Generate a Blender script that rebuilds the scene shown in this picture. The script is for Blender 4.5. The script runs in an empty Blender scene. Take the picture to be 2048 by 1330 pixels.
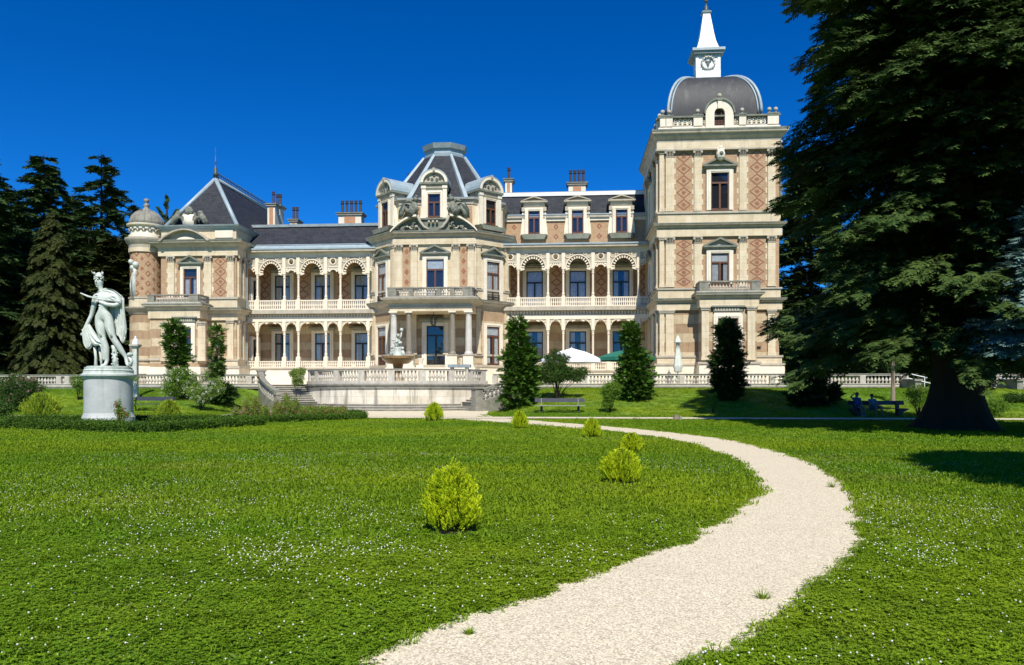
import bpy, bmesh, math, random
import numpy as np
from mathutils import Vector, Matrix
S = bpy.context.scene
R = math.radians
# ------------------------------------------------------------ camera, sky, sun
FP, HX, HY, EYE = 1500.0, 1024.0, 775.0, 1.7          # photograph: focal length in px, principal x, horizon y, eye height
cam = bpy.data.objects.new("camera", bpy.data.cameras.new("camera"))
S.collection.objects.link(cam); S.camera = cam
cam.location = (0, 0, EYE); cam.rotation_euler = (R(90), 0, 0)
cam.data.sensor_width = 36; cam.data.lens = 36*FP/2048
cam.data.shift_y = (HY-665)/2048; cam.data.clip_start = .1; cam.data.clip_end = 6000
W = bpy.data.worlds.new("World"); S.world = W; W.use_nodes = True
wn = W.node_tree; wn.nodes.clear()
sky = wn.nodes.new('ShaderNodeTexSky'); sky.sky_type = 'NISHITA'; sky.sun_disc = False
SUN_EL = R(50); SUN_H = Vector((.085, -1.0)).normalized()
sky.sun_elevation = SUN_EL; sky.sun_rotation = math.atan2(SUN_H.x, SUN_H.y)
sky.altitude = 1500; sky.air_density = .75; sky.dust_density = .05; sky.ozone_density = 3.0
hs = wn.nodes.new('ShaderNodeHueSaturation'); hs.inputs['Saturation'].default_value = 1.38; hs.inputs['Hue'].default_value = .497
bg = wn.nodes.new('ShaderNodeBackground'); bg.inputs[1].default_value = .10
wo = wn.nodes.new('ShaderNodeOutputWorld')
wn.links.new(sky.outputs[0], hs.inputs['Color']); tint = wn.nodes.new('ShaderNodeMix'); tint.data_type = 'RGBA'; tint.blend_type = 'MULTIPLY'; tint.inputs[0].default_value = 1; tint.inputs[7].default_value = (.34, .86, 1.23, 1)   # deep polarised summer sky
wn.links.new(hs.outputs[0], tint.inputs[6]); wn.links.new(tint.outputs[2], bg.inputs[0]); wn.links.new(bg.outputs[0], wo.inputs[0])
sl = bpy.data.lights.new("sun", 'SUN'); sl.energy = 4.9; sl.angle = R(.5); sl.color = (1, .945, .845)
so = bpy.data.objects.new("sun", sl); S.collection.objects.link(so)
sd = Vector((-SUN_H.x*math.cos(SUN_EL), -SUN_H.y*math.cos(SUN_EL), -math.sin(SUN_EL)))
so.rotation_euler = sd.to_track_quat('-Z', 'Y').to_euler(); so.location = (5, -20, 40)
S.view_settings.view_transform = 'Standard'; S.view_settings.look = 'None'; S.view_settings.gamma = 1; S.view_settings.exposure = .33
S.view_settings.use_curve_mapping = False

# ------------------------------------------------------------ frames: villa axes u (right), v (into depth)
AN = math.atan(.075); CA, SA = math.cos(AN), math.sin(AN); D0 = 64.0
def ray(x, y=HY): return (x-HX)/FP, (HY-y)/FP
def tt(x, v): return (D0+v)/(ray(x)[0]*SA+CA)
def pu(x, v): return tt(x, v)*(ray(x)[0]*CA-SA)
def pz(y, v, x=1000): return EYE+tt(x, v)*(HY-y)/FP
def b2w(u, v): return (u*CA+(D0+v)*SA, -u*SA+(D0+v)*CA)
def w2b(X, Y): return (X*CA-Y*SA, X*SA+Y*CA-D0)
TUC = pu(792, -7.0); TVC = -2.9; TR = 8.1             # centre and radius of the round terrace
def sstep(a, b, x):
    t = np.clip((x-a)/(b-a), 0, 1); return t*t*(3-2*t)
def gz(X, Y):
    X = np.asarray(X, float); Y = np.asarray(Y, float)
    u = X*CA-Y*SA; v = X*SA+Y*CA-D0
    rise = sstep(-20.5, -7.6, v)*1.62
    du = np.abs(u-TUC+.3)
    m = sstep(8.6, 12.0, du)
    rr = np.hypot(u-TUC, v-TVC)
    m = np.maximum(m, 0)
    return rise*m
def ghit(x, y):
    kx, kz = ray(x, y); t = 4.0
    while t < 70:
        if EYE+t*kz <= float(gz(kx*t, t)): break
        t += .02
    return (kx*t, t, float(gz(kx*t, t)))
def gat(x, t): return (ray(x)[0]*t, t, float(gz(ray(x)[0]*t, t)))
def zy(y, t): return EYE+t*(HY-y)/FP

# ------------------------------------------------------------ materials
MT = {}
def nodes(name):
    m = bpy.data.materials.new(name); m.use_nodes = True; n = m.node_tree
    return m, n, n.nodes['Principled BSDF']
def L(n, a, b): n.links.new(a, b)
def mixc(n, f, a, b, mode='MIX'):
    x = n.nodes.new('ShaderNodeMix'); x.data_type = 'RGBA'; x.blend_type = mode
    for s, val in ((0, f), (6, a), (7, b)):
        if hasattr(val, 'links'): L(n, val, x.inputs[s])
        else: x.inputs[s].default_value = val if s == 0 else (*val[:3], 1)
    return x.outputs[2]
def noise(n, sc, det=4, rough=.55, vec=None, dist=0):
    t = n.nodes.new('ShaderNodeTexNoise'); t.inputs['Scale'].default_value = sc; t.inputs['Detail'].default_value = det
    t.inputs['Roughness'].default_value = rough; t.inputs['Distortion'].default_value = dist
    if vec is not None: L(n, vec, t.inputs['Vector'])
    return t.outputs['Fac']
def ramp(n, f, a, b, lo=0., hi=1.):
    r = n.nodes.new('ShaderNodeMapRange'); r.inputs[1].default_value = a; r.inputs[2].default_value = b
    r.inputs[3].default_value = lo; r.inputs[4].default_value = hi; L(n, f, r.inputs[0]); return r.outputs[0]
def math_(n, op, a, b=0.):
    x = n.nodes.new('ShaderNodeMath'); x.operation = op
    for i, val in ((0, a), (1, b)):
        if hasattr(val, 'links'): L(n, val, x.inputs[i])
        else: x.inputs[i].default_value = val
    return x.outputs[0]
def coord(n, which='Object'): 
    t = n.nodes.new('ShaderNodeTexCoord'); return t.outputs[which]
def geo(n): return n.nodes.new('ShaderNodeNewGeometry')
def scale3(n, vec, s):
    m = n.nodes.new('ShaderNodeMapping'); m.inputs['Scale'].default_value = s; L(n, vec, m.inputs['Vector']); return m.outputs[0]
def bump(n, p, h, st=.3, d=.02):
    b = n.nodes.new('ShaderNodeBump'); b.inputs['Strength'].default_value = st; b.inputs['Distance'].default_value = d
    L(n, h, b.inputs['Height']); L(n, b.outputs[0], p.inputs['Normal'])
def stone(name, c, c2, rough=.8, sc=1.3, blotch=.5, s0=.54, s1=.74, streak=.35, streakc=(.18, .16, .12), blocks=None, bst=.25):
    m, n, p = nodes(name); o = geo(n).outputs['Position']
    f = ramp(n, noise(n, sc, 6, .65, o), .35, .68)
    col = mixc(n, f, c, c2)
    st = noise(n, 1.0, 5, .6, scale3(n, o, (2.2, 2.2, .22)))
    col = mixc(n, ramp(n, st, s0, s1, 0, streak), col, streakc)
    fine = noise(n, 14, 4, .7, o)
    col = mixc(n, ramp(n, fine, .3, .7, 0, .22), col, (c[0]*.55, c[1]*.5, c[2]*.42))
    h = fine
    if blocks:
        u = n.nodes.new('ShaderNodeTexBrick'); u.offset = .5
        s = n.nodes.new('ShaderNodeSeparateXYZ'); L(n, coord(n), s.inputs[0])
        cb = n.nodes.new('ShaderNodeCombineXYZ'); L(n, math_(n, 'ADD', s.outputs[0], math_(n, 'MULTIPLY', s.outputs[1], .83)), cb.inputs[0]); L(n, s.outputs[2], cb.inputs[1])
        L(n, cb.outputs[0], u.inputs['Vector']); u.inputs['Scale'].default_value = 1
        u.inputs['Brick Width'].default_value = blocks[0]; u.inputs['Row Height'].default_value = blocks[1]; u.inputs['Mortar Size'].default_value = blocks[2]
        u.inputs['Color1'].default_value = (1, 1, 1, 1); u.inputs['Color2'].default_value = (*blocks[3], 1); u.inputs['Mortar'].default_value = (.6, .56, .5, 1)
        col = mixc(n, .72, col, u.outputs['Color'], 'MULTIPLY')
    L(n, col, p.inputs['Base Color']); p.inputs['Roughness'].default_value = rough
    bump(n, p, h, bst, .015); MT[name] = m; return m
stone('stone_cream', (.72, .63, .465), (.60, .50, .335), blocks=(.75, .55, .01, (.88, .86, .80)))
stone('stone_pale', (.80, .745, .62), (.71, .64, .50), streak=.2)
stone('trim', (.50, .45, .36), (.36, .33, .26), streak=.5, streakc=(.10, .11, .08))
stone('trim_dark', (.24, .25, .20), (.12, .14, .11), streak=.5, streakc=(.05, .06, .05))
stone('iron_cream', (.80, .72, .58), (.72, .64, .49), sc=3, streak=.15)
stone('wall_tan', (.50, .345, .21), (.40, .265, .155), sc=3.5, streak=.15, blocks=(.3, .19, .012, (.84, .80, .76)))
stone('pattern_red', (.32, .125, .065), (.25, .105, .06), sc=3, streak=.1)
stone('terrace_stone', (.78, .74, .64), (.56, .52, .42), sc=.9, s0=.5, s1=.66, streak=.8, streakc=(.16, .16, .13), blocks=(2.3, .52, .014, (.80, .76, .66)))
stone('weathered', (.30, .29, .24), (.16, .16, .13), sc=2.2, streak=.5, streakc=(.07, .075, .06))
stone('balustrade', (.56, .53, .46), (.40, .37, .31), sc=3, streak=.45, streakc=(.14, .13, .12))
stone('statue_marble', (.62, .65, .60), (.40, .47, .41), rough=.55, sc=2.6, streak=.7, streakc=(.10, .15, .11), bst=.15)
stone('pedestal_marble', (.50, .52, .50), (.38, .41, .40), rough=.7, sc=1.8, streak=.6, streakc=(.2, .22, .2))
stone('grey_granite', (.26, .23, .18), (.18, .16, .12), rough=.5, sc=6)
stone('column_white', (.64, .62, .56), (.5, .48, .42), rough=.6)
stone('basin_marble', (.34, .20, .07), (.12, .07, .025), rough=.3, sc=3)
stone('sculpture', (.26, .27, .22), (.035, .05, .04), sc=5, streak=.6, streakc=(.05, .07, .05))
stone('bronze', (.10, .12, .10), (.05, .06, .05), rough=.45, sc=4)
stone('lead_dome', (.030, .034, .040), (.013, .015, .019), rough=.62, sc=2.0, streak=.3, streakc=(.2, .2, .19))
stone('zinc', (.36, .44, .48), (.26, .34, .38), rough=.42, sc=2, streak=.25, streakc=(.25, .3, .3))
stone('zinc_dark', (.30, .36, .38), (.2, .25, .26), rough=.45, sc=2, streak=.25, streakc=(.1, .12, .12))
stone('spire_white', (.80, .83, .82), (.70, .74, .74), rough=.45, streak=.12, streakc=(.3, .35, .35))
def slate():
    m, n, p = nodes('slate'); o = coord(n)
    s = n.nodes.new('ShaderNodeSeparateXYZ'); L(n, o, s.inputs[0])
    cb = n.nodes.new('ShaderNodeCombineXYZ'); L(n, math_(n, 'ADD', s.outputs[0], s.outputs[1]), cb.inputs[0]); L(n, s.outputs[2], cb.inputs[1])
    b = n.nodes.new('ShaderNodeTexBrick'); L(n, cb.outputs[0], b.inputs['Vector']); b.inputs['Scale'].default_value = 1
    b.inputs['Brick Width'].default_value = .3; b.inputs['Row Height'].default_value = .2; b.inputs['Mortar Size'].default_value = .012
    b.inputs['Color1'].default_value = (.043, .047, .057, 1); b.inputs['Color2'].default_value = (.028, .031, .038, 1); b.inputs['Mortar'].default_value = (.012, .012, .016, 1)
    col = mixc(n, ramp(n, noise(n, 1.5, 5, .6, o), .4, .7, 0, .35), b.outputs['Color'], (.065, .066, .07))
    L(n, col, p.inputs['Base Color']); p.inputs['Roughness'].default_value = .6; p.inputs['Specular IOR Level'].default_value = .12
    bump(n, p, b.outputs['Fac'], -.4, .02); MT['slate'] = m
slate()
def banded():      # alternating courses of cream and brown stone on the ground floor
    m, n, p = nodes('wall_banded'); o = coord(n)
    s = n.nodes.new('ShaderNodeSeparateXYZ'); L(n, o, s.inputs[0])
    z = math_(n, 'FRACT', math_(n, 'DIVIDE', math_(n, 'SUBTRACT', s.outputs[2], .05), 1.5))
    f = ramp(n, z, .49, .51)
    cb = n.nodes.new('ShaderNodeCombineXYZ'); L(n, math_(n, 'ADD', s.outputs[0], math_(n, 'MULTIPLY', s.outputs[1], .83)), cb.inputs[0]); L(n, math_(n, 'SUBTRACT', s.outputs[2], .05), cb.inputs[1])
    b = n.nodes.new('ShaderNodeTexBrick'); L(n, cb.outputs[0], b.inputs['Vector']); b.inputs['Scale'].default_value = 1
    b.inputs['Brick Width'].default_value = .95; b.inputs['Row Height'].default_value = .75; b.inputs['Mortar Size'].default_value = .015
    b.inputs['Color1'].default_value = (1, 1, 1, 1); b.inputs['Color2'].default_value = (.72, .70, .66, 1); b.inputs['Mortar'].default_value = (.5, .45, .4, 1)
    nz = noise(n, 2.5, 6, .7, o)
    c1 = mixc(n, ramp(n, nz, .35, .7), (.60, .50, .34), (.46, .36, .22)); c2 = mixc(n, ramp(n, nz, .35, .7), (.44, .31, .19), (.33, .225, .135))
    col = mixc(n, .85, mixc(n, f, c2, c1), b.outputs['Color'], 'MULTIPLY')
    L(n, col, p.inputs['Base Color']); p.inputs['Roughness'].default_value = .85; bump(n, p, nz, .3, .02); MT['wall_banded'] = m
banded()
def plain(name, c, rough=.6, metal=0., var=.25, sc=4):
    m, n, p = nodes(name)
    f = noise(n, sc, 4, .6, coord(n))
    L(n, mixc(n, ramp(n, f, .3, .7, 0, 1), c, tuple(x*(1-var) for x in c)), p.inputs['Base Color'])
    p.inputs['Roughness'].default_value = rough; p.inputs['Metallic'].default_value = metal; MT[name] = m; return m
plain('wood_brown', (.13, .05, .022), .5); plain('wood_dark', (.018, .017, .018), .5); plain('black_iron', (.012, .012, .013), .5)
plain('curtain', (.62, .60, .56), .9, var=.35, sc=5); plain('inner_shade', (.012, .013, .016), .9); plain('blind', (.66, .66, .62), .9)
plain('pot_dark', (.06, .045, .045), .6); plain('pink_frieze', (.50, .27, .15), .8); plain('bark', (.024, .017, .010), .97, sc=9)
plain('bark_pale', (.30, .24, .18), .95, sc=9); plain('parasol_white', (.84, .86, .88), .8, var=.06); plain('parasol_green', (.012, .16, .11), .8)
plain('parasol_cream', (.70, .74, .64), .85, var=.2); plain('bench_slat', (.035, .04, .06), .5); plain('bench_pale', (.28, .29, .26), .6)
plain('skin', (.30, .16, .10), .6); plain('cloth_blue', (.03, .06, .22), .9); plain('cloth_check', (.10, .24, .42), .9, var=.7, sc=30)
plain('cloth_navy', (.02, .025, .07), .9); plain('hair', (.02, .013, .01), .8); plain('shoe', (.3, .3, .32), .6); plain('soil', (.025, .02, .016), 1.)
plain('drip', (.35, .28, .2), .8); plain('lamp_glass', (.6, .6, .55), .2)
def glass():
    m, n, p = nodes('glass'); n.nodes.remove(p); out = [x for x in n.nodes if x.type == 'OUTPUT_MATERIAL'][0]
    a = n.nodes.new('ShaderNodeBsdfTransparent'); a.inputs[0].default_value = (.75, .8, .85, 1)
    g = n.nodes.new('ShaderNodeBsdfGlossy'); g.inputs['Roughness'].default_value = .03; g.inputs[0].default_value = (.9, .93, 1, 1)
    bp = n.nodes.new('ShaderNodeBump'); bp.inputs['Strength'].default_value = .12; bp.inputs['Distance'].default_value = .03
    L(n, noise(n, 1.1, 2, .5, coord(n)), bp.inputs['Height']); L(n, bp.outputs[0], g.inputs['Normal'])
    x = n.nodes.new('ShaderNodeMixShader'); x.inputs[0].default_value = .085
    L(n, a.outputs[0], x.inputs[1]); L(n, g.outputs[0], x.inputs[2]); L(n, x.outputs[0], out.inputs[0]); MT['glass'] = m
glass()
def leaf(name, c1, c2, c3, rough=.55, trans=.25, sc=.8):
    m, n, p = nodes(name); g = geo(n)
    rp = g.outputs['Random Per Island']
    col = mixc(n, ramp(n, noise(n, sc, 3, .6, g.outputs['Position']), .35, .65), c1, c2)
    col = mixc(n, ramp(n, rp, .55, 1., 0, .9), col, c3)
    L(n, col, p.inputs['Base Color']); p.inputs['Roughness'].default_value = rough; p.inputs['Specular IOR Level'].default_value = .12
    t = n.nodes.new('ShaderNodeBsdfTranslucent'); L(n, col, t.inputs[0])
    x = n.nodes.new('ShaderNodeMixShader'); x.inputs[0].default_value = trans
    out = [k for k in n.nodes if k.type == 'OUTPUT_MATERIAL'][0]
    L(n, p.outputs[0], x.inputs[1]); L(n, t.outputs[0], x.inputs[2]); L(n, x.outputs[0], out.inputs[0]); MT[name] = m
leaf('fir_needles', (.032, .068, .018), (.064, .108, .026), (.094, .14, .034), trans=.12, sc=.45)
leaf('spruce_dark', (.028, .062, .020), (.052, .095, .026), (.078, .12, .032), trans=.1)
leaf('spruce_olive', (.020, .032, .008), (.042, .055, .012), (.07, .078, .02), trans=.12)
leaf('spruce_blue', (.10, .17, .15), (.14, .24, .2), (.2, .3, .26), trans=.12)
leaf('yew_green', (.032, .085, .012), (.075, .16, .018), (.13, .24, .028), trans=.15, sc=1.2)
leaf('yew_dark', (.018, .045, .010), (.03, .07, .013), (.05, .10, .02), trans=.12, sc=1.2)
leaf('leaf_mid', (.08, .17, .018), (.14, .25, .026), (.22, .35, .04), trans=.3)
leaf('leaf_dark', (.03, .07, .014), (.055, .11, .02), (.09, .16, .03), trans=.25)
leaf('leaf_light', (.12, .21, .035), (.17, .28, .04), (.26, .34, .07), trans=.3)
leaf('box_leaf', (.032, .075, .010), (.06, .125, .013), (.13, .24, .02), trans=.2, sc=2)
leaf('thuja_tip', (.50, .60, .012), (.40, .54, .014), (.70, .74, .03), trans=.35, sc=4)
leaf('thuja_inner_shade', (.025, .06, .008), (.045, .09, .010), (.10, .17, .015), trans=.25, sc=4)  # older inner green, darkened further to paint shade inside the bush
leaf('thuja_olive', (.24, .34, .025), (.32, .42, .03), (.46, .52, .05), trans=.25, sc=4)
leaf('petal_pink', (.55, .12, .22), (.65, .25, .35), (.75, .4, .5), trans=.2)
leaf('petal_white', (.75, .74, .66), (.8, .8, .7), (.85, .85, .8), trans=.2)
leaf('petal_red', (.30, .07, .06), (.38, .09, .06), (.45, .12, .08), trans=.2)
leaf('petal_yellow', (.72, .72, .08), (.78, .8, .2), (.85, .85, .3), trans=.2)
leaf('leaf_bronze', (.26, .12, .05), (.20, .18, .04), (.10, .18, .03), trans=.25)
def grass_col(n, pos, blade):
    big = noise(n, .09, 4, .6, scale3(n, pos, (.6, 1.4, 1)))
    mid = noise(n, .55, 4, .65, pos); sm = noise(n, 7, 3, .7, pos)
    k = 1.0
    a = mixc(n, ramp(n, big, .42, .58), (.115*k, .235*k, .006*k), (.235*k, .325*k, .008*k))
    a = mixc(n, ramp(n, mid, .42, .72, 0, .65), a, (.085*k, .170*k, .008*k))
    a = mixc(n, ramp(n, noise(n, .23, 5, .7, pos), .55, .75, 0, .75), a, (.26*k, .27*k, .045*k))
    a = mixc(n, ramp(n, noise(n, 2.2, 4, .7, pos), .62, .80, 0, .55), a, (.22, .17, .06))
    if not blade: a = mixc(n, ramp(n, sm, .35, .7, 0, .55), a, (.035, .09, .008))
    return a
def grass_mats():
    m, n, p = nodes('lawn'); g = geo(n)
    col = grass_col(n, g.outputs['Position'], False)
    L(n, col, p.inputs['Base Color']); p.inputs['Roughness'].default_value = .9
    bump(n, p, noise(n, 35, 4, .8, g.outputs['Position']), .8, .04); MT['lawn'] = m
    m, n, p = nodes('grass_blade'); g = geo(n)
    col = grass_col(n, g.outputs['Position'], True)
    oi = n.nodes.new('ShaderNodeObjectInfo')
    col = mixc(n, ramp(n, g.outputs['Random Per Island'], .45, 1, 0, .6), col, (.34, .46, .03))
    col = mixc(n, ramp(n, oi.outputs['Random'], 0, 1, 0, .25), col, (.06, .15, .01))
    L(n, col, p.inputs['Base Color']); p.inputs['Roughness'].default_value = .6; p.inputs['Specular IOR Level'].default_value = .12
    t = n.nodes.new('ShaderNodeBsdfTranslucent'); L(n, col, t.inputs[0])
    x = n.nodes.new('ShaderNodeMixShader'); x.inputs[0].default_value = .3
    out = [k for k in n.nodes if k.type == 'OUTPUT_MATERIAL'][0]
    L(n, p.outputs[0], x.inputs[1]); L(n, t.outputs[0], x.inputs[2]); L(n, x.outputs[0], out.inputs[0]); MT['grass_blade'] = m
    m, n, p = nodes('gravel'); o = geo(n).outputs['Position']
    v = n.nodes.new('ShaderNodeTexVoronoi'); v.inputs['Scale'].default_value = 70; L(n, o, v.inputs['Vector'])
    s = n.nodes.new('ShaderNodeSeparateColor'); L(n, v.outputs['Color'], s.inputs[0])
    col = mixc(n, ramp(n, s.outputs[0], 0, 1), (.66, .58, .395), (.80, .735, .55))
    col = mixc(n, ramp(n, s.outputs[1], .8, .95, 0, .75), col, (.40, .30, .20))
    col = mixc(n, ramp(n, s.outputs[2], .88, .95, 0, .8), col, (.42, .37, .30))
    col = mixc(n, ramp(n, v.outputs['Distance'], .45, .8, 0, .7), col, (.30, .25, .18))
    col = mixc(n, ramp(n, noise(n, .8, 5, .6, o), .5, .8, 0, .3), col, (.50, .41, .29))
    L(n, col, p.inputs['Base Color']); p.inputs['Roughness'].default_value = .9
    bump(n, p, v.outputs['Distance'], -.7, .015); MT['gravel'] = m
grass_mats()

# ------------------------------------------------------------ mesh builder
class Face:                       # a = along a wall to the right, b = outward, z = up
    def __init__(s, u0=0, v0=0, ang=0):
        s.u0, s.v0 = u0, v0; s.c, s.s = math.cos(R(ang)), math.sin(R(ang)); s.ang = ang
    def __call__(s, a, b, z): return (s.u0+a*s.c+b*s.s, s.v0+a*s.s-b*s.c, z)
ID = lambda x, y, z: (x, y, z)
class MB:
    def __init__(s, *mats): s.v = []; s.f = []; s.m = []; s.mats = list(mats); s.T = ID
    def mi(s, m):
        if m is None: return 0
        if m not in s.mats: s.mats.append(m)
        return s.mats.index(m)
    def add(s, vs, fs, m=None, T=None):
        T = T or s.T; k = len(s.v); s.v += [T(*p) for p in vs]; i = s.mi(m)
        for f in fs: s.f.append(tuple(k+j for j in f)); s.m.append(i)
    def box(s, a0, a1, b0, b1, z0, z1, m=None):
        s.add([(a0, b0, z0), (a1, b0, z0), (a1, b1, z0), (a0, b1, z0), (a0, b0, z1), (a1, b0, z1), (a1, b1, z1), (a0, b1, z1)],
              [(0, 3, 2, 1), (4, 5, 6, 7), (0, 1, 5, 4), (1, 2, 6, 5), (2, 3, 7, 6), (3, 0, 4, 7)], m)
    def poly(s, pts, b0, b1, m=None):     # polygon in the (a, z) plane with thickness
        n = len(pts); s.add([(p[0], b0, p[1]) for p in pts]+[(p[0], b1, p[1]) for p in pts],
              [tuple(range(n)), tuple(range(2*n-1, n-1, -1))]+[(i, (i+1) % n, n+(i+1) % n, n+i) for i in range(n)], m)
    def strip(s, lo, hi, b0, b1, m=None):  # plate between two polylines in the (a, z) plane
        n = len(lo); V = [(p[0], b0, p[1]) for p in lo]+[(p[0], b0, p[1]) for p in hi]+[(p[0], b1, p[1]) for p in lo]+[(p[0], b1, p[1]) for p in hi]
        F = []
        for i in range(n-1):
            F += [(i, i+1, n+i+1, n+i), (2*n+i, 3*n+i, 3*n+i+1, 2*n+i+1), (i, 2*n+i, 2*n+i+1, i+1), (n+i, n+i+1, 3*n+i+1, 3*n+i)]
        F += [(0, n, 3*n, 2*n), (n-1, 3*n-1, 4*n-1, 2*n-1)]
        s.add(V, F, m)
    def lathe(s, a, b, prof, n=12, m=None, ph=0, sq=False):   # prof: (radius, z)
        V = []; F = []
        for r, z in prof:
            for i in range(n):
                t = ph+2*math.pi*i/n; V.append((a+r*math.cos(t), b+r*math.sin(t), z))
        for k in range(len(prof)-1):
            for i in range(n): j = (i+1) % n; F.append((k*n+i, k*n+j, (k+1)*n+j, (k+1)*n+i))
        F.append(tuple(range(n-1, -1, -1))); F.append(tuple((len(prof)-1)*n+i for i in range(n)))
        s.add(V, F, m)
    def tube(s, pts, rs, n=6, m=None):
        pts = [Vector(p) for p in pts]
        if not hasattr(rs, '__len__'): rs = [rs]*len(pts)
        V = []; F = []; x = None
        for k, p in enumerate(pts):
            d = (pts[min(k+1, len(pts)-1)]-pts[max(k-1, 0)]).normalized()
            if x is not None and (x-d*x.dot(d)).length > .1: x = (x-d*x.dot(d)).normalized()
            else: x = d.cross(Vector((0, 0, 1)) if abs(d.z) < .9 else Vector((1, 0, 0))).normalized()
            y = d.cross(x)
            for i in range(n):
                t = 2*math.pi*i/n; q = p+(x*math.cos(t)+y*math.sin(t))*rs[k]; V.append(tuple(q))
        for k in range(len(pts)-1):
            for i in range(n): j = (i+1) % n; F.append((k*n+i, k*n+j, (k+1)*n+j, (k+1)*n+i))
        F.append(tuple(range(n-1, -1, -1))); F.append(tuple((len(pts)-1)*n+i for i in range(n)))
        s.add(V, F, m)
    def ball(s, x, y, z, r, m=None, n=8, sz=1.):
        s.lathe(x, y, [(max(r*math.sin(math.pi*k/6), .001), z-r*sz*math.cos(math.pi*k/6)) for k in range(7)], n, m)
    def sweep(s, path, prof, m=None, closed=False):           # moulding along a (u, v) path, profile (out, z)
        n = len(path); V = []; q = len(prof)
        for i in range(n):
            def dr(a, b): d = Vector(b)-Vector(a); return d.normalized()
            if closed: d0 = dr(path[i-1], path[i]); d1 = dr(path[i], path[(i+1) % n])
            else:
                d0 = dr(path[i-1], path[i]) if i else dr(path[0], path[1]); d1 = dr(path[i], path[i+1]) if i < n-1 else d0
            n0 = Vector((d0.y, -d0.x)); n1 = Vector((d1.y, -d1.x)); mm = (n0+n1); mm = mm/max(mm.dot(n0), .25)
            for o, z in prof: V.append((path[i][0]+mm.x*o, path[i][1]+mm.y*o, z))
        F = []
        for i in range(n if closed else n-1):
            j = (i+1) % n
            for k in range(q): l = (k+1) % q; F.append((i*q+k, j*q+k, j*q+l, i*q+l))
        if not closed: F += [tuple(range(q)), tuple(range(n*q-1, (n-1)*q-1, -1))]
        s.add(V, F, m, T=ID if s.T is ID else s.T)
    def obj(s, name, mat=None, parent=None, off=(0, 0, 0), smooth=False, fix=True):
        me = bpy.data.meshes.new(name)
        vs = [(a-off[0], b-off[1], c-off[2]) for a, b, c in s.v] if off != (0, 0, 0) else s.v
        me.from_pydata(vs, [], s.f); mats = s.mats or [mat]
        for x in mats: me.materials.append(MT[x])
        me.polygons.foreach_set('material_index', s.m)
        if fix:
            b = bmesh.new(); b.from_mesh(me); bmesh.ops.recalc_face_normals(b, faces=b.faces); b.to_mesh(me); b.free()
        if smooth: me.polygons.foreach_set('use_smooth', [True]*len(me.polygons))
        o = bpy.data.objects.new(name, me); S.collection.objects.link(o)
        if parent: o.parent = parent
        return o
def tag(o, label=None, cat=None, group=None, kind=None):
    if label: o['label'] = label
    if cat: o['category'] = cat
    if group: o['group'] = group
    if kind: o['kind'] = kind
    return o
def thing(name, label, cat, loc=(0, 0, 0), rz=0, group=None, sc=1):
    o = bpy.data.objects.new(name, None); S.collection.objects.link(o); o.location = loc; o.rotation_euler = (0, 0, rz)
    o.scale = (sc, sc, sc); o.empty_display_size = .3
    return tag(o, label, cat, group)
def bthing(name, label, cat, u=0, v=0, z=0, group=None):     # same, in the villa's axes
    x, y = b2w(u, v); return thing(name, label, cat, (x, y, z), -AN, group)
def dup(root, loc=None, rz=None, label=None, sc=None):
    r = root.copy(); S.collection.objects.link(r)
    if loc is not None: r.location = loc
    if rz is not None: r.rotation_euler = (0, 0, rz)
    if sc is not None: r.scale = sc if hasattr(sc, '__len__') else (sc, sc, sc)
    if label: r['label'] = label
    for ch in list(root.children):
        c = ch.copy(); S.collection.objects.link(c); c.parent = r
        for g in list(ch.children):
            d = g.copy(); S.collection.objects.link(d); d.parent = c
    return r
def inst(o, parent, loc=None, rz=None):     # a further copy of one part
    c = o.copy(); S.collection.objects.link(c); c.parent = parent
    if loc is not None: c.location = loc
    if rz is not None: c.rotation_euler = (0, 0, rz)
    return c
# ============================================================ THE VILLA
villa = bthing('villa', 'cream and brick patterned historic villa with slate roofs, arcaded galleries and a domed tower', 'villa')
def part(name, mb, mat=None, parent=None, label=None, **k):
    o = mb.obj(name, mat, parent or villa, **k)
    if label: o['label'] = label
    return o
def M(mat, T=ID): m = MB(mat); m.T = T; return m

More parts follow.
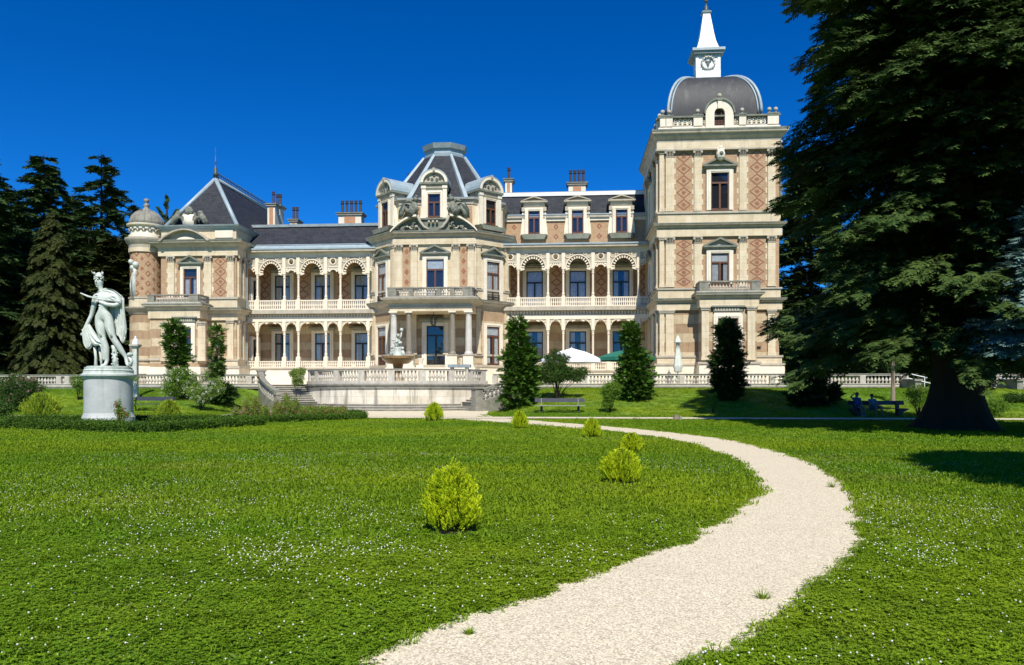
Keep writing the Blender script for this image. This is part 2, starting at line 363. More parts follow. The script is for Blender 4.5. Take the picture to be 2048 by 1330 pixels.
def window(T, a, z0, w, h, sur=.34, ped=0, trans=.3, dark=False, blind=0., curtain=0, sill=True, b=0., pedh=.8, panel=False, wood=None, scroll=False, pw=None):
    """a: centre, z0/h: the glazed opening; surround, wooden frame, panes, pediment (1 triangle, 2 flat)"""
    s = M('stone_pale', T); x0, x1, z1 = a-w/2, a+w/2, z0+h
    s.box(x0-sur, x0, b-.02, b+.22, z0, z1+sur*.8); s.box(x1, x1+sur, b-.02, b+.22, z0, z1+sur*.8); s.box(x0, x1, b-.02, b+.22, z1, z1+sur*.8)
    s.box(x0-sur*.55, x0-.04, b+.22, b+.26, z0, z1+.1); s.box(x1+.04, x1+sur*.55, b+.22, b+.26, z0, z1+.1); s.box(x0-sur*.55, x1+sur*.55, b+.22, b+.26, z1+.1, z1+sur*.6)
    if sill: s.box(x0-sur-.1, x1+sur+.1, b-.02, b+.34, z0-.16, z0, 'trim')
    root = part('window', s)
    r = M('inner_shade', T); r.box(x0, x1, b-.01, b+.012, z0, z1); part('room_shade', r, parent=root)  # near-black panel paints the unlit room behind the panes
    wd = wood or ('wood_dark' if dark else 'wood_brown'); f = M(wd, T); t = .09; zt = z1-h*trans
    f.box(x0, x0+t, b+.012, b+.12, z0, z1); f.box(x1-t, x1, b+.012, b+.12, z0, z1); f.box(x0+t, x1-t, b+.012, b+.12, z1-t, z1); f.box(x0+t, x1-t, b+.012, b+.12, z0, z0+.16)
    f.box(x0+t, x1-t, b+.012, b+.14, zt-.07, zt+.07); f.box(a-.075, a+.075, b+.012, b+.15, z0+.16, zt-.07)
    part('frame', f, parent=root)
    g = M('glass', T); g.add([(x0+t, b+.09, z0+.16), (x1-t, b+.09, z0+.16), (x1-t, b+.09, z1-t), (x0+t, b+.09, z1-t)], [(0, 1, 2, 3)]); part('glass', g, parent=root, fix=False)
    def drape(p0, p1, q0, q1, mat='curtain', nm='curtain'):
        c = M(mat, T); n = 14; lo = []; V = []; F = []
        for i in range(n+1):
            xx = p0+(p1-p0)*i/n; bb = b+.045+.022*math.sin(i*2.1); V += [(xx, bb, q0), (xx, bb, q1)]
            if i: F.append((2*i-2, 2*i, 2*i+1, 2*i-1))
        c.add(V, F); part(nm, c, parent=root, fix=False)
    if curtain == 1: drape(x0+t, x1-t, z0+.1, zt)
    if curtain == 2: drape(x0+t, x0+t+w*.27, z0+.1, z1); drape(x1-t-w*.27, x1-t, z0+.1, z1)
    if curtain == 3: drape(x0+t, x1-t, z0+.1, z1)
    if curtain == 4: drape(x0+t+.02, a-.1, z0+.1, zt-.1); drape(a+w*.2, x1-t, z0+.1, zt-.1)
    if blind: c = M('blind', T); c.box(x0+t, x1-t, b+.05, b+.06, z1-h*blind, z1-.02); part('blind', c, parent=root)
    pz0 = z1+sur*.8+.18; hw = pw or (w/2+sur+.22)
    if ped or panel:
        e = M('stone_pale', T)
        e.box(x0-sur*.8, x1+sur*.8, b-.02, b+.10, z1+sur*.8, pz0+.0)
        if ped:
            e.box(-hw+a, hw+a, b-.02, b+.42, pz0, pz0+.14, 'trim_dark')
            e.box(-hw+a+.1, hw+a-.1, b-.02, b+.28, pz0-.1, pz0, 'trim')
        if ped == 1:
            e.poly([(a-hw+.25, pz0+.14), (a+hw-.25, pz0+.14), (a, pz0+pedh-.14)], b-.02, b+.12, 'trim')
            for q in (-1, 1):
                e.poly([(a+q*hw, pz0+.14), (a+q*(hw-.3), pz0+.14), (a, pz0+pedh-.16), (a, pz0+pedh)], b-.02, b+.42, 'trim_dark')
            e.ball(*T(a, b+.16, pz0+.34)[:3], .11, 'stone_pale') if T is ID else None
        part('pediment' if ped else 'lintel', e, parent=root)
    if panel:
        e = M('trim_dark', T); e.box(a-w/2-sur, a+w/2+sur, b, b+.16, pz0+.05, pz0+.4)
        for i in range(9): e.box(a-w/2-sur+.1+i*(w+2*sur-.3)/9, a-w/2-sur+.22+i*(w+2*sur-.3)/9, b+.16, b+.2, pz0+.1, pz0+.35, 'trim')
        e.box(a-w/2-sur-.15, a+w/2+sur+.15, b, b+.3, pz0+.4, pz0+.52, 'trim_dark'); part('carved_panel', e, parent=root)
    return root

def pilaster(T, a0, a1, z0, z1, out=.16, cap=True, b=0., base=.28, teeth=0, mat='stone_cream'):
    p = M(mat, T); p.box(a0, a1, b-.02, b+out, z0+base, z1-(.55 if cap else .25))
    p.box(a0-.05, a1+.05, b-.02, b+out+.06, z0, z0+base*.6); p.box(a0-.025, a1+.025, b-.02, b+out+.03, z0+base*.6, z0+base)
    if teeth:
        k = 0; z = z0+.1
        while z+.42 < z1-.5:
            if teeth & 1 and k % 2: p.box(a0-.17, a0, b-.01, b+.03, z, z+.42)
            if teeth & 2 and k % 2: p.box(a1, a1+.17, b-.01, b+.03, z, z+.42)
            if teeth & 1 and not k % 2: p.box(a0-.06, a0, b-.01, b+.03, z, z+.42)
            if teeth & 2 and not k % 2: p.box(a1, a1+.06, b-.01, b+.03, z, z+.42)
            z += .42; k += 1
    r = part('pilaster', p)
    c = M('trim', T)
    if cap:
        c.box(a0-.03, a1+.03, b-.02, b+out+.03, z1-.55, z1-.5); c.box(a0-.09, a1+.09, b-.02, b+out+.12, z1-.1, z1)
        n = 3; wd = (a1-a0)/n
        for row in range(2):
            for i in range(n):
                x = a0+wd*(i+.5); zb = z1-.5+.2*row
                c.add([(x-wd*.42, b+out, zb), (x+wd*.42, b+out, zb), (x, b+out+.13, zb+.2), (x-wd*.3, b+out+.06, zb+.22), (x+wd*.3, b+out+.06, zb+.22)], [(0, 1, 2), (0, 2, 3), (1, 4, 2), (0, 3, 4, 1), (2, 4, 3)], 'trim')
        for q in (a0-.02, a1+.02):
            cx, cy, cz = T(q, b+out+.02, z1-.18); c.add([(cx+.09*math.cos(t)*T.c, cy+.09*math.cos(t)*T.s, cz+.09*math.sin(t)) for t in [i*.785 for i in range(8)]]+[(cx+.09*math.cos(t)*T.c+.1*T.s, cy+.09*math.cos(t)*T.s-.1*T.c, cz+.09*math.sin(t)) for t in [i*.785 for i in range(8)]],
                [tuple(range(8)), tuple(range(15, 7, -1))]+[(i, (i+1) % 8, 8+(i+1) % 8, 8+i) for i in range(8)], 'trim', T=ID)
    else: c.box(a0-.06, a1+.06, b-.02, b+out+.07, z1-.25, z1-.12); c.box(a0-.1, a1+.1, b-.02, b+out+.12, z1-.12, z1)
    part('capital', c, parent=r); return r

def diamonds(mb, T, a0, a1, z0, z1, n, b=.012, w=.085, mat='pattern_red', edge=True, star=True):
    old = mb.T; mb.T = T; a = (a0+a1)/2; hw = (a1-a0)/2*.86; st = (z1-z0)/n
    for i in range(n):
        c = z0+st*(i+.5); hh = st/2*(1.02 if edge else .62); h2 = hw*(1 if edge else .75)
        for sx in (-1, 1):
            for sz in (-1, 1):
                mb.add([(a+sx*h2, b, c), (a, b, c+sz*hh), (a, b, c+sz*(hh-w*1.5)), (a+sx*(h2-w*1.5), b, c)], [(0, 1, 2, 3)], mat)
        if star:
            for ang in (0, 45, 90, 135):
                dx, dz = math.cos(R(ang))*hw*.3, math.sin(R(ang))*hw*.3; px, pz_ = -math.sin(R(ang))*.025, math.cos(R(ang))*.025
                mb.add([(a-dx-px, b+.001*ang/45, c-dz-pz_), (a+dx-px, b+.001*ang/45, c+dz-pz_), (a+dx+px, b+.001*ang/45, c+dz+pz_), (a-dx+px, b+.001*ang/45, c-dz+pz_)], [(0, 1, 2, 3)], mat)
    mb.T = old
def cornice(path, z0, z1, out, closed=False, name='cornice', mat='trim', top='trim_dark', dent=True):
    h = z1-z0; m = M(mat)
    m.sweep(path, [(-.1, z0), (out*.22, z0), (out*.3, z0+h*.28), (out*.62, z0+h*.5), (out*.68, z0+h*.66), (out*.95, z0+h*.70), (out, z0+h*.86), (-.1, z0+h*.86)], mat, closed)
    m.sweep(path, [(-.1, z0+h*.86), (out*1.04, z0+h*.86), (out*1.06, z1), (-.1, z1)], top, closed)
    return part(name, m)
def band(path, z0, z1, out, mat='stone_cream', closed=False, name='string_course'):
    m = M(mat); m.sweep(path, [(-.1, z0), (out, z0), (out, z1), (-.1, z1)], mat, closed); return part(name, m)
BAL = [(.04, 0), (.055, .04), (.03, .1), (.035, .16), (.072, .3), (.065, .38), (.032, .6), (.028, .72), (.05, .78), (.055, .86)]
def railing(T, a0, a1, z0, z1, b=0., th=.14, posts=(), step=.24, mat='iron_cream', name='railing', flat=False, capm=None, bm=None, sc=1.):
    m = M(mat, T); h = z1-z0; bm = bm or mat
    m.box(a0, a1, b-th, b+th, z0, z0+h*.13); m.box(a0, a1, b-th*1.15, b+th*1.15, z1-h*.13, z1, capm or mat)
    for p, w in posts: m.box(p-w/2, p+w/2, b-th*1.05, b+th*1.05, z0+h*.13, z1-h*.13); m.box(p-w/2-.03, p+w/2+.03, b-th*1.25, b+th*1.25, z1-h*.13, z1+.012, capm or mat)
    n = max(1, int((a1-a0)/step)); zz0, hh = z0+h*.13, h*.74
    for i in range(n):
        x = a0+(a1-a0)*(i+.5)/n
        if any(abs(x-p) < w/2+.06 for p, w in posts): continue
        if flat:
            m.box(x-.045, x+.045, b-.04, b+.04, zz0, zz0+hh); m.box(x-.075, x+.075, b-.045, b+.045, zz0+hh*.35, zz0+hh*.6)
        else:
            X, Y, _ = T(x, b, 0) if T is not ID else (x, b, 0); o = m.T; m.T = ID
            m.lathe(X, Y, [(r*sc, zz0+hh*z/.86) for r, z in BAL], 7, bm); m.T = o
    return part(name, m)
def moved(T, a, b, ang): c = Face(*T(a, b, 0)[:2], T.ang+ang); return c

# ------------------------------------------------------------ tower
TF = -3.0; tx = lambda x: pu(x, TF); tz = lambda y: pz(y, TF, 1440)
tl, tr_ = tx(1318), tx(1558); dep = 10.4; ft = Face(0, TF, 0); fl = Face(tl, TF+dep, -90); fr = Face(tr_, TF, 90)
sq = [(tl, TF+dep), (tl, TF), (tr_, TF), (tr_, TF+dep)]
zg, z1f, z1c, z2f, z2c, zt = 1.9, tz(612), tz(577), tz(473), tz(424), tz(298)
w = M('wall_banded'); w.box(tl, tr_, TF, TF+dep, zg, tz(597), 'wall_banded'); part('wall', w)
w = M('wall_tan'); w.box(tl, tr_, TF, TF+dep, tz(597), tz(262), 'wall_tan')
for (xa, xb) in ((1350, 1385), (1496, 1532)):
    diamonds(w, ft, tx(xa), tx(xb), tz(572), tz(478), 5); diamonds(w, ft, tx(xa), tx(xb), tz(420), tz(300), 5)
for k in range(3):
    diamonds(w, fl, dep*(.14+.31*k)-.6, dep*(.14+.31*k)+.7, tz(572), tz(478), 5); diamonds(w, fl, dep*(.14+.31*k)-.6, dep*(.14+.31*k)+.7, tz(420), tz(300), 5)
part('wall', w)
o = .03
for z0, z1 in ((tz(597), tz(424)), ): pass
band(sq, tz(598), tz(577), .10); band(sq, tz(579), tz(576), .2, 'trim')
band(sq, tz(447), tz(426), .10); band(sq, tz(427), tz(423), .2, 'trim')
band(sq, tz(473), tz(459), .20); cornice(sq, tz(460), tz(447), .5)
band(sq, tz(620), tz(608), .20); cornice(sq, tz(610), tz(597), .5)
band(sq, tz(300), tz(284), .20, 'stone_cream'); band(sq, tz(301), tz(298), .3, 'trim'); cornice(sq, tz(285), tz(261), .62)
band(sq, zg, tz(731), .35, 'stone_pale', name='plinth'); band(sq, tz(731), tz(727), .42, 'trim', name='plinth'); band(sq, tz(727), tz(714), .18); band(sq, tz(715), tz(711), .26, 'trim')
for xa, xb, te in ((1319, 1328, 0), (1331, 1347, 2), (1388, 1402, 3), (1478, 1492, 3), (1535, 1550, 1)):
    a0, a1 = tx(xa), tx(xb)
    for zb, ze in ((tz(574), tz(473)), (tz(422), tz(300))): pilaster(ft, a0, a1, zb, ze, teeth=te, cap=xa != 1319, out=.16 if xa != 1319 else .08)
for xa, xb in ((1319, 1328), (1331, 1347), (1535, 1550)): pilaster(ft, tx(xa), tx(xb), tz(711), tz(620), cap=False)
for q in (.15, .9, 3.2, 4.1, dep-4.1, dep-3.2, dep-1, ):
    for zb, ze in ((tz(574), tz(473)), (tz(422), tz(300)), (tz(711), tz(620))): pilaster(fl, q, q+.6, zb, ze, cap=zb != tz(711), teeth=0)
c = (tx(1414)+tx(1464))/2; ww = tx(1457)-tx(1421)
window(ft, c, tz(568), ww, tz(507)-tz(568), ped=1, trans=.3, curtain=4, blind=.3, sill=False, pw=1.35)
window(ft, c, tz(421), ww, tz(346)-tz(421), ped=1, trans=.27, sill=False, pw=1.35)
for zz, hh in ((tz(568), tz(507)-tz(568)), (tz(421), tz(346)-tz(421))): window(fl, dep/2+.1, zz, 1.4, hh, ped=1, sill=False)
e = M('stone_pale'); X, Y, _ = ft(c, .5, 0)          # emblem over the top window
e.ball(X, Y, tz(313), .36, 'stone_pale', 10, 1.35); e.ball(X, Y-.28, tz(312), .17, 'trim_dark', 8); e.box(X-.3, X+.3, Y-.1, Y+.4, tz(304), tz(300)); e.ball(X, Y, tz(300), .2)
part('crest', e)
e = M('sculpture'); 
for k in range(4): e.ball(tr_+.25, TF+.8, tz(330)-k*.7, .3-.04*k, 'sculpture', 8, 1.5)
for k in range(3): e.ball(tr_+.25, TF+.9, tz(372)-k*.6, .34-.06*k, 'sculpture', 8, 1.4)
part('sculpture', e)
# ground floor bay with a balcony
bb = 1.5; bl, br = tx(1396), tx(1504)
w = M('wall_banded', ft); w.box(bl, br, 0, bb, zg, tz(612)); part('wall', w)
bp = [(bl, TF-.1), (bl, TF-bb), (br, TF-bb), (br, TF-.1)]
band(bp, tz(618), tz(604), .15); cornice(bp, tz(606), tz(590), .5); band(bp, zg, tz(729), .2, 'stone_pale', name='plinth'); band(bp, tz(729), tz(725), .3, 'trim', name='plinth')
fb = Face(0, TF-bb, 0)
for xa, xb in ((1396, 1410), (1485, 1500)): pilaster(fb, tx(xa), tx(xb), tz(722), tz(618), cap=False, out=.2)
window(fb, (bl+br)/2-.1, tz(722), 1.55, tz(640)-tz(722), trans=.22, sill=False, panel=True, curtain=0)
m = M('balustrade', fb); m.box(bl-.45, br+.45, -bb+.1, .5, tz(592)+.02, tz(589)+.03); part('balcony_slab', m)
rb0, rb1 = bl-.2, br+.2
railing(fb, rb0, rb1, tz(589)+.03, tz(568), b=.25, posts=((rb0+.35, .7), (rb1-.35, .7)), mat='weathered', name='balcony_balustrade', bm='balustrade')
for q, T2 in ((rb0+.1, Face(rb0+.14, TF-.1, -90)), (rb1-.1, Face(rb1-.14, TF-bb-.2, 90))): railing(T2, 0, bb+.05, tz(589)+.03, tz(568), b=0, mat='weathered', name='balcony_balustrade', bm='balustrade')
m = M('black_iron', ft); m.box(tx(1513), tx(1521), .02, .08, tz(697), tz(693)); part('plaque', m)
# parapet, niche, dome, lantern, spire
pz0, pz1 = tz(261), tz(231); pl, pr_ = tx(1319), tx(1557)
ps = [(pl, TF+dep), (pl, TF), (pr_, TF), (pr_, TF+dep)]
m = M('stone_pale'); m.sweep(ps, [(-.5, pz0), (.12, pz0), (.12, pz0+.28), (0, pz0+.34), (0, pz0+.4), (-.5, pz0+.4)]); m.sweep(ps, [(-.5, pz1-.12), (.14, pz1-.12), (.14, pz1), (-.5, pz1)], 'trim_dark')
part('parapet', m)
def post(T, a0, a1, ball=1):
    p = M('stone_pale', T); p.box(a0, a1, -.45, .1, pz0+.4, pz1-.12); p.box(a0-.05, a1+.05, -.5, .16, pz1, pz1+.1, 'trim_dark'); r = part('parapet_post', p)
    for i in range(ball):
        s = M('trim_dark'); X, Y, _ = T((a0+a1)/2+(i-(ball-1)/2)*.5, -.15, 0); s.lathe(X, Y, [(.2, pz1+.1), (.2, pz1+.16), (.09, pz1+.2), (.07, pz1+.28)], 8); s.ball(X, Y, pz1+.44, .18, 'trim'); part('ball_finial', s, parent=r, smooth=True)
def fret(T, a0, a1):
    p = M('stone_pale', T); z0, z1 = pz0+.5, pz1-.22; p.box(a0, a1, -.16, -.1, z0, z1, 'stone_pale')
    n = max(2, int((a1-a0)/.3)); 
    rnd = random.Random(3)
    for i in range(n):
        for j in range(3):
            cx, cz = a0+(i+.5)*(a1-a0)/n, z0+(j+.5)*(z1-z0)/3; t0 = rnd.random()*3
            r = .12; pts = [(cx+r*math.cos(t0+k*.9), -.04, cz+r*math.sin(t0+k*.9)) for k in range(6)]; p.tube(pts, .024, 4, 'stone_pale')
            p.box(cx-.07, cx+.07, -.1, -.09, cz-.06, cz+.06, 'trim_dark')
    part('openwork_panel', p)
for xa, xb, nb in ((1320, 1331, 1), (1332, 1345, 1), (1387, 1405, 1), (1478, 1492, 1), (1535, 1557, 2)): post(ft, tx(xa), tx(xb), nb)
fret(ft, tx(1347), tx(1384)); fret(ft, tx(1405), tx(1414)); fret(ft, tx(1464), tx(1476)); fret(ft, tx(1495), tx(1532))
for q in (0, 2.2, 6.6, 9.0): post(fl, q+.1, q+.8)
fret(fl, 1.0, 2.1); fret(fl, 3.2, 6.5); fret(fl, 7.5, 8.9)
m = M('stone_pale', ft); x0, x1, xc = tx(1411), tx(1467), tx(1438.5); hw = (x1-x0)/2; zs = tz(228); n = 16
arc = lambda r, zc, k: [(xc+r*math.cos(math.pi*(1-i/n)), zc+k*r*math.sin(math.pi*(1-i/n))) for i in range(n+1)]
ih = (tx(1449)-tx(1428))/2
m.strip(arc(ih, zs, 1.1), arc(hw, zs, 1.0), -.35, .18)
for q in (-1, 1): m.box(min(xc+q*ih, xc+q*hw), max(xc+q*ih, xc+q*hw), -.35, .18, pz0+.02, zs)
m.strip(arc(hw, zs, 1.), arc(hw+.12, zs, 1.), -.4, .3, 'trim_dark')
m.box(xc-.16, xc+.16, .18, .3, tz(219), tz(202), 'stone_pale'); m.box(xc-.22, xc+.22, -.2, .36, tz(203), tz(200), 'trim_dark')
X, Y, _ = ft(xc, .05, 0); m.T = ID; m.lathe(X, Y, [(.18, tz(200)), (.09, tz(197)), (.08, tz(195))], 8, 'trim'); m.ball(X, Y, tz(192), .2, 'trim')
r = part('arched_niche', m)
m = M('inner_shade', ft); m.box(xc-ih, xc+ih, -.34, -.3, pz0+.02, tz(216)); part('niche_back', m, parent=r)  # near-black sheet paints the niche's inner shade
m = M('wood_brown', ft)
for i in range(1, 7): a = xc-ih+i*2*ih/7; m.box(a-.018, a+.018, -.08, -.05, pz0+.05, zs+ih*.9)
for i in range(1, 12): z = pz0+i*(tz(219)-pz0)/12; m.box(xc-ih, xc+ih, -.085, -.045, z-.018, z+.018)
part('lattice', m, parent=r)
dcu, dcv = (tl+tr_)/2-.05, TF+dep/2; hb = (pu(1529, TF+.6)-pu(1341, TF+.6))/2; dz0 = pz0+.35
zl0 = pz(157, dcv, 1418); 
hl = .92
def domeprof(n=14):
    out = [(hb, dz0), (hb, pz(222, TF+.8, 1440))]; zb = out[1][1]; H = zl0-zb-.52
    for i in range(1, n+1):
        t = i/n*math.pi/2; out.append((hl+(hb-hl)*math.cos(t)**.80 if i < n else hl, zb+H*math.sin(t)**.97))
    return out
dp = domeprof()
m = M('lead_dome'); V = []; F = []
for r_, z in dp: V += [(dcu-r_, dcv-r_, z), (dcu+r_, dcv-r_, z), (dcu+r_, dcv+r_, z), (dcu-r_, dcv+r_, z)]
for k in range(len(dp)-1):
    for i in range(4): j = (i+1) % 4; F.append((4*k+i, 4*k+j, 4*k+4+j, 4*k+4+i))

for i in range(4): j = (i+1) % 4; m.add([V[4*k+i] for k in range(len(dp))]+[V[4*k+j] for k in range(len(dp))], [(k, len(dp)+k, len(dp)+k+1, k+1) for k in range(len(dp)-1)])
part('dome', m, smooth=True)
for sx, sy in ((-1, -1), (1, -1), (1, 1), (-1, 1)):
    m = M('zinc')
    for off, rr in ((0, .13), (.27, .075)):
        m.tube([(dcu+sx*(r_+.03-off), dcv+sy*(r_+.03), z) for r_, z in dp[1:]], rr, 6, 'zinc')
        if off: m.tube([(dcu+sx*(r_+.03), dcv+sy*(r_+.03-off), z) for r_, z in dp[1:]], rr, 6, 'zinc')
    part('dome_rib', m, smooth=True)
lz = lambda y: pz(y, dcv, 1418)
m = M('spire_white'); m.box(dcu-hl-.12, dcu+hl+.12, dcv-hl-.12, dcv+hl+.12, lz(175), lz(151)); m.box(dcu-hl, dcu+hl, dcv-hl, dcv+hl, lz(151), lz(121))
for q in (-1, 1): m.box(dcu+q*hl-.12, dcu+q*hl+.12, dcv-hl-.06, dcv-hl+.12, lz(151), lz(122))
for s_, ya, yb in ((.1, 122, 118), (.3, 118, 113), (.45, 113, 108)): m.box(dcu-hl-s_, dcu+hl+s_, dcv-hl-s_, dcv+hl+s_, lz(ya), lz(yb), 'zinc_dark' if s_ == .3 else 'zinc')
part('lantern_block', m)
m = M('stone_pale'); T3 = Face(0, dcv-hl, 0); m.T = T3; cz = lz(135); rr = .55
n = 20; ring = lambda r: [(dcu+r*math.sin(2*math.pi*i/n), cz+r*math.cos(2*math.pi*i/n)) for i in range(n+1)]
m.strip(ring(rr*.86), ring(rr), 0, .14, 'spire_white')
for i in range(14): t = i*math.pi*2/14; m.box(dcu+rr*math.sin(t)-.07, dcu+rr*math.sin(t)+.07, .05, .17, cz+rr*math.cos(t)-.06, cz+rr*math.cos(t)+.06, 'trim')
# stag's head relief: muzzle, face and antlers
m.poly([(dcu-.06, cz-.28), (dcu+.06, cz-.28), (dcu+.14, cz+.02), (dcu+.1, cz+.14), (dcu-.1, cz+.14), (dcu-.14, cz+.02)], 0, .12, 'bronze')
for q in (-1, 1):
    m.poly([(dcu+q*.12, cz+.06), (dcu+q*.26, cz+.12), (dcu+q*.12, cz+.14)], 0, .1, 'bronze')
    m.tube([(dcu+q*.06, .08, cz+.14), (dcu+q*.2, .08, cz+.24), (dcu+q*.24, .08, cz+.40)], .03, 4, 'bronze'); m.tube([(dcu+q*.19, .08, cz+.23), (dcu+q*.34, .08, cz+.28)], .022, 4, 'bronze')
part('round_relief', m)
m = M('spire_white'); sp = [(1.02, 108), (.86, 100), (.70, 88), (.57, 72), (.45, 54), (.34, 38), (.27, 28)]
m.lathe(dcu, dcv, [(r_*1.414, lz(y)) for r_, y in sp], 4, 'spire_white', R(45)); m.lathe(dcu, dcv, [(.42*1.3, lz(28)), (.46*1.3, lz(26)), (.3, lz(23))], 4, 'zinc', R(45))
r = part('spire', m)
for row, (y, k) in enumerate(((46, 1), (50, 1), (62, 2), (68, 2), (74, 2), (80, 3))):
    pass
m = M('zinc_dark')
for y in (46, 51, 56, 64, 70, 76, 81):
    zz = lz(y); rr = np.interp(-y, [-s[1] for s in sp], [s[0] for s in sp])
    for q in (-.22, .05, .28): m = M('zinc_dark'); m.box(dcu+q*rr*1.6-.035, dcu+q*rr*1.6+.035, dcv-rr-.02, dcv-rr+.06, zz, zz+.07); part('spire_vent', m, parent=r)
m = M('bronze'); m.lathe(dcu, dcv, [(.22, lz(24)), (.28, lz(21)), (.12, lz(18)), (.2, lz(15)), (.08, lz(12)), (.06, lz(5)), (.16, lz(4)), (.18, lz(1)), (.05, lz(-2)), (.05, lz(-10)), (.01, lz(-14))], 8); part('spire_finial', m, smooth=True)

# ------------------------------------------------------------ left pavilion, turret, hip roof
PV = 1.0; px_ = lambda x: pu(x, PV); pzz = lambda y: pz(y, PV, 400)
fp = Face(0, PV, 0); pl0, pr0 = px_(322), px_(473); pdep = 16.0
pp = [(pl0, PV+1.2), (pl0, PV), (pr0, PV), (pr0, PV+pdep)]
w = M('wall_banded'); w.box(pl0, pr0, PV, PV+pdep, 1.9, pzz(617), 'wall_banded'); part('wall', w)
w = M('wall_tan'); w.box(pl0, pr0, PV, PV+pdep, pzz(617), pzz(480), 'wall_tan'); diamonds(w, fp, px_(427), px_(455), pzz(594), pzz(513), 4); part('wall', w)
w = M('stone_cream'); w.box(pl0, pr0-.05, PV+.05, PV+pdep, pzz(481), pzz(456)); w.box(px_(430), px_(466), PV-.03, PV+.05, pzz(476), pzz(460), 'stone_pale'); part('attic_wall', w)
cornice(pp, pzz(457)-.1, pzz(451), .35, mat='zinc', top='zinc_dark'); cornice(pp, pzz(500), pzz(482), .8); band(pp, pzz(512), pzz(500), .18)
band(pp, pzz(617), pzz(597), .12); band(pp, pzz(599), pzz(595), .22, 'trim'); cornice(pp, pzz(632), pzz(617), .75); band(pp, pzz(641), pzz(631), .18)
band(pp, 1.9, pzz(737), .4, 'stone_pale', name='plinth'); band(pp, pzz(737), pzz(732), .48, 'trim', name='plinth'); band(pp, pzz(733), pzz(722), .2); band(pp, pzz(722), pzz(719), .28, 'trim')
for xa, xb, te in ((337, 350, 3), (410, 424, 3), (456, 469, 1)): pilaster(fp, px_(xa), px_(xb), pzz(595), pzz(512), teeth=te)
pilaster(fp, px_(456), px_(468), pzz(719), pzz(641), cap=False)
fpr = Face(pr0, PV, 90)
for q in (.15, 1.1): pilaster(fpr, q, q+.5, pzz(595), pzz(512)); pilaster(fpr, q, q+.5, pzz(719), pzz(641), cap=False)
window(fp, px_(382.5), pzz(595), px_(396)-px_(369), pzz(538)-pzz(595), ped=1, trans=.3, sill=False, pw=1.15, sur=.3, curtain=4)
m = M('trim_dark', fp); ac = px_(377); n = 16; rw = (px_(428)-px_(327))/2; zb = pzz(485); hh = pzz(461)-zb
A = lambda k: [(ac-rw*k+2*rw*k*i/n, zb+hh*k*math.sin(math.pi*i/n)**.8) for i in range(n+1)]
m.strip(A(.90), A(1), -.1, .95, 'trim'); m.strip([(p[0], zb) for p in A(.9)], A(.9), -.1, .4, 'trim'); m.strip([(p[0]*.6+ac*.4, zb) for p in A(.8)], [(p[0]*.6+ac*.4, zb+(p[1]-zb)*.55) for p in A(.8)], .4, .5, 'stone_pale')
part('segmental_pediment', m)
# ground floor bay
b2 = 1.7; gl, gr = px_(321), px_(417); w = M('wall_banded', fp); w.box(gl, gr, 0, b2, 1.9, pzz(632)); part('wall', w)
gp = [(gl, PV), (gl, PV-b2), (gr, PV-b2), (gr, PV)]
band(gp, pzz(640), pzz(626), .12); cornice(gp, pzz(628), pzz(612), .5); band(gp, 1.9, pzz(735), .2, 'stone_pale', name='plinth'); band(gp, pzz(722), pzz(718), .1, 'trim')
fg = Face(0, PV-b2, 0); Z2 = lambda y: pz(y, PV-b2, 370); X2 = lambda x: pu(x, PV-b2)
for xa, xb in ((324, 337), (397, 412)): pilaster(fg, X2(xa), X2(xb), Z2(722), Z2(644), cap=False)
window(fg, X2(371), Z2(719), X2(385)-X2(358), Z2(656)-Z2(719), sill=False, panel=True, trans=.27)
m = M('balustrade', fg); m.box(gl-.35, gr+.35, -b2+.1, .45, pzz(612)+.01, pzz(610)+.03); part('balcony_slab', m)
railing(fg, gl-.1, gr+.1, pzz(610)+.03, pzz(594), b=.2, posts=((gl+.25, .6), (X2(385), .35), (gr-.2, .5)), mat='weathered', name='balcony_balustrade', bm='balustrade')
railing(Face(gr, PV-b2-.1, 90), 0, b2, pzz(610)+.03, pzz(594), b=0, mat='weathered', name='balcony_balustrade', bm='balustrade')
# round corner turret
tv = PV+.9; tc = pu(293, tv); trr = (pu(322, tv)-pu(264, tv))/2; uz = lambda y: pz(y, tv, 293)
m = M('wall_banded'); m.lathe(tc, tv, [(trr, 1.9), (trr, uz(617))], 32, 'wall_banded'); m.lathe(tc, tv, [(trr*.98, uz(617)), (trr*.98, uz(505))], 32, 'wall_tan')
for i in range(-4, 5):
    for j in range(9):
        if (i+j) % 2: continue
        t = i*.36-.1; z = uz(590)+(uz(512)-uz(590))*j/8; k = .24 if j % 2 == 0 else .15
        pt = lambda dx, dz: (tc+(trr*.98+.02)*math.sin(t+dx/trr), tv-(trr*.98+.02)*math.cos(t+dx/trr), z+dz)
        m.add([pt(-k, 0), pt(0, k*1.15), pt(k, 0), pt(0, -k*1.15)], [(0, 1, 2, 3)], 'pattern_red'); 
        if k > .2: m.add([tuple(c_+d_ for c_, d_ in zip(pt(a_, b_), (0, -.012, 0))) for a_, b_ in ((-.13, 0), (0, .15), (.13, 0), (0, -.15))], [(0, 1, 2, 3)], 'wall_tan')
part('turret', m)
for z0, z1, o_, mt in ((733, 748, .3, 'stone_pale'), (719, 722, .15, 'trim'), (617, 630, .45, 0), (597, 600, .12, 'trim'), (600, 617, .06, 'stone_cream'), (480, 500, .42, 0), (500, 508, .1, 'stone_cream')):
    m = M(mt or 'trim'); za, zb_ = uz(z1), uz(z0); h = zb_-za
    m.lathe(tc, tv, [(trr+o_, za), (trr+o_, zb_)] if mt else [(trr+.08, za), (trr+.12, za+h*.3), (trr+o_*.6, za+h*.5), (trr+o_*.9, za+h*.72), (trr+o_, za+h*.85), (trr+o_, zb_)], 32); part('turret_moulding', m)
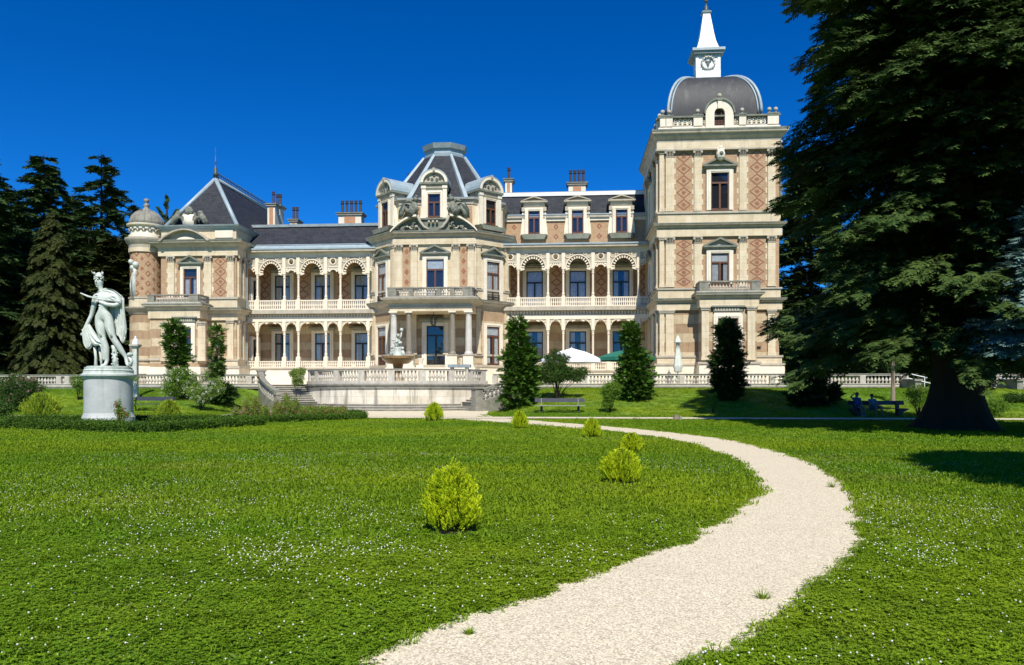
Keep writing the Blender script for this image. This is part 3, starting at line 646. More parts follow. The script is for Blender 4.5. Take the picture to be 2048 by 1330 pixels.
m = M('stone_pale'); m.lathe(tc, tv, [(trr+.1, uz(480)), (trr+.1, uz(474)), (trr-.03, uz(473)), (trr-.03, uz(457)), (trr+.25, uz(455)), (trr+.28, uz(452))], 32, 'stone_pale')
for i in range(-4, 5):
    t = i*.36
    for k in range(5): s = t+(k-2)*.07; m.ball(tc+(trr+.02)*math.sin(s), tv-(trr+.02)*math.cos(s), uz(459)-.28*math.cos((k-2)*.7)**.5, .10, 'sculpture' if k % 2 else 'stone_pale', 6)
part('garland_frieze', m)
m = M('weathered'); rd = trr+.08; m.lathe(tc, tv, [(rd, uz(452)), (rd*.98, uz(445)), (rd*.88, uz(436)), (rd*.68, uz(428)), (rd*.42, uz(423)), (.35, uz(421)), (.36, uz(419)), (.2, uz(417)), (.22, uz(413)), (.3, uz(411)), (.14, uz(408)), (.13, uz(405)), (.24, uz(403)), (.22, uz(399)), (.05, uz(397))], 24)
for i in range(16): t = i*math.pi/8; m.tube([(tc+r_*math.sin(t), tv-r_*math.cos(t), uz(y)) for r_, y in ((rd, 452), (rd*.98, 445), (rd*.88, 436), (rd*.68, 428), (rd*.42, 422))], .035, 4, 'weathered')
part('turret_dome', m, smooth=True)
# the pair of sculpted heads on a scrolled bracket at the turret's outer side
m = M('statue_marble'); su, sv = pu(268, tv-trr), tv-trr*.9; sz = lambda y: pz(y, sv, 268)
m.tube([(su, sv, sz(600)), (su-.02, sv-.05, sz(575)), (su, sv-.1, sz(550)), (su+.05, sv-.1, sz(538))], [.2, .17, .22, .2], 8)
for dx, y, r_ in ((-.28, 524, .24), (.18, 530, .3), (-.12, 536, .25), (-.05, 543, .2)): m.ball(su+dx, sv-.15, sz(y), r_, 'statue_marble' if r_ > .23 else 'sculpture', 8)
m.tube([(su-.18, sv-.2, sz(596)), (su-.3, sv-.2, sz(570)), (su-.1, sv-.25, sz(553)), (su+.05, sv-.2, sz(562)), (su, sv-.2, sz(596))], .06, 6)
part('bracket_sculpture', m, smooth=True)
# hip roof
RB = PV+.5; zr = pzz(451); ax_, av = pu(431, PV+3.6), PV+3.6; az = pz(358, av, 431); ev = PV+19; 
x0, x1 = pl0+.1, pr0-.15; xm = ax_
m = M('slate'); m.add([(x0, RB, zr), (x1, RB, zr), (x1, ev, zr), (x0, ev, zr), (xm, av, az), (xm, ev-3, az)], [(0, 1, 4), (1, 2, 5, 4), (2, 3, 5), (3, 0, 4, 5), (0, 3, 2, 1)]); part('roof', m)
for p, q in (((x0, RB, zr), (xm, av, az)), ((x1, RB, zr), (xm, av, az)), ((xm, av, az), (xm, ev-3, az))):
    m = M('zinc'); m.tube([p, q], .21, 6); part('roof_ridge', m, smooth=True)
m = M('bronze')
for i in range(34):
    v_ = av+.2+i*(ev-av-3.2)/34; m.tube([(xm, v_, az+.1), (xm, v_, az+.75)], .035, 4); m.tube([(xm, v_, az+.45), (xm, v_+.2, az+.65)], .03, 4)
m.tube([(xm, av, az+.62), (xm, ev-3, az+.62)], .04, 4); m.tube([(xm, av, az+.3), (xm, ev-3, az+.3)], .03, 4); part('ridge_cresting', m)
m = M('bronze'); m.lathe(xm, av, [(.22, az), (.2, az+.35), (.28, az+.4), (.12, az+.6), (.2, az+.9), (.07, az+1.1), (.06, az+1.5), (.11, az+1.6), (.04, az+1.7), (.025, az+2.6), (.01, az+3.0)], 8); part('roof_finial', m, smooth=True)
# sculpture group on the attic
m = M('sculpture'); gv = PV+.4; gzv = lambda y: pz(y, gv, 380); gx = lambda x: pu(x, gv)
m.box(gx(368), gx(390), gv-.25, gv+.25, pzz(452), gzv(430), 'stone_pale'); m.ball(gx(379), gv, gzv(424), .42, None, 8, 1.); m.ball(gx(379), gv, gzv(419), .3)
for q, xs in ((-1, (345, 352, 358, 362)), (1, (394, 400, 408, 416))):
    m.tube([(gx(xs[0] if q < 0 else xs[3]), gv-.1, gzv(449)), (gx((xs[1] if q < 0 else xs[2])), gv-.15, gzv(438)), (gx(xs[2] if q < 0 else xs[1]), gv, gzv(428))], [.16, .3, .25], 7)
    m.tube([(gx(379+q*9), gv, gzv(449)), (gx(379+q*12), gv-.1, gzv(436)), (gx(379+q*10), gv, gzv(426))], [.2, .24, .1], 7)
    m.ball(gx(379+q*22), gv, gzv(427), .27); m.tube([(gx(379+q*22), gv, gzv(433)), (gx(379+q*32), gv-.2, gzv(445)), (gx(379+q*38), gv, gzv(451))], [.24, .17, .1], 7)
    m.tube([(gx(379+q*20), gv, gzv(434)), (gx(379+q*11), gv-.2, gzv(438))], .1, 6)
part('sculpture_group', m, smooth=True)

# ------------------------------------------------------------ galleries of the two wings
GV, BV = 3.0, 6.2
def wing(x0, x1, cols, yy, name, endw=True):
    X = lambda x: pu(x, GV); xm = (x0+x1)/2; Z = lambda y: pz(y, GV, xm); fw = Face(0, GV, 0); fbk = Face(0, BV, 0)
    u0, u1 = X(x0), X(x1)
    y_eave, y_spr, y_rt, y_rb, y_fl, y_beam, y_lspr, y_lrt, y_lrb = yy
    # floors, base, ceiling
    m = M('stone_pale'); m.box(u0, u1, GV-.15, BV, 1.9, Z(y_lrb)); m.box(u0, u1, GV-.25, GV-.15, Z(y_lrb)-.14, Z(y_lrb)+.0, 'trim'); part('gallery_base', m)
    m = M('stone_pale'); m.box(u0, u1, GV-.12, GV+.2, Z(y_beam)-.05, Z(y_beam-8)); m.box(u0, u1, GV+.2, BV, Z(y_beam), Z(y_rb)-.05)
    m.box(u0, u1, GV-.02, GV+.15, Z(y_beam-8), Z(y_fl), 'trim')
    step = .28; n = int((u1-u0)/step)
    for i in range(n): m.box(u0+(i+.2)*step, u0+(i+.75)*step, GV-.09, GV-.02, Z(y_beam-8)+.02, Z(y_fl)-.05, 'iron_cream')
    m.box(u0, u1, GV-.5, GV+.2, Z(y_fl), Z(y_rb)-.02, 'trim'); part('gallery_floor', m)
    m = M('stone_pale'); m.box(u0, u1, GV+.1, BV, Z(y_eave+14), Z(y_eave+11)); m.box(u0, u1, GV-.06, GV+.12, Z(y_eave+16), Z(y_eave+5)); m.box(u0, u1, GV-.55, BV, Z(y_eave+6), Z(y_eave+1.5), 'trim'); m.box(u0, u1, GV-.62, GV-.3, Z(y_eave+1.5), Z(y_eave-1.5), 'zinc'); part('eaves', m)
    cs = [X(c_) for c_ in cols]; zr_t, zr_b, zl_t, zl_b = Z(y_rt), Z(y_rb), Z(y_lrt), Z(y_lrb)
    zs, ztop = Z(y_spr), Z(y_eave+15); zb_ = Z(y_beam); zls = Z(y_lspr)
    for c_ in cs:
        for (za, zc, zz) in ((zr_b, zs, ztop), (zl_b, zls, zb_)):
            m = M('iron_cream'); rt = za+(zr_t-zr_b)
            m.box(c_-.19, c_+.19, GV-.16, GV+.16, za, rt+.04); m.lathe(c_, GV, [(.16, rt+.04), (.16, rt+.1), (.11, rt+.14), (.14, rt+.3), (.095, rt+.42), (.09, zc-.42), (.13, zc-.38), (.13, zc-.32), (.095, zc-.3), (.13, zc-.08), (.16, zc)], 10)
            m.box(c_-.15, c_+.15, GV-.15, GV+.15, zc, zz); part('column', m)
    edges = [u0]+cs+[u1]
    for i in range(len(edges)-1):
        a, b_ = edges[i], edges[i+1]; la = a+(.16 if i else 0); lb = b_-(.16 if i < len(edges)-2 else 0); wide = (b_-a) > 1.9; cm = (la+lb)/2; hw = (lb-la)/2
        railing(fw, la+.04, lb-.04, zr_b, zr_t, b=0, th=.06, step=.17, flat=True); railing(fw, la+.04, lb-.04, zl_b, zl_t, b=0, th=.06, step=.17, flat=True)
        if i in (0, len(edges)-2) and hw < .45: pass
        n = 14; m = M('iron_cream', fw)
        if wide:
            r_ = hw; rise = ztop-zs-.2
            al = [(cm-r_*math.cos(math.pi*k/n), zs+rise*math.sin(math.pi*k/n)) for k in range(n+1)]
            m.strip(al, [(p[0], ztop) for p in al], -.05, .05, 'trim')
            al2 = [(cm-(r_-.08)*math.cos(math.pi*k/n), zs+(rise-.08)*math.sin(math.pi*k/n)) for k in range(n+1)]
            m.strip(al2, al, -.1, .13)
            for q in (-1, 1):    # scroll rings in the spandrels
                for rr_, cx_, cz_ in ((.24, hw*.80, ztop-.30), (.12, hw*.52, ztop-.14)):
                    if cz_-zs > 0: m.tube([(cm+q*cx_+rr_*math.cos(t*.7), .08, cz_+rr_*math.sin(t*.7)) for t in range(10)], .04, 4)
            for k in range(1, 13): # cusps
                t = math.pi*(k-.0)/13; ct, st_ = -math.cos(t), math.sin(t)
                p0 = (cm+ct*(r_-.1), zs+st_*(rise-.1)); p1 = (cm+ct*(r_-.36), zs+st_*(rise-.36)); nx, nz = -st_*.045, ct*.045
                m.poly([(p0[0]-nx, p0[1]-nz), (p0[0]+nx, p0[1]+nz), (p1[0]+nx*1.6, p1[1]+nz*1.6), (p1[0]-nx*1.6, p1[1]-nz*1.6)], -.04, .06)
            for q in (-1, 1): m.poly([(cm+q*hw, zs-.12), (cm+q*(hw-.38), zs-.02), (cm+q*(hw-.42), zs+.1), (cm+q*(hw-.2), zs+.12), (cm+q*hw, zs+.3)], -.05, .07)
            part('arcade_arch', m)
        else:
            r_ = max(hw, .3); rise = min(r_, .75); za = zs+rise*.95+.12
            al = [(cm-hw*math.cos(math.pi*k/n), zs+.12+rise*.9*math.sin(math.pi*k/n)) for k in range(n+1)]
            oz, oh, ow = (za+ztop)/2+.06, (ztop-za)*.26, hw*.42
            full = [(p[0], za) for p in al]; m.strip(al, full, -.05, .05)
            top_ = [(p[0], oz-oh*math.sqrt(max(0, 1-((p[0]-cm)/ow)**2))) for p in al]; m.strip(full, top_, -.05, .05, 'trim')
            bot_ = [(p[0], oz+oh*math.sqrt(max(0, 1-((p[0]-cm)/ow)**2))) for p in al]; m.strip(bot_, [(p[0], ztop) for p in al], -.05, .05, 'trim')
            k_ = 16; m.strip([(cm+ow*math.sin(t*6.2832/k_), oz+oh*math.cos(t*6.2832/k_)) for t in range(k_+1)], [(cm+(ow+.09)*math.sin(t*6.2832/k_), oz+(oh+.09)*math.cos(t*6.2832/k_)) for t in range(k_+1)], -.07, .1)
            m.box(la, lb, -.08, .1, za-.03, za+.04)
            for k in range(1, 8):
                t = math.pi*k/8; ct, st_ = -math.cos(t), math.sin(t)
                p0 = (cm+ct*hw, zs+.12+st_*rise*.9); p1 = (cm+ct*(hw-.22), zs+.12+st_*(rise*.9-.22)); nx, nz = -st_*.05, ct*.05
                m.poly([(p0[0]-nx, p0[1]-nz), (p0[0]+nx, p0[1]+nz), (p1[0]+nx*1.5, p1[1]+nz*1.5), (p1[0]-nx*1.5, p1[1]-nz*1.5)], -.04, .06)
            part('arcade_arch', m)
        # lower brackets
        for q, e in ((1, la), (-1, lb)):
            if (q == 1 and i == 0 and hw < .5) : continue
            m = M('iron_cream', fw); br_ = min(.95, hw*1.0) if not wide else .66; n = 8; H = zb_-zls
            lo = [(e+q*br_*(1-math.cos(math.pi/2*k/n)), zls+(H-.12)*math.sin(math.pi/2*k/n)) for k in range(n+1)]
            hi = [(p[0]-q*.0, min(p[1]+.1, zb_)) for p in lo]; m.strip(lo, hi, -.06, .08)
            for k in (2, 4, 5, 6, 7): m.box(min(lo[k][0]-.03, lo[k][0]+.03), lo[k][0]+.03, -.03, .04, lo[k][1]+.05, zb_)
            m.tube([(e+q*(.22+.11*math.cos(t*.8)), .03, zb_-.2+.11*math.sin(t*.8)) for t in range(9)], .03, 4)
            if wide: m.poly([(e+q*br_*.9, zb_-.12), (e+q*(br_+.28), zb_-.02), (e+q*(br_+.2), zb_-.2), (e+q*(br_-.05), zb_-.28)], -.05, .07)
            part('bracket', m)
    # back wall
    w = M('wall_tan'); zmid = (zb_+zr_b)/2; w.box(u0, u1, BV, BV+.4, zmid, Z(y_eave+6), 'wall_tan'); w.box(u0, u1, BV, BV+.4, 1.9, zmid, 'wall_banded')
    return X, Z, fbk, u0, u1, w, zr_b, zl_b
# left wing
X, Z, fk, u0, u1, w, zrb, zlb = wing(480, 762, (515, 569, 597, 652, 681, 737), (499, 548, 600, 620, 628, 642, 662, 722, 735), 'left')
XB = lambda x: pu(x, BV); ZB = lambda y: pz(y, BV, 640)
for xa, xb in ((518, 542), (592, 622), (672, 702), (748, 760)): diamonds(w, fk, XB(xa), XB(xb), ZB(598), ZB(520), 4, w=.12, star=False)
part('wall', w)
for xc_ in (566, 646, 726):
    window(fk, XB(xc_), zrb+.05, XB(582)-XB(552), ZB(552)-zrb, dark=True, ped=1, trans=.3, curtain=3, sill=False, pedh=.6, pw=1.2)  # upper full-height drape also paints the pale reflection in the top panes
    window(fk, XB(xc_), zlb+.05, XB(582)-XB(553), ZB(668)-zlb, dark=True, ped=2, trans=.3, curtain=3 if xc_ != 566 else 2, sill=False)
fps = Face(pr0, GV+.3, 90)
window(fps, 1.4, zrb+.05, 1.3, ZB(566)-zrb, dark=True, trans=.3, curtain=2, sill=False); window(fps, 1.4, zlb+.05, 1.3, ZB(682)-zlb, dark=True, trans=.3, curtain=2, sill=False)
m = M('slate'); ry0, ry1 = GV+.1, GV+3.6; ze, zt_ = pz(490, ry0, 640), pz(452.5, ry1, 640)
m.add([(u0-.5, ry0, ze), (u1+1.5, ry0, ze), (u1+1.5, ry1, zt_), (u0-2.2, ry1, zt_), (u0-.5, ry1+.1, ze-.5), (u1+1.5, ry1+.1, ze-.5)], [(0, 1, 2, 3), (3, 2, 5, 4), (0, 4, 5, 1)]); m.box(u0, u1+1.5, ry1-.1, ry1+9, ze-.6, zt_-.02); part('roof', m)
m = M('zinc'); m.box(u0-.3, u1+1.4, GV-.35, ry0+.05, Z(500), Z(497)+.02); m.add([(u0-.4, GV-.3, Z(498)), (u1+1.4, GV-.3, Z(498)), (u1+1.4, ry0+.15, ze+.12), (u0-.4, ry0+.15, ze+.12)], [(0, 1, 2, 3)]); part('gutter', m)
m = M('zinc_dark'); m.box(u0-2.2, u1+1.5, ry1-.35, ry1+.1, zt_-.1, zt_+.16); part('roof_ridge', m)
m = M('zinc'); m.tube([(u0-1.9, ry1-.1, zt_+.05), (u0-1.5, ry1-.9, zt_-.6)], .13, 5); m.tube([(u0-.1, ry0+1.0, ze+.9), (u0-.5, ry0+.2, ze+.2)], .13, 5); part('flashing', m)
# right wing
X, Z, fk, u0, u1, w, zrb, zlb = wing(1008, 1312, (1036.6, 1096, 1126.6, 1186, 1217, 1277), (489, 538, 594, 613, 621, 637, 660, 724, 740), 'right')
XB = lambda x: pu(x, BV); ZB = lambda y: pz(y, BV, 1150)
for xa, xb in ((1014, 1037), (1100, 1126), (1190, 1215), (1278, 1300)): diamonds(w, fk, XB(xa), XB(xb), ZB(592), ZB(500), 5, w=.12, star=False)
part('wall', w)
for xc_, k in ((1069.5, 1), (1155.5, 1), (1242, 2)):
    window(fk, XB(xc_), zrb+.05, XB(1086)-XB(1053), ZB(543)-zrb, dark=True, ped=1, trans=.3, curtain=3 if k == 1 else 2, sill=False, pedh=.6, pw=1.25)  # full drapes reach the top panes to paint their pale sky reflection
    window(fk, XB(xc_), zlb+.05, XB(1086)-XB(1053), ZB(664)-zlb, dark=True, ped=2, trans=.3, curtain=2 if k == 1 else 0, sill=False)
AV = BV+.0; fa = Face(0, AV-.05, 0); XA = lambda x: pu(x, AV); ZA = lambda y: pz(y, AV, 1150)
w = M('wall_tan'); w.box(u0-.6, u1+.6, AV-.05, AV+.6, Z(492), ZA(438), 'wall_tan')
for xa, xb in ((1021, 1036), (1104, 1120), (1190, 1207)): diamonds(w, fa, XA(xa), XA(xb), ZA(483), ZA(443), 2, edge=False, w=.1, star=False)
part('attic_wall', w)
m = M('stone_pale'); m.box(u0-.6, u1+.6, AV-.2, AV+.1, ZA(442), ZA(436)); m.box(u0-.6, u1+.6, AV-.35, AV+.1, ZA(436), ZA(430), 'trim'); m.box(u0-.6, u1+.6, AV-.4, AV-.2, ZA(431), ZA(429), 'zinc'); part('cornice', m)
m = M('zinc'); m.box(u0-.3, u1+.3, GV-.3, AV, Z(491), Z(488)); part('gallery_roof', m)
m = M('slate'); sv0, sv1 = AV+.0, AV+2.0; se, st1 = ZA(430), pz(390, sv1, 1150)
m.add([(u0-2, sv0, se), (u1+2, sv0, se), (u1+2, sv1, st1), (u0-2, sv1, st1)], [(0, 1, 2, 3)]); m.box(u0-2, u1+2, sv1+.05, sv1+8, se, st1-.05); part('roof', m)
m = M('spire_white'); m.box(u0-2, u1+.3, sv1-.25, sv1+.15, st1-.1, st1+.25); part('roof_ridge', m)
m = M('zinc_dark'); m.box(u0-2, u1+2, sv1+.15, sv1+.5, st1-.1, st1+.4); part('roof_ridge', m)
fd = Face(0, AV-.3, 0)
for xc_ in (1068.5, 1155, 1242.5):
    d = M('stone_pale', fd); c_ = XA(xc_); hw = XA(1093)-XA(1069); d.box(c_-hw*.9, c_+hw*.9, -2.0, 0, ZA(470), ZA(408))
    for q in (-1, 1):
        d.poly([(c_+q*hw*.9, ZA(470)), (c_+q*(hw*1.12), ZA(470)), (c_+q*(hw*1.08), ZA(455)), (c_+q*(hw*.98), ZA(438)), (c_+q*(hw*1.02), ZA(428)), (c_+q*hw*.9, ZA(422))], -.3, .05)
        d.box(c_+q*hw*.9-.14, c_+q*hw*.9+.14, 0, .16, ZA(423), ZA(415), 'trim')
    d.box(c_-hw*.86, c_+hw*.86, 0, .1, ZA(412), ZA(405)); d.box(c_-hw*1.12, c_+hw*1.12, -1.6, .35, ZA(406), ZA(403), 'trim')
    d.poly([(c_-hw*.9, ZA(403)), (c_+hw*.9, ZA(403)), (c_, ZA(396))], -1.5, .05, 'trim')
    for q in (-1, 1): d.poly([(c_+q*hw*1.12, ZA(403)), (c_+q*hw*.95, ZA(403)), (c_, ZA(396.5)), (c_, ZA(393.5))], -1.6, .38, 'trim')
    d.poly([(c_-hw*1.05, ZA(470)), (c_+hw*1.05, ZA(470)), (c_+hw*.85, ZA(480)), (c_-hw*.85, ZA(480))], -.25, .42, 'trim_dark')
    part('dormer', d)
    window(fd, c_, ZA(469), XA(1080)-XA(1057), ZA(423)-ZA(469), sur=.3, trans=.3, sill=False, b=.02)
# chimneys
def chimney(x, wpx, v, y0, y1, ypot, npot, ystep=None):
    c_ = pu(x, v); hw = (pu(x+wpx/2, v)-pu(x-wpx/2, v))/2; Zc = lambda y: pz(y, v, x); m = M('stone_pale'); d_ = .6
    m.box(c_-hw, c_+hw, v-d_, v+d_, Zc(y0), Zc(y1)); m.box(c_-hw-.14, c_+hw+.14, v-d_-.14, v+d_+.14, Zc(y1), Zc(y1-3), 'trim'); m.box(c_-hw-.22, c_+hw+.22, v-d_-.22, v+d_+.22, Zc(y1-3), Zc(y1-5), 'trim_dark')
    m.box(c_-hw*.48, c_+hw*.48, v-d_-.03, v-d_, Zc(y0-3 if y0-y1 > 12 else y0), Zc(y1+3), 'pink_frieze'); r_ = part('chimney', m)
    zt0 = Zc(y1-5)
    for i in range(npot):
        p = M('pot_dark'); xx = c_+(i-(npot-1)/2)*(2*hw/npot*1.0); h = Zc(ypot)-zt0
        p.lathe(xx, v, [(.22, zt0), (.22, zt0+.1), (.14, zt0+.14), (.12, zt0+h*.72), (.2, zt0+h*.76), (.2, zt0+h*.8), (.13, zt0+h*.82), (.17, zt0+h*.97), (.1, zt0+h)], 8); part('chimney_pot', p, parent=r_)
chimney(1154, 34, 10.5, 392, 373, 340, 4); chimney(1018, 13, 9, 394, 366, 335, 1); chimney(703, 45, 10, 455, 433, 401, 5)
chimney(547, 15, 11, 460, 415, 383, 1); chimney(558, 12, 13, 460, 418, 388, 2); chimney(591, 14, 12, 458, 446, 414, 2); chimney(818, 12, 11, 470, 375, 347, 1)

# ------------------------------------------------------------ central pavilion
CV = .5; cx = lambda x: pu(x, CV); cz = lambda y: pz(y, CV, 870); cl, cr = cx(789), cx(951); ch = 2.6
octo = [(cl-ch, GV+4), (cl-ch, CV+ch), (cl, CV), (cr, CV), (cr+ch, CV+ch), (cr+ch, GV+4)]
def octwall(z0, z1, mat, grow=0.):
    m = M(mat); P = octo; n = len(P); V = [(p[0], p[1], z0) for p in P]+[(p[0], p[1], z1) for p in P]
    m.add(V, [(i, (i+1) % n, n+(i+1) % n, n+i) for i in range(n)]+[tuple(range(n)), tuple(range(2*n-1, n-1, -1))]); return m
fc = Face(0, CV, 0); fcr = Face(cr, CV, 45); fcl = Face(cl-ch, CV+ch, -45); fl_ = ch*1.41421
part('wall', octwall(1.9, cz(602), 'wall_banded'))
w = octwall(cz(602), cz(466), 'stone_cream')
for xa, xb in ((806, 821), (920, 935)):
    w.T = fc; w.box(cx(xa), cx(xb), 0, .02, cz(574), cz(489), 'wall_tan'); w.T = ID; diamonds(w, fc, cx(xa)+.02, cx(xb)-.02, cz(574), cz(492), 4, b=.03, edge=False, w=.12, star=False)
part('wall', w)
band(octo, cz(612), cz(599), .15); cornice(octo, cz(614), cz(600), .55); band(octo, cz(489), cz(478), .2); cornice(octo, cz(479), cz(463), .6)
band(octo, 1.9, cz(734), .3, 'stone_pale', name='plinth'); band(octo, cz(734), cz(730), .38, 'trim', name='plinth'); band(octo, cz(712), cz(708), .14, 'trim'); band(octo, cz(598), cz(580), .08); band(octo, cz(581), cz(577), .16, 'trim')
for xa, xb in ((792, 805), (822, 835), (906, 919), (936, 949)): pilaster(fc, cx(xa), cx(xb), cz(577), cz(489), out=.2)
window(fc, cx(871), cz(596), cx(889)-cx(854), cz(519)-cz(596), ped=1, sur=.34, trans=.27, blind=.26, sill=False, pw=1.35)
window(fcr, fl_/2, cz(600), 1.45, cz(521)-cz(600), ped=1, trans=.3, curtain=3, sur=.38, pw=1.3, sill=False)
window(fcl, fl_/2, cz(600), 1.45, cz(521)-cz(600), ped=1, trans=.3, curtain=3, sur=.38, pw=1.3, sill=False)
window(fcr, fl_/2, cz(730), 1.45, cz(652)-cz(730), trans=.25, sur=.34, blind=.22, curtain=2); window(fcl, fl_/2, cz(730), 1.45, cz(652)-cz(730), trans=.25, sur=.34, blind=.22)
for T_ in (fcr, fcl):
    m = M('black_iron', T_); a = fl_/2; z0 = cz(600)
    for i in range(11): m.box(a-.7+i*.14-.012, a-.7+i*.14+.012, .2, .225, z0, z0+.55)
    for z in (0, .28, .53): m.box(a-.72, a+.72, .19, .235, z0+z, z0+z+.03)
    for i in range(4): m.tube([(a-.53+i*.35+.1*math.cos(t), .21, z0+.4+.1*math.sin(t)) for t in [k*.8 for k in range(9)]], .014, 4)
    part('window_guard', m)
    for q in (.05, fl_-.45): pilaster(T_, q, q+.4, cz(577), cz(489), cap=False); pilaster(T_, q, q+.4, cz(708), cz(612), cap=False)
# attic storey, dormers and octagonal roof
at = [(cl-ch+.5, GV+4), (cl-ch+.5, CV+ch+.3), (cl+.3, CV+.6), (cr-.3, CV+.6), (cr+ch-.5, CV+ch+.3), (cr+ch-.5, GV+4)]
old = octo; octo = at; w = octwall(cz(464), cz(402), 'stone_cream')
fat = Face(0, CV+.6, 0); w.T = fat
for xa, xb in ((800, 838), (899, 943)): w.box(cx(xa), cx(xb), 0, .03, cz(455), cz(410), 'wall_tan'); w.T = ID; diamonds(w, fat, cx((xa+xb)/2-9), cx((xa+xb)/2+9), cz(450), cz(413), 2, b=.04, edge=False, w=.12, star=False); w.T = fat
part('attic_wall', w); octo = old
cornice(at, cz(406), cz(393), .3, mat='trim', top='zinc')
cu = (cl+cr)/2; rz0, rz1 = cz(394), pz(308, 4.0, 885)
def oc(a_, c_, b_, v0): return [(cu-a_, v0+c_), (cu-b_, v0), (cu+b_, v0), (cu+a_, v0+c_), (cu+a_, v0+c_+b_*1.2), (cu+b_, v0+2*c_+b_*1.2), (cu-b_, v0+2*c_+b_*1.2), (cu-a_, v0+c_+b_*1.2)]
Bq = oc(cr-cl and (cr-cl)/2+1.4, 2.0, (cr-cl)/2-.95, CV+1.1); cuo = cu; cu = pu(885, 4.3)
Tq = oc(1.9, 1.0, .78, 4.3); 
m = M('slate'); m.add([(p[0], p[1], rz0) for p in Bq]+[(p[0], p[1], rz1) for p in Tq], [(i, (i+1) % 8, 8+(i+1) % 8, 8+i) for i in range(8)]+[tuple(range(8, 16))]); part('roof', m)
for i in range(8):
    a_, b_ = Bq[i], Tq[i]; m = M('zinc'); m.tube([(a_[0], a_[1], rz0), (b_[0], b_[1], rz1)], [.28, .17], 5); part('roof_ridge', m)
m = M('zinc'); zc1 = pz(287, 4.3, 885); Tc = oc(1.72, .92, .72, 4.3)
m.sweep(Tc, [(-1, rz1), (.05, rz1-.1), (.1, rz1+.2), (0, rz1+.25), (0, rz1+.6), (.1, rz1+.65), (-1, rz1+.66)], 'zinc', True)
m.sweep(Tc, [(-1.2, rz1+.6), (.2, rz1+.62), (.3, zc1-.12), (.34, zc1), (-.6, zc1+.15)], 'zinc_dark', True); part('roof_crown', m)
cu = cuo
def dormer(T_, a, z0, z1, zc_, w_, w_open, zo0, zo1, d_=3.0):
    m = M('stone_pale', T_); hw = w_/2; n = 14
    m.box(a-hw*.72, a+hw*.72, -d_*.5, 0, z0, zc_); 
    for q in (-1, 1):
        m.box(a+q*hw*.72-.18, a+q*hw*.72+.18, 0, .16, z0+.1, zc_-.25); m.box(a+q*hw*.72-.22, a+q*hw*.72+.22, 0, .22, zc_-.5, zc_-.2)
        m.poly([(a+q*hw*.72, z0+.1), (a+q*hw*1.0, z0+.1), (a+q*hw*.9, z0+1.0), (a+q*hw*.78, zc_-1.2)], -.3, .03)
        for k in range(4): m.ball(*T_(a+q*hw*.8, .2, zc_-.6-.32*k), .13, 'sculpture', 6) if False else None
    m.box(a-hw*.95, a+hw*.95, -d_*.5, .32, zc_-.16, zc_, 'trim_dark'); m.box(a-hw*.82, a+hw*.82, -d_*.5, .16, zc_-.45, zc_-.16, 'trim')
    A = lambda k: [(a-hw*.92*k*math.cos(math.pi*i/n), zc_+(z1-zc_)*k*math.sin(math.pi*i/n)) for i in range(n+1)]
    m.strip(A(.8), A(1), -.5, .34, 'stone_pale'); m.strip([(p[0], zc_) for p in A(.8)], A(.8), -.5, .1, 'trim')
    m.strip(A(1.0), [(p[0], p[1]+.06) for p in A(1.02)], -d_, .36, 'zinc')
    for k, (dx, dz) in enumerate(((-.4, .25), (0, .45), (.4, .25), (-.15, .2), (.18, .18))): m.tube([(a+dx*hw+.1*math.cos(t), .14, zc_+dz*(z1-zc_)*1.3+.1*math.sin(t)) for t in [i*.9 for i in range(8)]], .045, 4, 'sculpture')
    m.box(a-.1, a+.1, 0, .42, z1-.12, z1+.14, 'trim')
    r_ = part('dormer', m); window(T_, a, zo0, w_open, zo1-zo0, sur=.2, trans=.35, sill=False, b=.03)
fdc = Face(0, CV+.25, 0); dz = lambda y: pz(y, CV+.25, 870)
dormer(fdc, pu(869, CV+.25), dz(440), dz(341), dz(366), cx(898)-cx(839), cx(882)-cx(857), dz(436), dz(389))
for T_ in (Face(*fcr(0, -.35, 0)[:2], 45), Face(*fcl(0, -.35, 0)[:2], -45)): dormer(T_, fl_/2, cz(450), cz(348), cz(376), 2.9, 1.15, cz(444), cz(395), 3.5)
for T_, s_ in ((fcr, 1), (fcl, -1)):
    m = M('trim_dark', T_); m.poly([(fl_/2-1.5, cz(449)), (fl_/2+1.5, cz(449)), (fl_/2+1.2, cz(458)), (fl_/2-1.2, cz(458))], -.3, .35); part('dormer_sill', m)
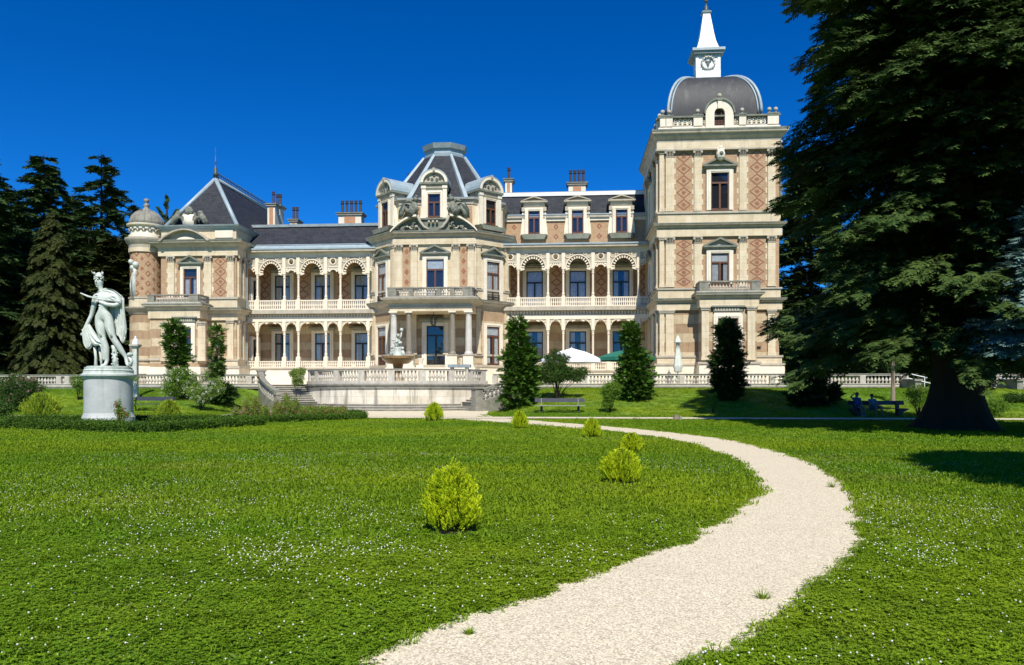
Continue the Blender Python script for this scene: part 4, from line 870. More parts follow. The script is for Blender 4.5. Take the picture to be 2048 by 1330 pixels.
# broken segmental pediment with reclining figures
m = M('trim_dark', fc); n = 10
for q, xa, xb in ((-1, 784, 836), (1, 956, 902)):
    lo = [(cx(xa+(xb-xa)*i/n), cz(463)+(cz(432)-cz(463))*math.sin(math.pi/2*i/n)**.9) for i in range(n+1)]
    m.strip([(p[0], p[1]-.16) for p in lo], lo, -.3, .75, 'stone_pale'); m.strip([(p[0], cz(464)) for p in lo], [(p[0], max(p[1]-.16, cz(464)+.01)) for p in lo], -.3, .12, 'trim_dark')
m.strip([(p, cz(462)) for p in np.linspace(cx(838), cx(900), 9)], [(p, cz(441)) for p in np.linspace(cx(838), cx(900), 9)], -.3, .3, 'trim_dark'); m.box(cx(840), cx(897), 0, .45, cz(441), cz(438), 'trim_dark')
part('broken_pediment', m)
m = M('trim', fc)
for q in (-1, 1):
    a = cx(869); m.tube([(a+q*(cx(900)-a)*1.02, .5, cz(432)), (a+q*(cx(896)-a), .55, cz(445)), (a+q*(cx(888)-a), .5, cz(456)), (a+q*(cx(878)-a), .5, cz(461))], [.12, .13, .12, .08], 6)
    for k in range(13): xx = 904+k*3.2; yy = 460-max(0, 11-k*1.1)*(.35+.65*abs(math.sin(k*1.9))); r9 = .13+.05*math.sin(k*2.7); m.tube([(a+q*(cx(xx)-a)+r9*math.cos(t+k), .3+.1*math.sin(k), cz(yy)+r9*math.sin(t+k)) for t in (0, .9, 1.8, 2.7, 3.6)], [.05, .08, .1, .07, .03], 5, 'sculpture' if k % 3 else 'trim')
for k in range(3): m.ball(cx(860+k*8), .5, cz(446), .13, 'trim', 6)
m2 = part('carved_ornament', m, smooth=True)
for q in (-1, 1):
    a = cx(869); P = lambda x, y, b_=.55: (a+q*(cx(x)-a), b_, cz(y)); m = M('sculpture', fc)
    m.tube([P(917, 436), P(912, 428), P(908, 416), P(906, 407)], [.32, .36, .42, .2], 8); m.ball(*P(904, 401, .6), .26, 'sculpture'); m.ball(*P(903, 397, .62), .22, 'bronze')
    m.tube([P(914, 432, .7), P(925, 420, .9), P(932, 432, .75), P(936, 440, .6)], [.28, .26, .2, .12], 7); m.tube([P(914, 434, .4), P(922, 428, .5), P(929, 440, .5)], [.26, .22, .12], 7)
    m.tube([P(908, 411, .5), P(916, 404, .7), P(925, 408, .8)], [.15, .13, .09], 6); m.tube([P(905, 411, .7), P(899, 422, .8), P(902, 430, .7)], [.15, .12, .09], 6)
    m.tube([P(918, 415, .4), P(928, 412, .35), P(934, 424, .3), P(938, 438, .3)], [.2, .3, .25, .12], 7, 'bronze')
    part('reclining_figure', m, smooth=True)
# portico
QV = -2.6; qx = lambda x: pu(x, QV); qz = lambda y: pz(y, QV, 862); fq = Face(0, QV, 0); ql, qr = qx(779), qx(944)
m = M('stone_cream', fq); m.box(ql, qr, -2.9, 0, qz(622), qz(603)); m.box(ql-.05, qr+.05, -3, .06, qz(614), qz(611), 'trim'); part('entablature', m)
m = M('trim'); m.sweep([(ql, CV), (ql, QV), (qr, QV), (qr, CV)], [(-.5, qz(606)), (.15, qz(606)), (.6, qz(600)), (.66, qz(596)), (-3.0, qz(595.5))]); part('cornice', m)
m = M('balustrade', fq); m.box(ql-.4, qr+.4, -3.0, .35, qz(596)+.02, qz(594)); part('balcony_slab', m)
railing(fq, ql-.1, qr+.1, qz(594), qz(575), b=.1, posts=((ql+.25, .75), (qx(823), .35), (qx(893)-.6, .3), (qx(905), .35), (qr-.35, .8)), step=.22, mat='weathered', bm='balustrade', name='balcony_balustrade', sc=1.25)
for T_ in (Face(qr-.0, QV-.1, 90), Face(ql, CV, -90)): railing(T_, 0, 3.0, qz(594), qz(575), b=0, posts=((1.5, .35),), mat='weathered', bm='balustrade', name='balcony_balustrade', sc=1.25)
zf = qz(735); m = M('stone_pale', fq); m.box(ql-.3, qr+.3, -3.1, .3, 1.9, zf); part('portico_floor', m)
for x, mt, r_, b_ in ((786, 'column_white', .28, -.3), (816.5, 'grey_granite', .24, -.3), (904, 'grey_granite', .24, -.3), (936.5, 'column_white', .28, -.3)):
    a = qx(x); m = M('stone_pale', fq); m.box(a-.42, a+.42, b_-.42, b_+.42, zf, qz(711)); m.box(a-.48, a+.48, b_-.48, b_+.48, qz(711), qz(709), 'trim'); m.box(a-.5, a+.5, b_-.5, b_+.5, zf, zf+.2); part('column_pedestal', m)
    m = M(mt); X_, Y_, _ = fq(a, b_, 0); z0, z1 = qz(709), qz(622)
    m.lathe(X_, Y_, [(r_*1.35, z0), (r_*1.35, z0+.1), (r_*1.15, z0+.18), (r_*1.03, z0+.26), (r_, z0+.3), (r_*.98, z0+1.4), (r_*.85, z1-.42), (r_*.95, z1-.38), (r_*.86, z1-.34), (r_*.86, z1-.26), (r_*1.2, z1-.12)], 18)
    m.box(X_-r_*1.3, X_+r_*1.3, Y_-r_*1.3, Y_+r_*1.3, z1-.12, z1, 'stone_pale'); part('column', m, smooth=False)
for x in (827, 895): pilaster(fc, cx(x)-.3, cx(x)+.3, cz(709), cz(618), cap=False, out=.25)
window(fc, cx(872.5), cz(732), cx(891)-cx(854), cz(652)-cz(732), dark=True, ped=2, trans=.24, sur=.42, sill=False)
for x in (908, 922, 838):
    m = M('stone_pale'); a = qx(x); m.lathe(a, QV+.6, [(.2, zf), (.16, zf+.3), (.28, zf+.7), (.3, zf+.8)], 10); m.box(a-.3, a+.3, QV+.3, QV+.9, zf, zf+.2); part('urn', m)
m = M('black_iron'); a, v_ = pu(867, QV+1.0), QV+1.0; lz_ = lambda y: pz(y, v_, 867)
m.tube([(a, v_, qz(622)), (a, v_, lz_(632))], .02, 4); m.lathe(a, v_, [(.05, lz_(630)), (.3, lz_(633)), (.27, lz_(634))], 6)
for i in range(6): t = i*math.pi/3; m.tube([(a+.26*math.cos(t), v_+.26*math.sin(t), lz_(634)), (a+.2*math.cos(t), v_+.2*math.sin(t), lz_(649))], .025, 4)
m.lathe(a, v_, [(.2, lz_(649)), (.2, lz_(651)), (.04, lz_(653))], 6); r_ = part('hanging_lantern', m)
m = M('lamp_glass'); m.lathe(a, v_, [(.05, lz_(648)), (.05, lz_(640))], 6); part('candle', m, parent=r_)
for uu, zt2 in ((pu(1306, GV-.1), pz(490, GV, 1306)), (pr0+.25, pzz(500))):
    m = M('zinc_dark'); m.tube([(uu, GV-.35, 1.9), (uu, GV-.35, zt2)], .07, 6); part('downpipe', m)
# ============================================================ GROUND
def axis_(a, b, n): return np.linspace(a, b, n)
def lawn():
    xs = np.concatenate([[-4000, -1200, -400, -150], axis_(-70, 70, 281), [150, 400, 1200, 4000]])
    v0 = np.concatenate([[-3000, -900, -200, -60, -20], axis_(-4, 61, 261), [70, 90, 150, 400, 1200, 4000]])
    Xg, Yg = np.meshgrid(xs, v0); Zg = gz(Xg, Yg)
    u = Xg*CA-Yg*SA; v = Xg*SA+Yg*CA-D0
    Zg = np.where(v > -7.2, 1.62, Zg) * 1.0
    Zg = np.where((v <= -7.2), gz(Xg, Yg), Zg)
    n1, n2 = Xg.shape; V = np.stack([Xg, Yg, Zg], -1).reshape(-1, 3)
    i, j = np.meshgrid(np.arange(n1-1), np.arange(n2-1), indexing='ij'); k = (i*n2+j).reshape(-1)
    return V, np.stack([k, k+1, k+n2+1, k+n2], 1)
def npmesh(name, V, F, mat, parent=None, smooth=False, mats=None, mi=None):
    V = np.asarray(V, np.float32).reshape(-1, 3); F = np.asarray(F, np.int32); k = F.shape[1]
    me = bpy.data.meshes.new(name); me.vertices.add(len(V)); me.vertices.foreach_set('co', V.ravel())
    me.loops.add(F.size); me.loops.foreach_set('vertex_index', F.ravel()); me.polygons.add(len(F))
    me.polygons.foreach_set('loop_start', np.arange(0, F.size, k, dtype=np.int32)); me.polygons.foreach_set('loop_total', np.full(len(F), k, np.int32))
    for x in (mats or [mat]): me.materials.append(MT[x])
    if mi is not None: me.polygons.foreach_set('material_index', np.asarray(mi, np.int32))
    if smooth: me.polygons.foreach_set('use_smooth', np.ones(len(F), bool))
    me.update(calc_edges=True); me.validate(); o = bpy.data.objects.new(name, me); S.collection.objects.link(o)
    if parent: o.parent = parent
    return o
V, F = lawn(); tag(npmesh('ground', V, F, 'lawn', smooth=True), kind='structure')
rg = np.random.default_rng(7); rnd = random.Random(11)
def cr_spline(pts, n):
    P = np.array([pts[0]]+list(pts)+[pts[-1]], float); out = []
    for i in range(1, len(P)-2):
        for t in np.linspace(0, 1, n, endpoint=False):
            p0, p1, p2, p3 = P[i-1], P[i], P[i+1], P[i+2]
            out.append(.5*((2*p1)+(-p0+p2)*t+(2*p0-5*p1+4*p2-p3)*t*t+(-p0+3*p1-3*p2+p3)*t**3))
    out.append(P[-2]); return np.array(out)
def G0(x, y): t = FP*EYE/(y-HY); return (ray(x)[0]*t, t)
Rpx = [(1000, 1500), (1200, 1392), (1360, 1322), (1480, 1265), (1560, 1212), (1600, 1165), (1690, 1108), (1706, 1060), (1698, 1010), (1690, 985), (1660, 952), (1615, 925), (1560, 905), (1480, 884), (1400, 872), (1300, 861), (1150, 848), (960, 834), (820, 829), (700, 829)]
Lpx = [(380, 1500), (580, 1392), (760, 1320), (850, 1272), (1000, 1220), (1180, 1158), (1280, 1118), (1400, 1072), (1480, 1020), (1518, 980), (1500, 948), (1460, 920), (1400, 897), (1330, 879), (1250, 867), (1150, 857), (1000, 845), (900, 839), (800, 834), (700, 833)]
Rw = cr_spline([G0(*p) for p in Rpx], 14); Lw = cr_spline([G0(*p) for p in Lpx], 14)
def wobble(P, amp, seed):
    r = np.random.default_rng(seed); n = len(P); w = np.convolve(r.normal(0, 1, n+8), np.ones(3)/3, 'same')[4:n+4]; w2 = r.normal(0, 1, n)
    d = np.gradient(P, axis=0); nn = np.stack([-d[:, 1], d[:, 0]], 1)/np.maximum(np.linalg.norm(d, axis=1, keepdims=True), 1e-6)
    return P+nn*(w*amp+w2*amp*.35)[:, None]
def widen(P, s):          # the lawn's height hides a little of the gravel's edge
    d = np.gradient(P, axis=0); nn = np.stack([-d[:, 1], d[:, 0]], 1)/np.maximum(np.linalg.norm(d, axis=1, keepdims=True), 1e-6)
    return P+nn*(s*np.clip((24-P[:, 1])/10, 0, 1))[:, None]
Rw2 = wobble(widen(Rw, -.17), .06, 1); Lw2 = wobble(widen(Lw, .09), .06, 2); n = len(Rw2)
PATH = np.concatenate([Lw2, Rw2[::-1]])
from mathutils.geometry import tessellate_polygon
F = tessellate_polygon([[Vector((x, y, 0)) for x, y in PATH]])
tag(npmesh('path', np.c_[PATH, np.full(len(PATH), .014)], F, 'gravel'), kind='structure')
def inpoly(P, x, y):
    x = np.asarray(x); y = np.asarray(y); c = np.zeros(x.shape, bool); j = len(P)-1
    for i in range(len(P)):
        xi, yi = P[i]; xj, yj = P[j]
        if yi != yj: c ^= ((yi > y) != (yj > y)) & (x < (xj-xi)*(y-yi)/(yj-yi)+xi)
        j = i
    return c
# cross path and forecourt in front of the round stair
cpv0, cpv1 = -23.3, -21.3
def bpoly(pts, z, nm, mat):
    V = [(*b2w(u, v), z) for u, v in pts]; m = MB(mat); m.add(V, [tuple(range(len(V)))]); return tag(m.obj(nm), kind='structure')
tc0, tc1 = b2w(-70, 0), b2w(70, 0)
Zc = .03
bpoly([(-70, cpv0+.6), (-8, cpv0), (60, cpv0), (60, cpv1), (-8, cpv1), (-70, cpv1+.6)], Zc, 'cross_path', 'gravel')
arcp = [(TUC+8.8*math.sin(R(a)), TVC-8.8*math.cos(R(a))) for a in range(40, -41, -8)]
bpoly([(TUC-7.5, cpv1-.3), (TUC+9.0, cpv1-.3), (TUC+8.2, cpv1+3.5), (TUC+7.6, TVC-8.0)]+arcp+[(TUC-7.6, TVC-8.0), (TUC-8.0, cpv1+3)], Zc+.006, 'forecourt', 'gravel')
m = M('gravel'); Vt = [(*b2w(u, v), 1.93) for u, v in ((-75, -7.0), (75, -7.0), (75, 60), (-75, 60))]; m.add(Vt, [(0, 1, 2, 3)]); tag(m.obj('terrace_floor'), kind='structure')

# ============================================================ TERRACE
BP = [(.06, 0), (.075, .04), (.045, .09), (.06, .16), (.115, .30), (.10, .38), (.05, .62), (.045, .72), (.075, .78), (.08, .84)]
def baluster_mesh(h, sc=1.):
    m = M('balustrade'); m.lathe(0, 0, [(r_*sc, z*h/.84) for r_, z in BP], 8); return m
def balustrade(label, u0, u1, v, zb, zt, posts, group=None, step=.26, base=True):
    t = bthing('balustrade', label, 'balustrade', (u0+u1)/2, v, zb, group); c = (u0+u1)/2; W_ = (u1-u0)/2; h = zt-zb
    hb_ = h*.36 if base else .08
    m = M('weathered'); m.box(-W_, W_, -.2, .2, hb_*.25, hb_*.45); m.box(-W_, W_, -.16, .16, 0, hb_*.25); m.box(-W_, W_, -.19, .19, hb_*.45, hb_-.06, 'balustrade'); m.box(-W_, W_, -.23, .23, hb_-.06, hb_, 'balustrade'); part('plinth', m, parent=t)
    m = M('balustrade'); m.box(-W_, W_, -.17, .17, h-.15, h-.05); m.box(-W_, W_, -.21, .21, h-.05, h, 'weathered'); part('rail', m, parent=t)
    for p in posts: m = M('balustrade'); m.box(p-c-.2, p-c+.2, -.19, .19, hb_, h-.15); part('post', m, parent=t)
    m = baluster_mesh(h-.15-hb_, 1.1); ps = None; n = int((u1-u0)/step); k = 0
    for i in range(n):
        x = u0+(i+.5)*step
        if any(abs(x-p) < .3 for p in posts): continue
        if k >= 100: break
        if ps is None: ps = part('baluster', m, parent=t, smooth=True); ps.location = (x-c, 0, hb_)
        else: inst(ps, t, (x-c, 0, hb_))
        k += 1
    return t
bx = lambda x: pu(x, -7.2)
zbt, zbb = pz(748, -7.2, 1000), 1.60
def rng(a, b, s): return [a+s*i for i in range(int((b-a)/s)+1)]
balustrade('pale stone balustrade behind the marble statue at the left of the garden', bx(-60), bx(258), -7.2, zbb, zbt, rng(bx(-20), bx(258), 3.3)[:-1]+[bx(120)])
balustrade('sunlit stone balustrade in front of the left pavilion and its round turret', bx(262), bx(531), -7.2, zbb, zbt, rng(bx(264), bx(531), 3.2))
balustrade('stone balustrade below the parasols, right of the round stair', bx(986), bx(1270), -7.2, zbb, zbt, rng(bx(990), bx(1270), 3.4))
balustrade('stone balustrade at the foot of the domed tower', bx(1272), bx(1585), -7.2, zbb, zbt, rng(bx(1274), bx(1585), 3.3)+[bx(1583)])
balustrade('shaded stone balustrade behind the bench where two people sit', bx(1587), bx(1810), -7.2, zbb, zbt, rng(bx(1640), bx(1810), 3.0)+[bx(1806)])
balustrade('stone balustrade beyond the big fir at the right edge', bx(1990), bx(2160), -7.2, zbb, zbt, rng(bx(1995), bx(2160), 3.0))
# retaining strip behind the plinths
rt = bthing('retaining_wall', 'long low stone edge of the raised villa terrace', 'wall', 0, -7, 0); m = M('weathered')
for a, b_ in ((-75, bx(531)), (bx(986), bx(1822)), (bx(1985), 75)): m.box(a, b_, -.02, .4, 0, 1.88)
part('coping', m, parent=rt, fix=True)
# round terrace with its two curved flights
st = bthing('curved_stair', 'round stone terrace wall with two curved flights of steps below the portico', 'stairs', TUC, TVC, 0)
RZ = pz(737, TVC-TR, 780); TZ = 1.95
def arcw(r0, r1, a0, a1, z0, z1, mat, n=48, nm=None, mb=None):
    m = mb or M(mat); P = [R(a0+(a1-a0)*i/n) for i in range(n+1)]
    V = []
    for p in P:
        s_, c_ = math.sin(p), -math.cos(p); V += [(r0*s_, r0*c_, z0), (r1*s_, r1*c_, z0), (r1*s_, r1*c_, z1), (r0*s_, r0*c_, z1)]
    F = [(4*i+k, 4*i+4+k, 4*i+4+(k+1) % 4, 4*i+(k+1) % 4) for i in range(n) for k in range(4)]+[(0, 1, 2, 3), (4*n+3, 4*n+2, 4*n+1, 4*n)]
    m.add(V, F, mat)
    return m
AE = 61
m = arcw(TR-.6, TR, -AE, AE, 0, TZ-.28, 'terrace_stone'); w_ = part('wall', m, parent=st)
m = arcw(TR-.6, TR+.12, -AE, AE, TZ-.28, TZ-.1, 'weathered'); arcw(TR-.6, TR+.2, -AE, AE, TZ-.1, TZ+.02, 'weathered', mb=m); arcw(TR-.5, TR+.03, -AE, AE, TZ+.02, TZ+.24, 'balustrade', mb=m); part('string_course', m, parent=st)
m = M('gravel'); m.add([((TR-.3)*math.sin(R(a)), -(TR-.3)*math.cos(R(a)), TZ) for a in range(-AE, AE+1, 4)], [tuple(range(len(range(-AE, AE+1, 4))))]); part('terrace_paving', m, parent=st)
m = arcw(TR-.42, TR-.04, -AE, AE, RZ-.14, RZ-.04, 'balustrade'); arcw(TR-.46, TR+.0, -AE, AE, RZ-.04, RZ, 'weathered', mb=m); part('rail', m, parent=st)
pa = [-58, -46, -28, -12, 4, 20, 36, 48, 58]
for a in pa:
    m = M('balustrade'); m.box(-.24, .24, -.19, .19, TZ+.24, RZ-.14); o_ = part('post', m, parent=st); o_.location = ((TR-.23)*math.sin(R(a)), -(TR-.23)*math.cos(R(a)), 0); o_.rotation_euler = (0, 0, R(a))
ps = None; bm_ = baluster_mesh(RZ-.14-TZ-.24, 1.1); nb = 62
for i in range(nb):
    a = -AE+1+(2*AE-2)*(i+.5)/nb
    if min(abs(a-q) for q in pa) < 2.3: continue
    l_ = ((TR-.23)*math.sin(R(a)), -(TR-.23)*math.cos(R(a)), TZ+.24)
    if ps is None: ps = part('baluster', bm_, parent=st, smooth=True); ps.location = l_
    else: inst(ps, st, l_)
for k in range(3): part('step', arcw(TR-.1, TR+1.05-.35*k, -40, 40, .17*k+.14, .17*(k+1), 'balustrade', mb=arcw(TR-.1, TR+1.01-.35*k, -40, 40, .17*k, .17*k+.14, 'weathered')), parent=st)  # paler top slabs paint sunlight onto the treads
NS = 9
for sg in (1, -1):
    RO = 10.6 if sg > 0 else 11.3; A0 = 42 if sg > 0 else 44
    for k in range(NS):
        a0 = A0+(66-A0)*k/NS; m = arcw(TR, RO, sg*a0, sg*68, .5+.16*k+(0 if k else -.5), .5+.16*(k+1)-.035, 'weathered', n=10); arcw(TR, RO, sg*(a0-.35), sg*68, .5+.16*(k+1)-.035, .5+.16*(k+1), 'balustrade', n=10, mb=m); part('step', m, parent=st)  # treads in paler stone than the risers, painting their sunlit tops
    for k in range(3): part('step', arcw(TR+.0, RO-.1, sg*(A0-k*2.3), sg*(A0+.02), 0, .51-.17*k-.01, 'weathered', n=3), parent=st)
    # outer curved parapet
    n_ = 20; V = []; m = M('weathered'); 
    def rail(r0, r1, zo0, zo1, mat, mb, aa0=A0-2, aa1=71):
        V = []
        for i in range(n_+1):
            t = i/n_; a = sg*R(aa0+(aa1-aa0)*t); zz = .95+1.42*min(1, t*1.15); s_, c_ = math.sin(a), -math.cos(a)
            V += [(r0*s_, r0*c_, zz+zo0), (r1*s_, r1*c_, zz+zo0), (r1*s_, r1*c_, zz+zo1), (r0*s_, r0*c_, zz+zo1)]
        mb.add(V, [(4*i+k, 4*i+4+k, 4*i+4+(k+1) % 4, 4*i+(k+1) % 4) for i in range(n_) for k in range(4)]+[(0, 1, 2, 3), (4*n_+3, 4*n_+2, 4*n_+1, 4*n_)], mat)
    rail(RO, RO+.36, -1.4, -.3, 'weathered', m); part('flank_wall', m, parent=st)
    m = M('balustrade'); rail(RO-.02, RO+.38, .38, .56, 'weathered', m); part('handrail', m, parent=st)
    hb2 = baluster_mesh(.70); p2 = None
    for i in range(15):
        t = (i+.5)/15; a = sg*R(A0-2+(73-A0)*t); l_ = ((RO+.18)*math.sin(a), -(RO+.18)*math.cos(a), .95+1.42*min(1, t*1.15)-.3)
        if p2 is None: p2 = part('baluster', hb2, parent=st, smooth=True); p2.location = l_
        else: inst(p2, st, l_)
    for a, zt_ in ((39.2 if sg > 0 else 41.6, 1.62 if sg > 0 else 1.15), (71, 2.95)):
        wn_ = 1 if sg > 0 or a > 50 else .6
        m = M('weathered'); m.box(-.3, .3, -.3, .3, -.2, zt_); m.box(-.38, .38, -.38, .38, zt_, zt_+.14); m.box(-.36, .36, -.36, .36, -.2, .35)
        o_ = part('newel', m, parent=st); o_.scale = (wn_, wn_, 1); o_.location = ((RO+.18)*math.sin(sg*R(a)), -(RO+.18)*math.cos(R(a)), 0); o_.rotation_euler = (0, 0, sg*R(a))
# fountain
fv = -8.6; fu = pu(796, fv); fz = lambda y: pz(y, fv, 796)
ft_ = bthing('fountain', 'ochre marble basin fountain with white putti group on the round terrace', 'fountain', fu, fv, TZ)
m = M('basin_marble'); o_ = lambda y: fz(y)-TZ
m.lathe(0, 0, [(.75, 0), (.75, .15), (.5, .25), (.35, .5), (.3, .9), (.4, o_(729)), (.8, o_(727)), (1.12, o_(720)), (1.2, o_(717)), (1.2, o_(712.5)), (1.12, o_(712)), (1.0, o_(716)), (.3, o_(716))], 32); part('basin', m, parent=ft_, smooth=False)
m = M('statue_marble'); b0 = o_(716)
m.lathe(0, 0, [(.5, b0), (.45, b0+.15), (.3, b0+.3), (.28, b0+.7), (.3, b0+.8)], 12)
m.tube([(-.12, 0, b0+.7), (-.1, -.05, b0+1.1), (-.02, -.03, b0+1.45)], [.13, .17, .12], 8); m.tube([(.14, 0, b0+.7), (.1, 0, b0+1.05), (.02, 0, b0+1.4)], [.12, .16, .1], 8)
m.ball(.02, -.04, b0+1.68, .16); m.tube([(.05, 0, b0+1.45), (.25, -.1, b0+1.6), (.28, -.05, b0+1.95)], [.09, .07, .05], 6); m.ball(.28, -.05, b0+2.1, .15)
m.tube([(-.05, 0, b0+1.45), (-.35, -.1, b0+1.3), (-.55, -.1, b0+1.45)], [.09, .07, .05], 6)
m.tube([(-.5, -.1, b0+.1), (-.45, -.1, b0+.4), (-.4, -.1, b0+.6)], [.14, .15, .1], 7); m.ball(-.42, -.12, b0+.78, .13); m.tube([(.5, -.1, b0+.1), (.42, -.1, b0+.35), (.35, -.1, b0+.55)], [.14, .15, .1], 7); m.ball(.38, -.12, b0+.72, .13)
m.tube([(-.3, -.15, b0+.6), (-.5, -.2, b0+.5)], .06, 5)
for k in range(8): m.ball(.3*math.cos(k*1.1)*.8, -.12+.1*math.sin(k), b0+1.15+.06*math.sin(k*2.), .1)
part('putti_group', m, parent=ft_, smooth=True)
# low stone bench beside the fountain
pv_ = -8.4; t = bthing('stone_bench', 'low grey stone slab bench on the round terrace by the right portico columns', 'bench', pu(919, pv_), pv_, TZ)
m = M('zinc_dark'); m.box(-.85, .85, -.3, .3, pz(735, pv_, 919)-TZ, pz(729, pv_, 919)-TZ); part('slab', m, parent=t)
for q in (-1, 1): m = M('balustrade'); m.box(q*.55-.12, q*.55+.12, -.22, .22, 0, pz(735, pv_, 919)-TZ); part('leg', m, parent=t)
# steps and handrail at the far right
rs = bthing('garden_steps', 'shaded stone garden steps with cheek walls behind the big fir trunk', 'stairs', pu(1900, -7), -7, 0)
for k in range(10): m = M('weathered'); m.box(-3.2, 3.2, -3.2+.32*k, .4, .3+.16*k-.16*(k > 0)*1-.14*(k == 0), .3+.16*(k+1)-.16); part('step', m, parent=rs)
for q in (-1, 1): m = M('weathered'); m.box(q*3.4-.2, q*3.4+.2, -2.6, .4, 0, 2.15); m.box(q*3.4-.28, q*3.4+.28, -2.7, .4, 2.15, 2.3); part('cheek_wall', m, parent=rs)
m = M('parasol_white'); hx = pu(1815, -6.6)-pu(1900, -7); hx2 = pu(1868, -6.6)-pu(1900, -7)
for z in (0, -.35): m.tube([(hx, .4, 2.75+z), (hx2, -.8, 2.15+z)], .035, 5)
for q in (0, .5, 1): m.tube([(hx+(hx2-hx)*q, .4-1.2*q, 1.7-.5*q), (hx+(hx2-hx)*q, .4-1.2*q, 2.75-.6*q)], .03, 5)
part('handrail', m, parent=rs)

# ============================================================ PARASOLS
def parasol(label, x, v, yap, yb, half, mat, lean=0):
    u = pu(x, v); t = bthing('parasol', label, 'parasol', u, v, 1.93); za, zb = pz(yap, v, x)-1.93, pz(yb, v, x)-1.93; hw = half
    m = M(mat); n = 4; sg_ = 8; V = [(0, 0, za)]; F = []
    ring1 = []; 
    for r_, z in ((.5, .62), (1., .0)):
        for i in range(8):
            a = R(45*i+22); k = 1/math.cos(R(22.5)) if False else 1
            sq_ = 1/max(abs(math.cos(a)), abs(math.sin(a))); V.append((hw*r_*math.cos(a)*sq_**.8, hw*r_*math.sin(a)*sq_**.8*.9, zb+(za-zb)*(z-.06*(1-r_)*2*0)))
    for i in range(8): V.append((V[9+i][0], V[9+i][1], zb-.26))
    for i in range(8): j = (i+1) % 8; F += [(0, 1+i, 1+j), (1+i, 9+i, 9+j, 1+j), (9+i, 17+i, 17+j, 9+j)]
    m.add(V, F); part('canopy', m, parent=t, fix=False)
    m = M('wood_brown' if mat != 'parasol_white' else 'parasol_white'); m.tube([(0, 0, 0), (0, 0, za+.08)], .035, 6); part('pole', m, parent=t)
    m = M('bench_pale'); 
    for i in range(8): m.tube([(0, 0, za-.12), (V[9+i][0], V[9+i][1], zb-.03)], .014, 4)
    part('ribs', m, parent=t)
    m = M('black_iron'); m.box(-.35, .35, -.35, .35, 0, .09); part('foot', m, parent=t)
parasol('open white parasol on the terrace behind the small leafy tree', 1143, -4.9, 696, 719, 2.35, 'parasol_white')
parasol('open dark green parasol standing next to the white one', 1252, -4.9, 699, 715, 2.25, 'parasol_green')
v = -5.6; t = bthing('closed_parasol', 'folded cream parasol tied shut in front of the tower', 'parasol', pu(1355.5, v), v, 1.93); Zp = lambda y: pz(y, v, 1355)-1.93
m = M('parasol_cream'); prof = [(.01, 669), (.12, 676), (.27, 684), (.25, 686), (.14, 686), (.17, 700), (.24, 715), (.31, 730), (.34, 735), (.27, 738), (.30, 742), (.2, 745)]
n = 20; V = []
for r_, y in prof:
    for i in range(n): a = 2*math.pi*i/n; rr = r_*(1+.14*math.cos(a*5)); V.append((rr*math.cos(a), rr*math.sin(a), Zp(y)))
m.add(V, [(k*n+i, k*n+(i+1) % n, (k+1)*n+(i+1) % n, (k+1)*n+i) for k in range(len(prof)-1) for i in range(n)]); part('canopy', m, parent=t, smooth=True)
m = M('bench_pale'); m.tube([(0, 0, 0), (0, 0, Zp(668))], .035, 6); part('pole', m, parent=t); m = M('black_iron'); m.box(-.35, .35, -.35, .35, 0, .09); part('foot', m, parent=t)
v = -5.4; t = bthing('closed_parasol', 'narrow folded white parasol behind the tall left columnar yew', 'parasol', pu(1021, v), v, 1.93); m = M('parasol_white'); h = pz(696, v, 1021)-1.93
m.lathe(0, 0, [(.2, .9), (.24, 1.0), (.12, h-.6), (.15, h-.5), (.01, h)], 10); part('canopy', m, parent=t); m = M('bench_pale'); m.tube([(0, 0, 0), (0, 0, h)], .03, 6); part('pole', m, parent=t)

# ============================================================ STATUE
def skin_mesh(name, pts, edges, mat, parent, sub=2, disp=0., thick=1.):
    me = bpy.data.meshes.new(name); me.from_pydata([p[:3] for p in pts], edges, []); o = bpy.data.objects.new(name, me); S.collection.objects.link(o)
    sk = o.modifiers.new('s', 'SKIN'); sk.use_smooth_shade = True
    for i, p in enumerate(pts): me.skin_vertices[0].data[i].radius = (p[3]*thick, (p[4] if len(p) > 4 else p[3])*thick)
    me.skin_vertices[0].data[0].use_root = True
    s2 = o.modifiers.new('b', 'SUBSURF'); s2.levels = sub; s2.render_levels = sub
    if disp:
        tx_ = bpy.data.textures.new('folds', 'CLOUDS'); tx_.noise_scale = .12; d = o.modifiers.new('d', 'DISPLACE'); d.texture = tx_; d.strength = disp
    dg = bpy.context.evaluated_depsgraph_get(); dg.update(); nm = bpy.data.meshes.new_from_object(o.evaluated_get(dg)); nm.name = name
    bpy.data.objects.remove(o); nm.materials.clear(); nm.materials.append(MT[mat]); nm.polygons.foreach_set('use_smooth', [True]*len(nm.polygons))
    q = bpy.data.objects.new(name, nm); S.collection.objects.link(q); q.parent = parent; return q
def join_into(o, mb, parent=None):    # adds a builder's faces to an existing part
    me = o.data; b = bmesh.new(); b.from_mesh(me); vs = [b.verts.new(p) for p in mb.v]
    for f in mb.f:
        try: q = b.faces.new([vs[i] for i in f]); q.smooth = True
        except ValueError: pass
    b.to_mesh(me); b.free()
SD = 34.0; sk_ = SD/FP; PXC = 217.5
sX = (PXC-HX)*sk_; ptop = zy(735, SD)
pd = thing('pedestal', 'round grey marble pedestal with moulded cap rising from the box hedge', 'pedestal', (sX, SD, 0))
Zs = lambda y: EYE+(HY-y)*sk_; rp = 46*sk_
m = M('pedestal_marble'); m.lathe(0, 0, [(rp*1.04, 0), (rp*1.04, Zs(834)), (rp*1.0, Zs(830)), (rp*.96, Zs(825)), (rp*.96, Zs(759)), (rp*.99, Zs(757))], 64); part('shaft', m, parent=pd)
